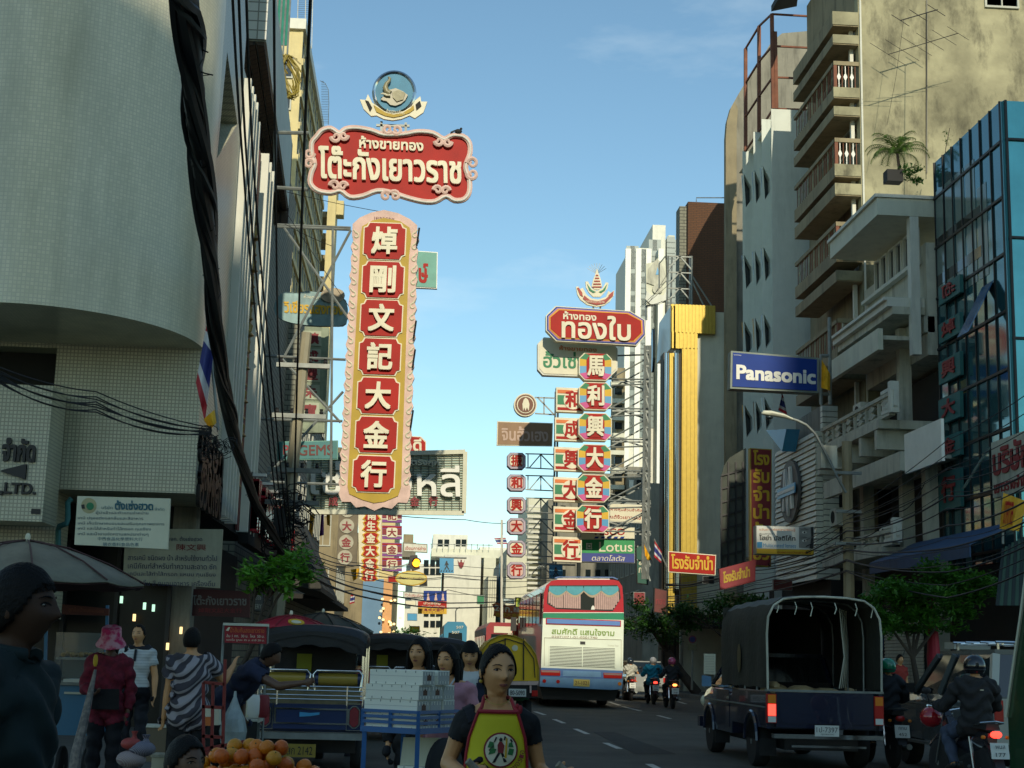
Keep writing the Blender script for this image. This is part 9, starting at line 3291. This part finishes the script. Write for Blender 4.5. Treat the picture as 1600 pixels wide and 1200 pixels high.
for k in range(40):
 c = at(random.uniform(425,478),random.uniform(770,900),32.6)
 obj('loop',MB().tube([c+V((.28*math.cos(a)*random.uniform(.5,1.2),.06*math.sin(a*2),.22*math.sin(a))) for a in [q*.7 for q in range(9)]],.014,4),m_cable,tk)
obj('junction_box',MB().box(at(428,825,32.6).x,at(446,825,32.6).x,32.3,32.6,at(436,840,32.5).z,at(436,795,32.5).z),m_dark,tk)
random.seed(12)
for k in range(13):
 ya = 905 + k * 3.4 + random.uniform(-4,4)
 yb = 800 + k * 7 + random.uniform(-5,5)
 yc = 700 + k * 17 + random.uniform(-10,10)
 cable('black cable sagging along the right facades, %s from the bottom at the tan pole'%ORD[12-k],[(1040,ya,62),(1180,ya-35+k*1.5,50),(1323,yb+10,38.6),(1480,yc+30,31),(1640,yc-30,26)],random.choice((.008,.012,.02)),random.uniform(.05,.25),'cables along the right facades')
for k in range(4):
 cable('thin cable slanting up past the blank white board, %s from the top'%ORD[k],[(1323,800+k*6,38.6),(1480,688+k*22,32),(1640,590+k*30,27)],.010,.08,'thin slanting cables on the right')
cable('pale grey cable drooping in front of the balcony shophouse',[(1330,842,38.4),(1400,800,37.5),(1445,755,37)],.014,.2)
cable('dark thick cable with sleeve running above the tree to the pawnshop wall',[(1040,912,55),(1100,908,52),(1180,880,48)],.03,.1)
for k in range(9):
 ya = 866 + k * 6 + random.uniform(-5,5)
 cable('black cable strung across the far end of the street, %s from the top'%ORD[k],[(455,840+k*5,33),(560,ya+12+random.uniform(-4,4),48),(700,ya+26+random.uniform(-9,9),70),(860,ya+24,90)],random.choice((.012,.016,.03)),random.uniform(.05,.35),'cables strung across the far street')
cable('single thin wire crossing the sky below the grid sign toward the round neon column',[(560,800,48),(727,812,70),(790,818,80)],.018,.05)
for k in range(4):
 cable('fine stay wire running from the tall sign stack to the left roofs, %s of four'%ORD[k],[((445,350),(448,300),(520,262),(446,330))[k]+(36,),((520,385),(620,335),(740,245),(560,500))[k]+(36.3,)],.008,.03,'stay wires around the tall sign')
for k in range(5):
 cable('fine stay wire fanning right from the octagonal sign to the gold roof, %s of five'%ORD[k],[(1000+k*3,480,58.5),((1040,1062,1075,1050,1035)[k],(440,428,455,415,470)[k],68)],.01,.05,'stay wires by the octagonal sign')
t = thing('far_street_lamp','thin far street lamp with small curved arm before the blank white wall','street lamp',at(714,968,95))
obj('post',MB().tube([at(712,990,95),at(712,955,95),at(714,951,95),at(719,949,95)],.05,6),m_steel,t)
t = thing('tv_antenna','large dark television antenna in front of the stained concrete wall, the lower one','antenna',at(1447,280,44))
obj('mast',MB().bar(at(1447,280,44),at(1448,20,44),.012,5),m_dark,t)
for (p0,p1) in (((1388,85),(1497,52)), ):
 obj('boom',MB().bar(at(*p0,44),at(*p1,44),.010,4),m_dark,t)
 for k in range(6):
  f = k / 5
  x, y = p0[0] +(p1[0]-p0[0]) * f, p0[1] +(p1[1]-p0[1]) * f
  L2 = 36 - k * 3
  obj('rod',MB().bar(at(x-L2*.8,y-L2*.5,43.6),at(x+L2*.8,y+L2*.5,44.4),.005,4),m_dark,t)
t = thing('tv_antenna','smaller dark television antenna in front of the stained concrete wall, the upper one','antenna',at(1410,32,44))
obj('boom',MB().bar(at(1407,32,44),at(1465,15,44),.014,4),m_dark,t)
for k in range(3):
 x, y = 1407 + k * 28, 32 - k * 8
 obj('rod',MB().bar(at(x-14,y-9,44),at(x+14,y+9,44),.008,4),m_dark,t)
obj('lead_wire',MB().tube([at(1412,30,44),at(1400,120,44),at(1386,195,44)],.006,4),m_dark,t)
# right pavement street level
m_bawn = mat('blue_awning',(.02,.07,.16),rough=.6,var=.15,streak=.3)
pa = atx(1455,850,13.2)
m = MB()
m.hexa([(13.9,33,pa.z+.25),(13.9,40.5,pa.z+.25),(12.6,40.5,pa.z-.35),(12.6,33,pa.z-.35)],[(13.9,33,pa.z+.29),(13.9,40.5,pa.z+.29),(12.6,40.5,pa.z-.31),(12.6,33,pa.z-.31)])
m.hexa([(12.6,33,pa.z-.62),(12.6,40.5,pa.z-.62),(12.6,40.5,pa.z-.355),(12.6,33,pa.z-.355)],[(12.63,33,pa.z-.62),(12.63,40.5,pa.z-.62),(12.63,40.5,pa.z-.355),(12.63,33,pa.z-.355)])
tag(obj('blue_awning',m,m_bawn),'long blue shop awning under the teal glass building','awning')
q0 = at(1575,950,30)
tt_ = thing('striped_awning','steep dark green striped awning at the right edge above the green bus','awning',q0)
for k in range(10):
 a_, b_ = at(1566+k*5,858-k*3,30.8), at(1556+k*6,946,29.8)
 obj('awning_strip',MB().hexa([a_,a_+V((.062,0,0)),b_+V((.072,0,0)),b_],[p+V((0,.02,.02)) for p in (a_,a_+V((.062,0,0)),b_+V((.072,0,0)),b_)]),mat('awning_green',(.03,.07,.04)) if k%2 else mat('awning_dark',(.012,.02,.014)),tt_)
random.seed(31)
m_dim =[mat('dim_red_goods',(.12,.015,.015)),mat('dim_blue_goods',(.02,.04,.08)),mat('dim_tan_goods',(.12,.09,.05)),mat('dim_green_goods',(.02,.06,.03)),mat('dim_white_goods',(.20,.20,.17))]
tt_ = thing('roller_shutter','dim grey roller shutter of the shop behind the covered pickup','shutter',(14.25,44,.13))
shs = mesh_of(MB().hexa([(-.02,0,0),(.02,0,0),(.02,3.4,0),(-.02,3.4,0)],[(.01,0,.09),(.03,0,.09),(.03,3.4,.09),(.01,3.4,.09)]),m_shop)
for k in range(30):
 inst('slat',shs,(14.24,41.0,.14+k*.1),tt_)
names_ =['red','blue','tan','green','white']
for k in range(16):
 y = 40.5 + k * 1.35
 z = random.uniform(.9,2.4)
 c_ = k % 5
 w_ = random.uniform(.25,.5)
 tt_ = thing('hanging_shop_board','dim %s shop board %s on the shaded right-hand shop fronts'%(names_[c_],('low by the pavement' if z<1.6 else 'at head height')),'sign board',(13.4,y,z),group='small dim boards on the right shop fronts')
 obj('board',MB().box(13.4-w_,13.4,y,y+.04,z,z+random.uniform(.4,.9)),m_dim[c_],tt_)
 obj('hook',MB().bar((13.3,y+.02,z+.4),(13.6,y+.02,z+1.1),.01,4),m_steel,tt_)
o_ = sign_thing('white notice board standing on the right pavement beyond the pickup',[(1105,1055)],40,None,'notice board','notice_board')
ppart('board',[(1100,1021),(1118,1022),(1118,1054),(1100,1053)],40,0,.04,m_palewall,o_)
for k in range(7):
 ppart('text_line',[(1102,1025+k*4),(1116,1025+k*4),(1116,1026+k*4),(1102,1026+k*4)],40,.01,.005,m_shop,o_)
steel(o_,[((1101,1053),(1101,1075)),((1117,1054),(1117,1076))],40,.015,'post')
o_ = sign_thing('round no-parking sign with a small plate under it on the far right pavement',[(1083,1016)],48,None,'road sign','parking_sign')
ppart('disc',circ(1082,999,6,18),48,0,.03,m_dred,o_)
ppart('blue_centre',circ(1082,999,4.6,18),48,.01,.009,mat('sign_navy',(.02,.03,.12)),o_)
ppart('plate',[(1075,1007),(1089,1007),(1089,1016),(1075,1016)],48,0,.03,mat('plate_olive',(.18,.17,.09)),o_)
steel(o_,[((1082,1005),(1081,1078))],48.05,.03,'post')
acm = mesh_of(MB().box(-.35,0,-.4,.4,-.28,.28),m_whitewall)
fanm = mesh_of(MB().prism(oval(.2,.2,16),FR((-.35,0,0)),.0,.02),m_dark)
for k,(y,z) in enumerate(((47.2,6.2),(49.5,9.4),(42.0,5.2),(44.4,9.2),(60.5,6.0))):
 x = 13.85
 tt_ = thing('air_conditioner','dusty white air conditioner box on the right facade, %s along the street'%('third','fourth','nearest','second','farthest')[k],'air conditioner',(x,y,z),group='air conditioners on the right facade')
 inst('casing',acm,(x,y,z),tt_)
 inst('fan_grille',fanm,(x,y,z),tt_)
for (x0,y0,x1,y1,Y,fm,tm,tx,lb) in ((606,900,622,910,86,m_red,m_cream,'ทอง','small red sign beside the orange edge of the blue glass shop'),(633,938,650,947,98,m_cream,m_red,'ยาจีน','small blank cream sign under the pale sign by the billboard'),(636,958,652,970,96,m_sky,m_cream,'โรงแรม','small blue sign low before the white building'),(640,978,656,988,94,m_yellow,m_red,'ร้านอาหาร','small yellow sign low down left of the blue bus'),(655,905,668,916,97,m_dark,m_red,'ABC','small dark sign board on the white building'),(745,930,757,944,110,m_green,m_cream,'24','small green sign on the grille front building'),(990,925,1008,945,64,m_dred,m_yellow,'ทอง','small dark red sign above the shaded tree behind the bus'),(1098,900,1116,912,54,m_dark,m_mustard,'เยาวราช','small dark sign board under the yellow lettered pawnshop sign'),(1208,905,1238,922,47,m_maroon,m_dred,'ร้านทอง','dim maroon sign under the white siding')):
 simple_sign(lb,q4(x0,y0,x1,y1,.02),Y,fm,m_steel,[],thick=.12,border=.8)
for (px,py,Y,w_,h_,mt_,lb) in ((262,1150,15.0,.28,.3,m_cream,'pale carton on the left pavement behind the striped blouse woman'),(238,1140,18.5,.35,.4,m_dim[2],'tan carton by the shop door on the left')):
 p = at(px,py,Y)
 t = thing('storage_crate',lb,'crate',(p.x,Y,.13))
 obj('box',MB().box(p.x-w_/2,p.x+w_/2,Y,Y+w_,.13,.13+h_),mt_,t)
 obj('lid',MB().box(p.x-w_/2-.01,p.x+w_/2+.01,Y-.01,Y+w_+.01,.133+h_,.16+h_),m_shop,t)
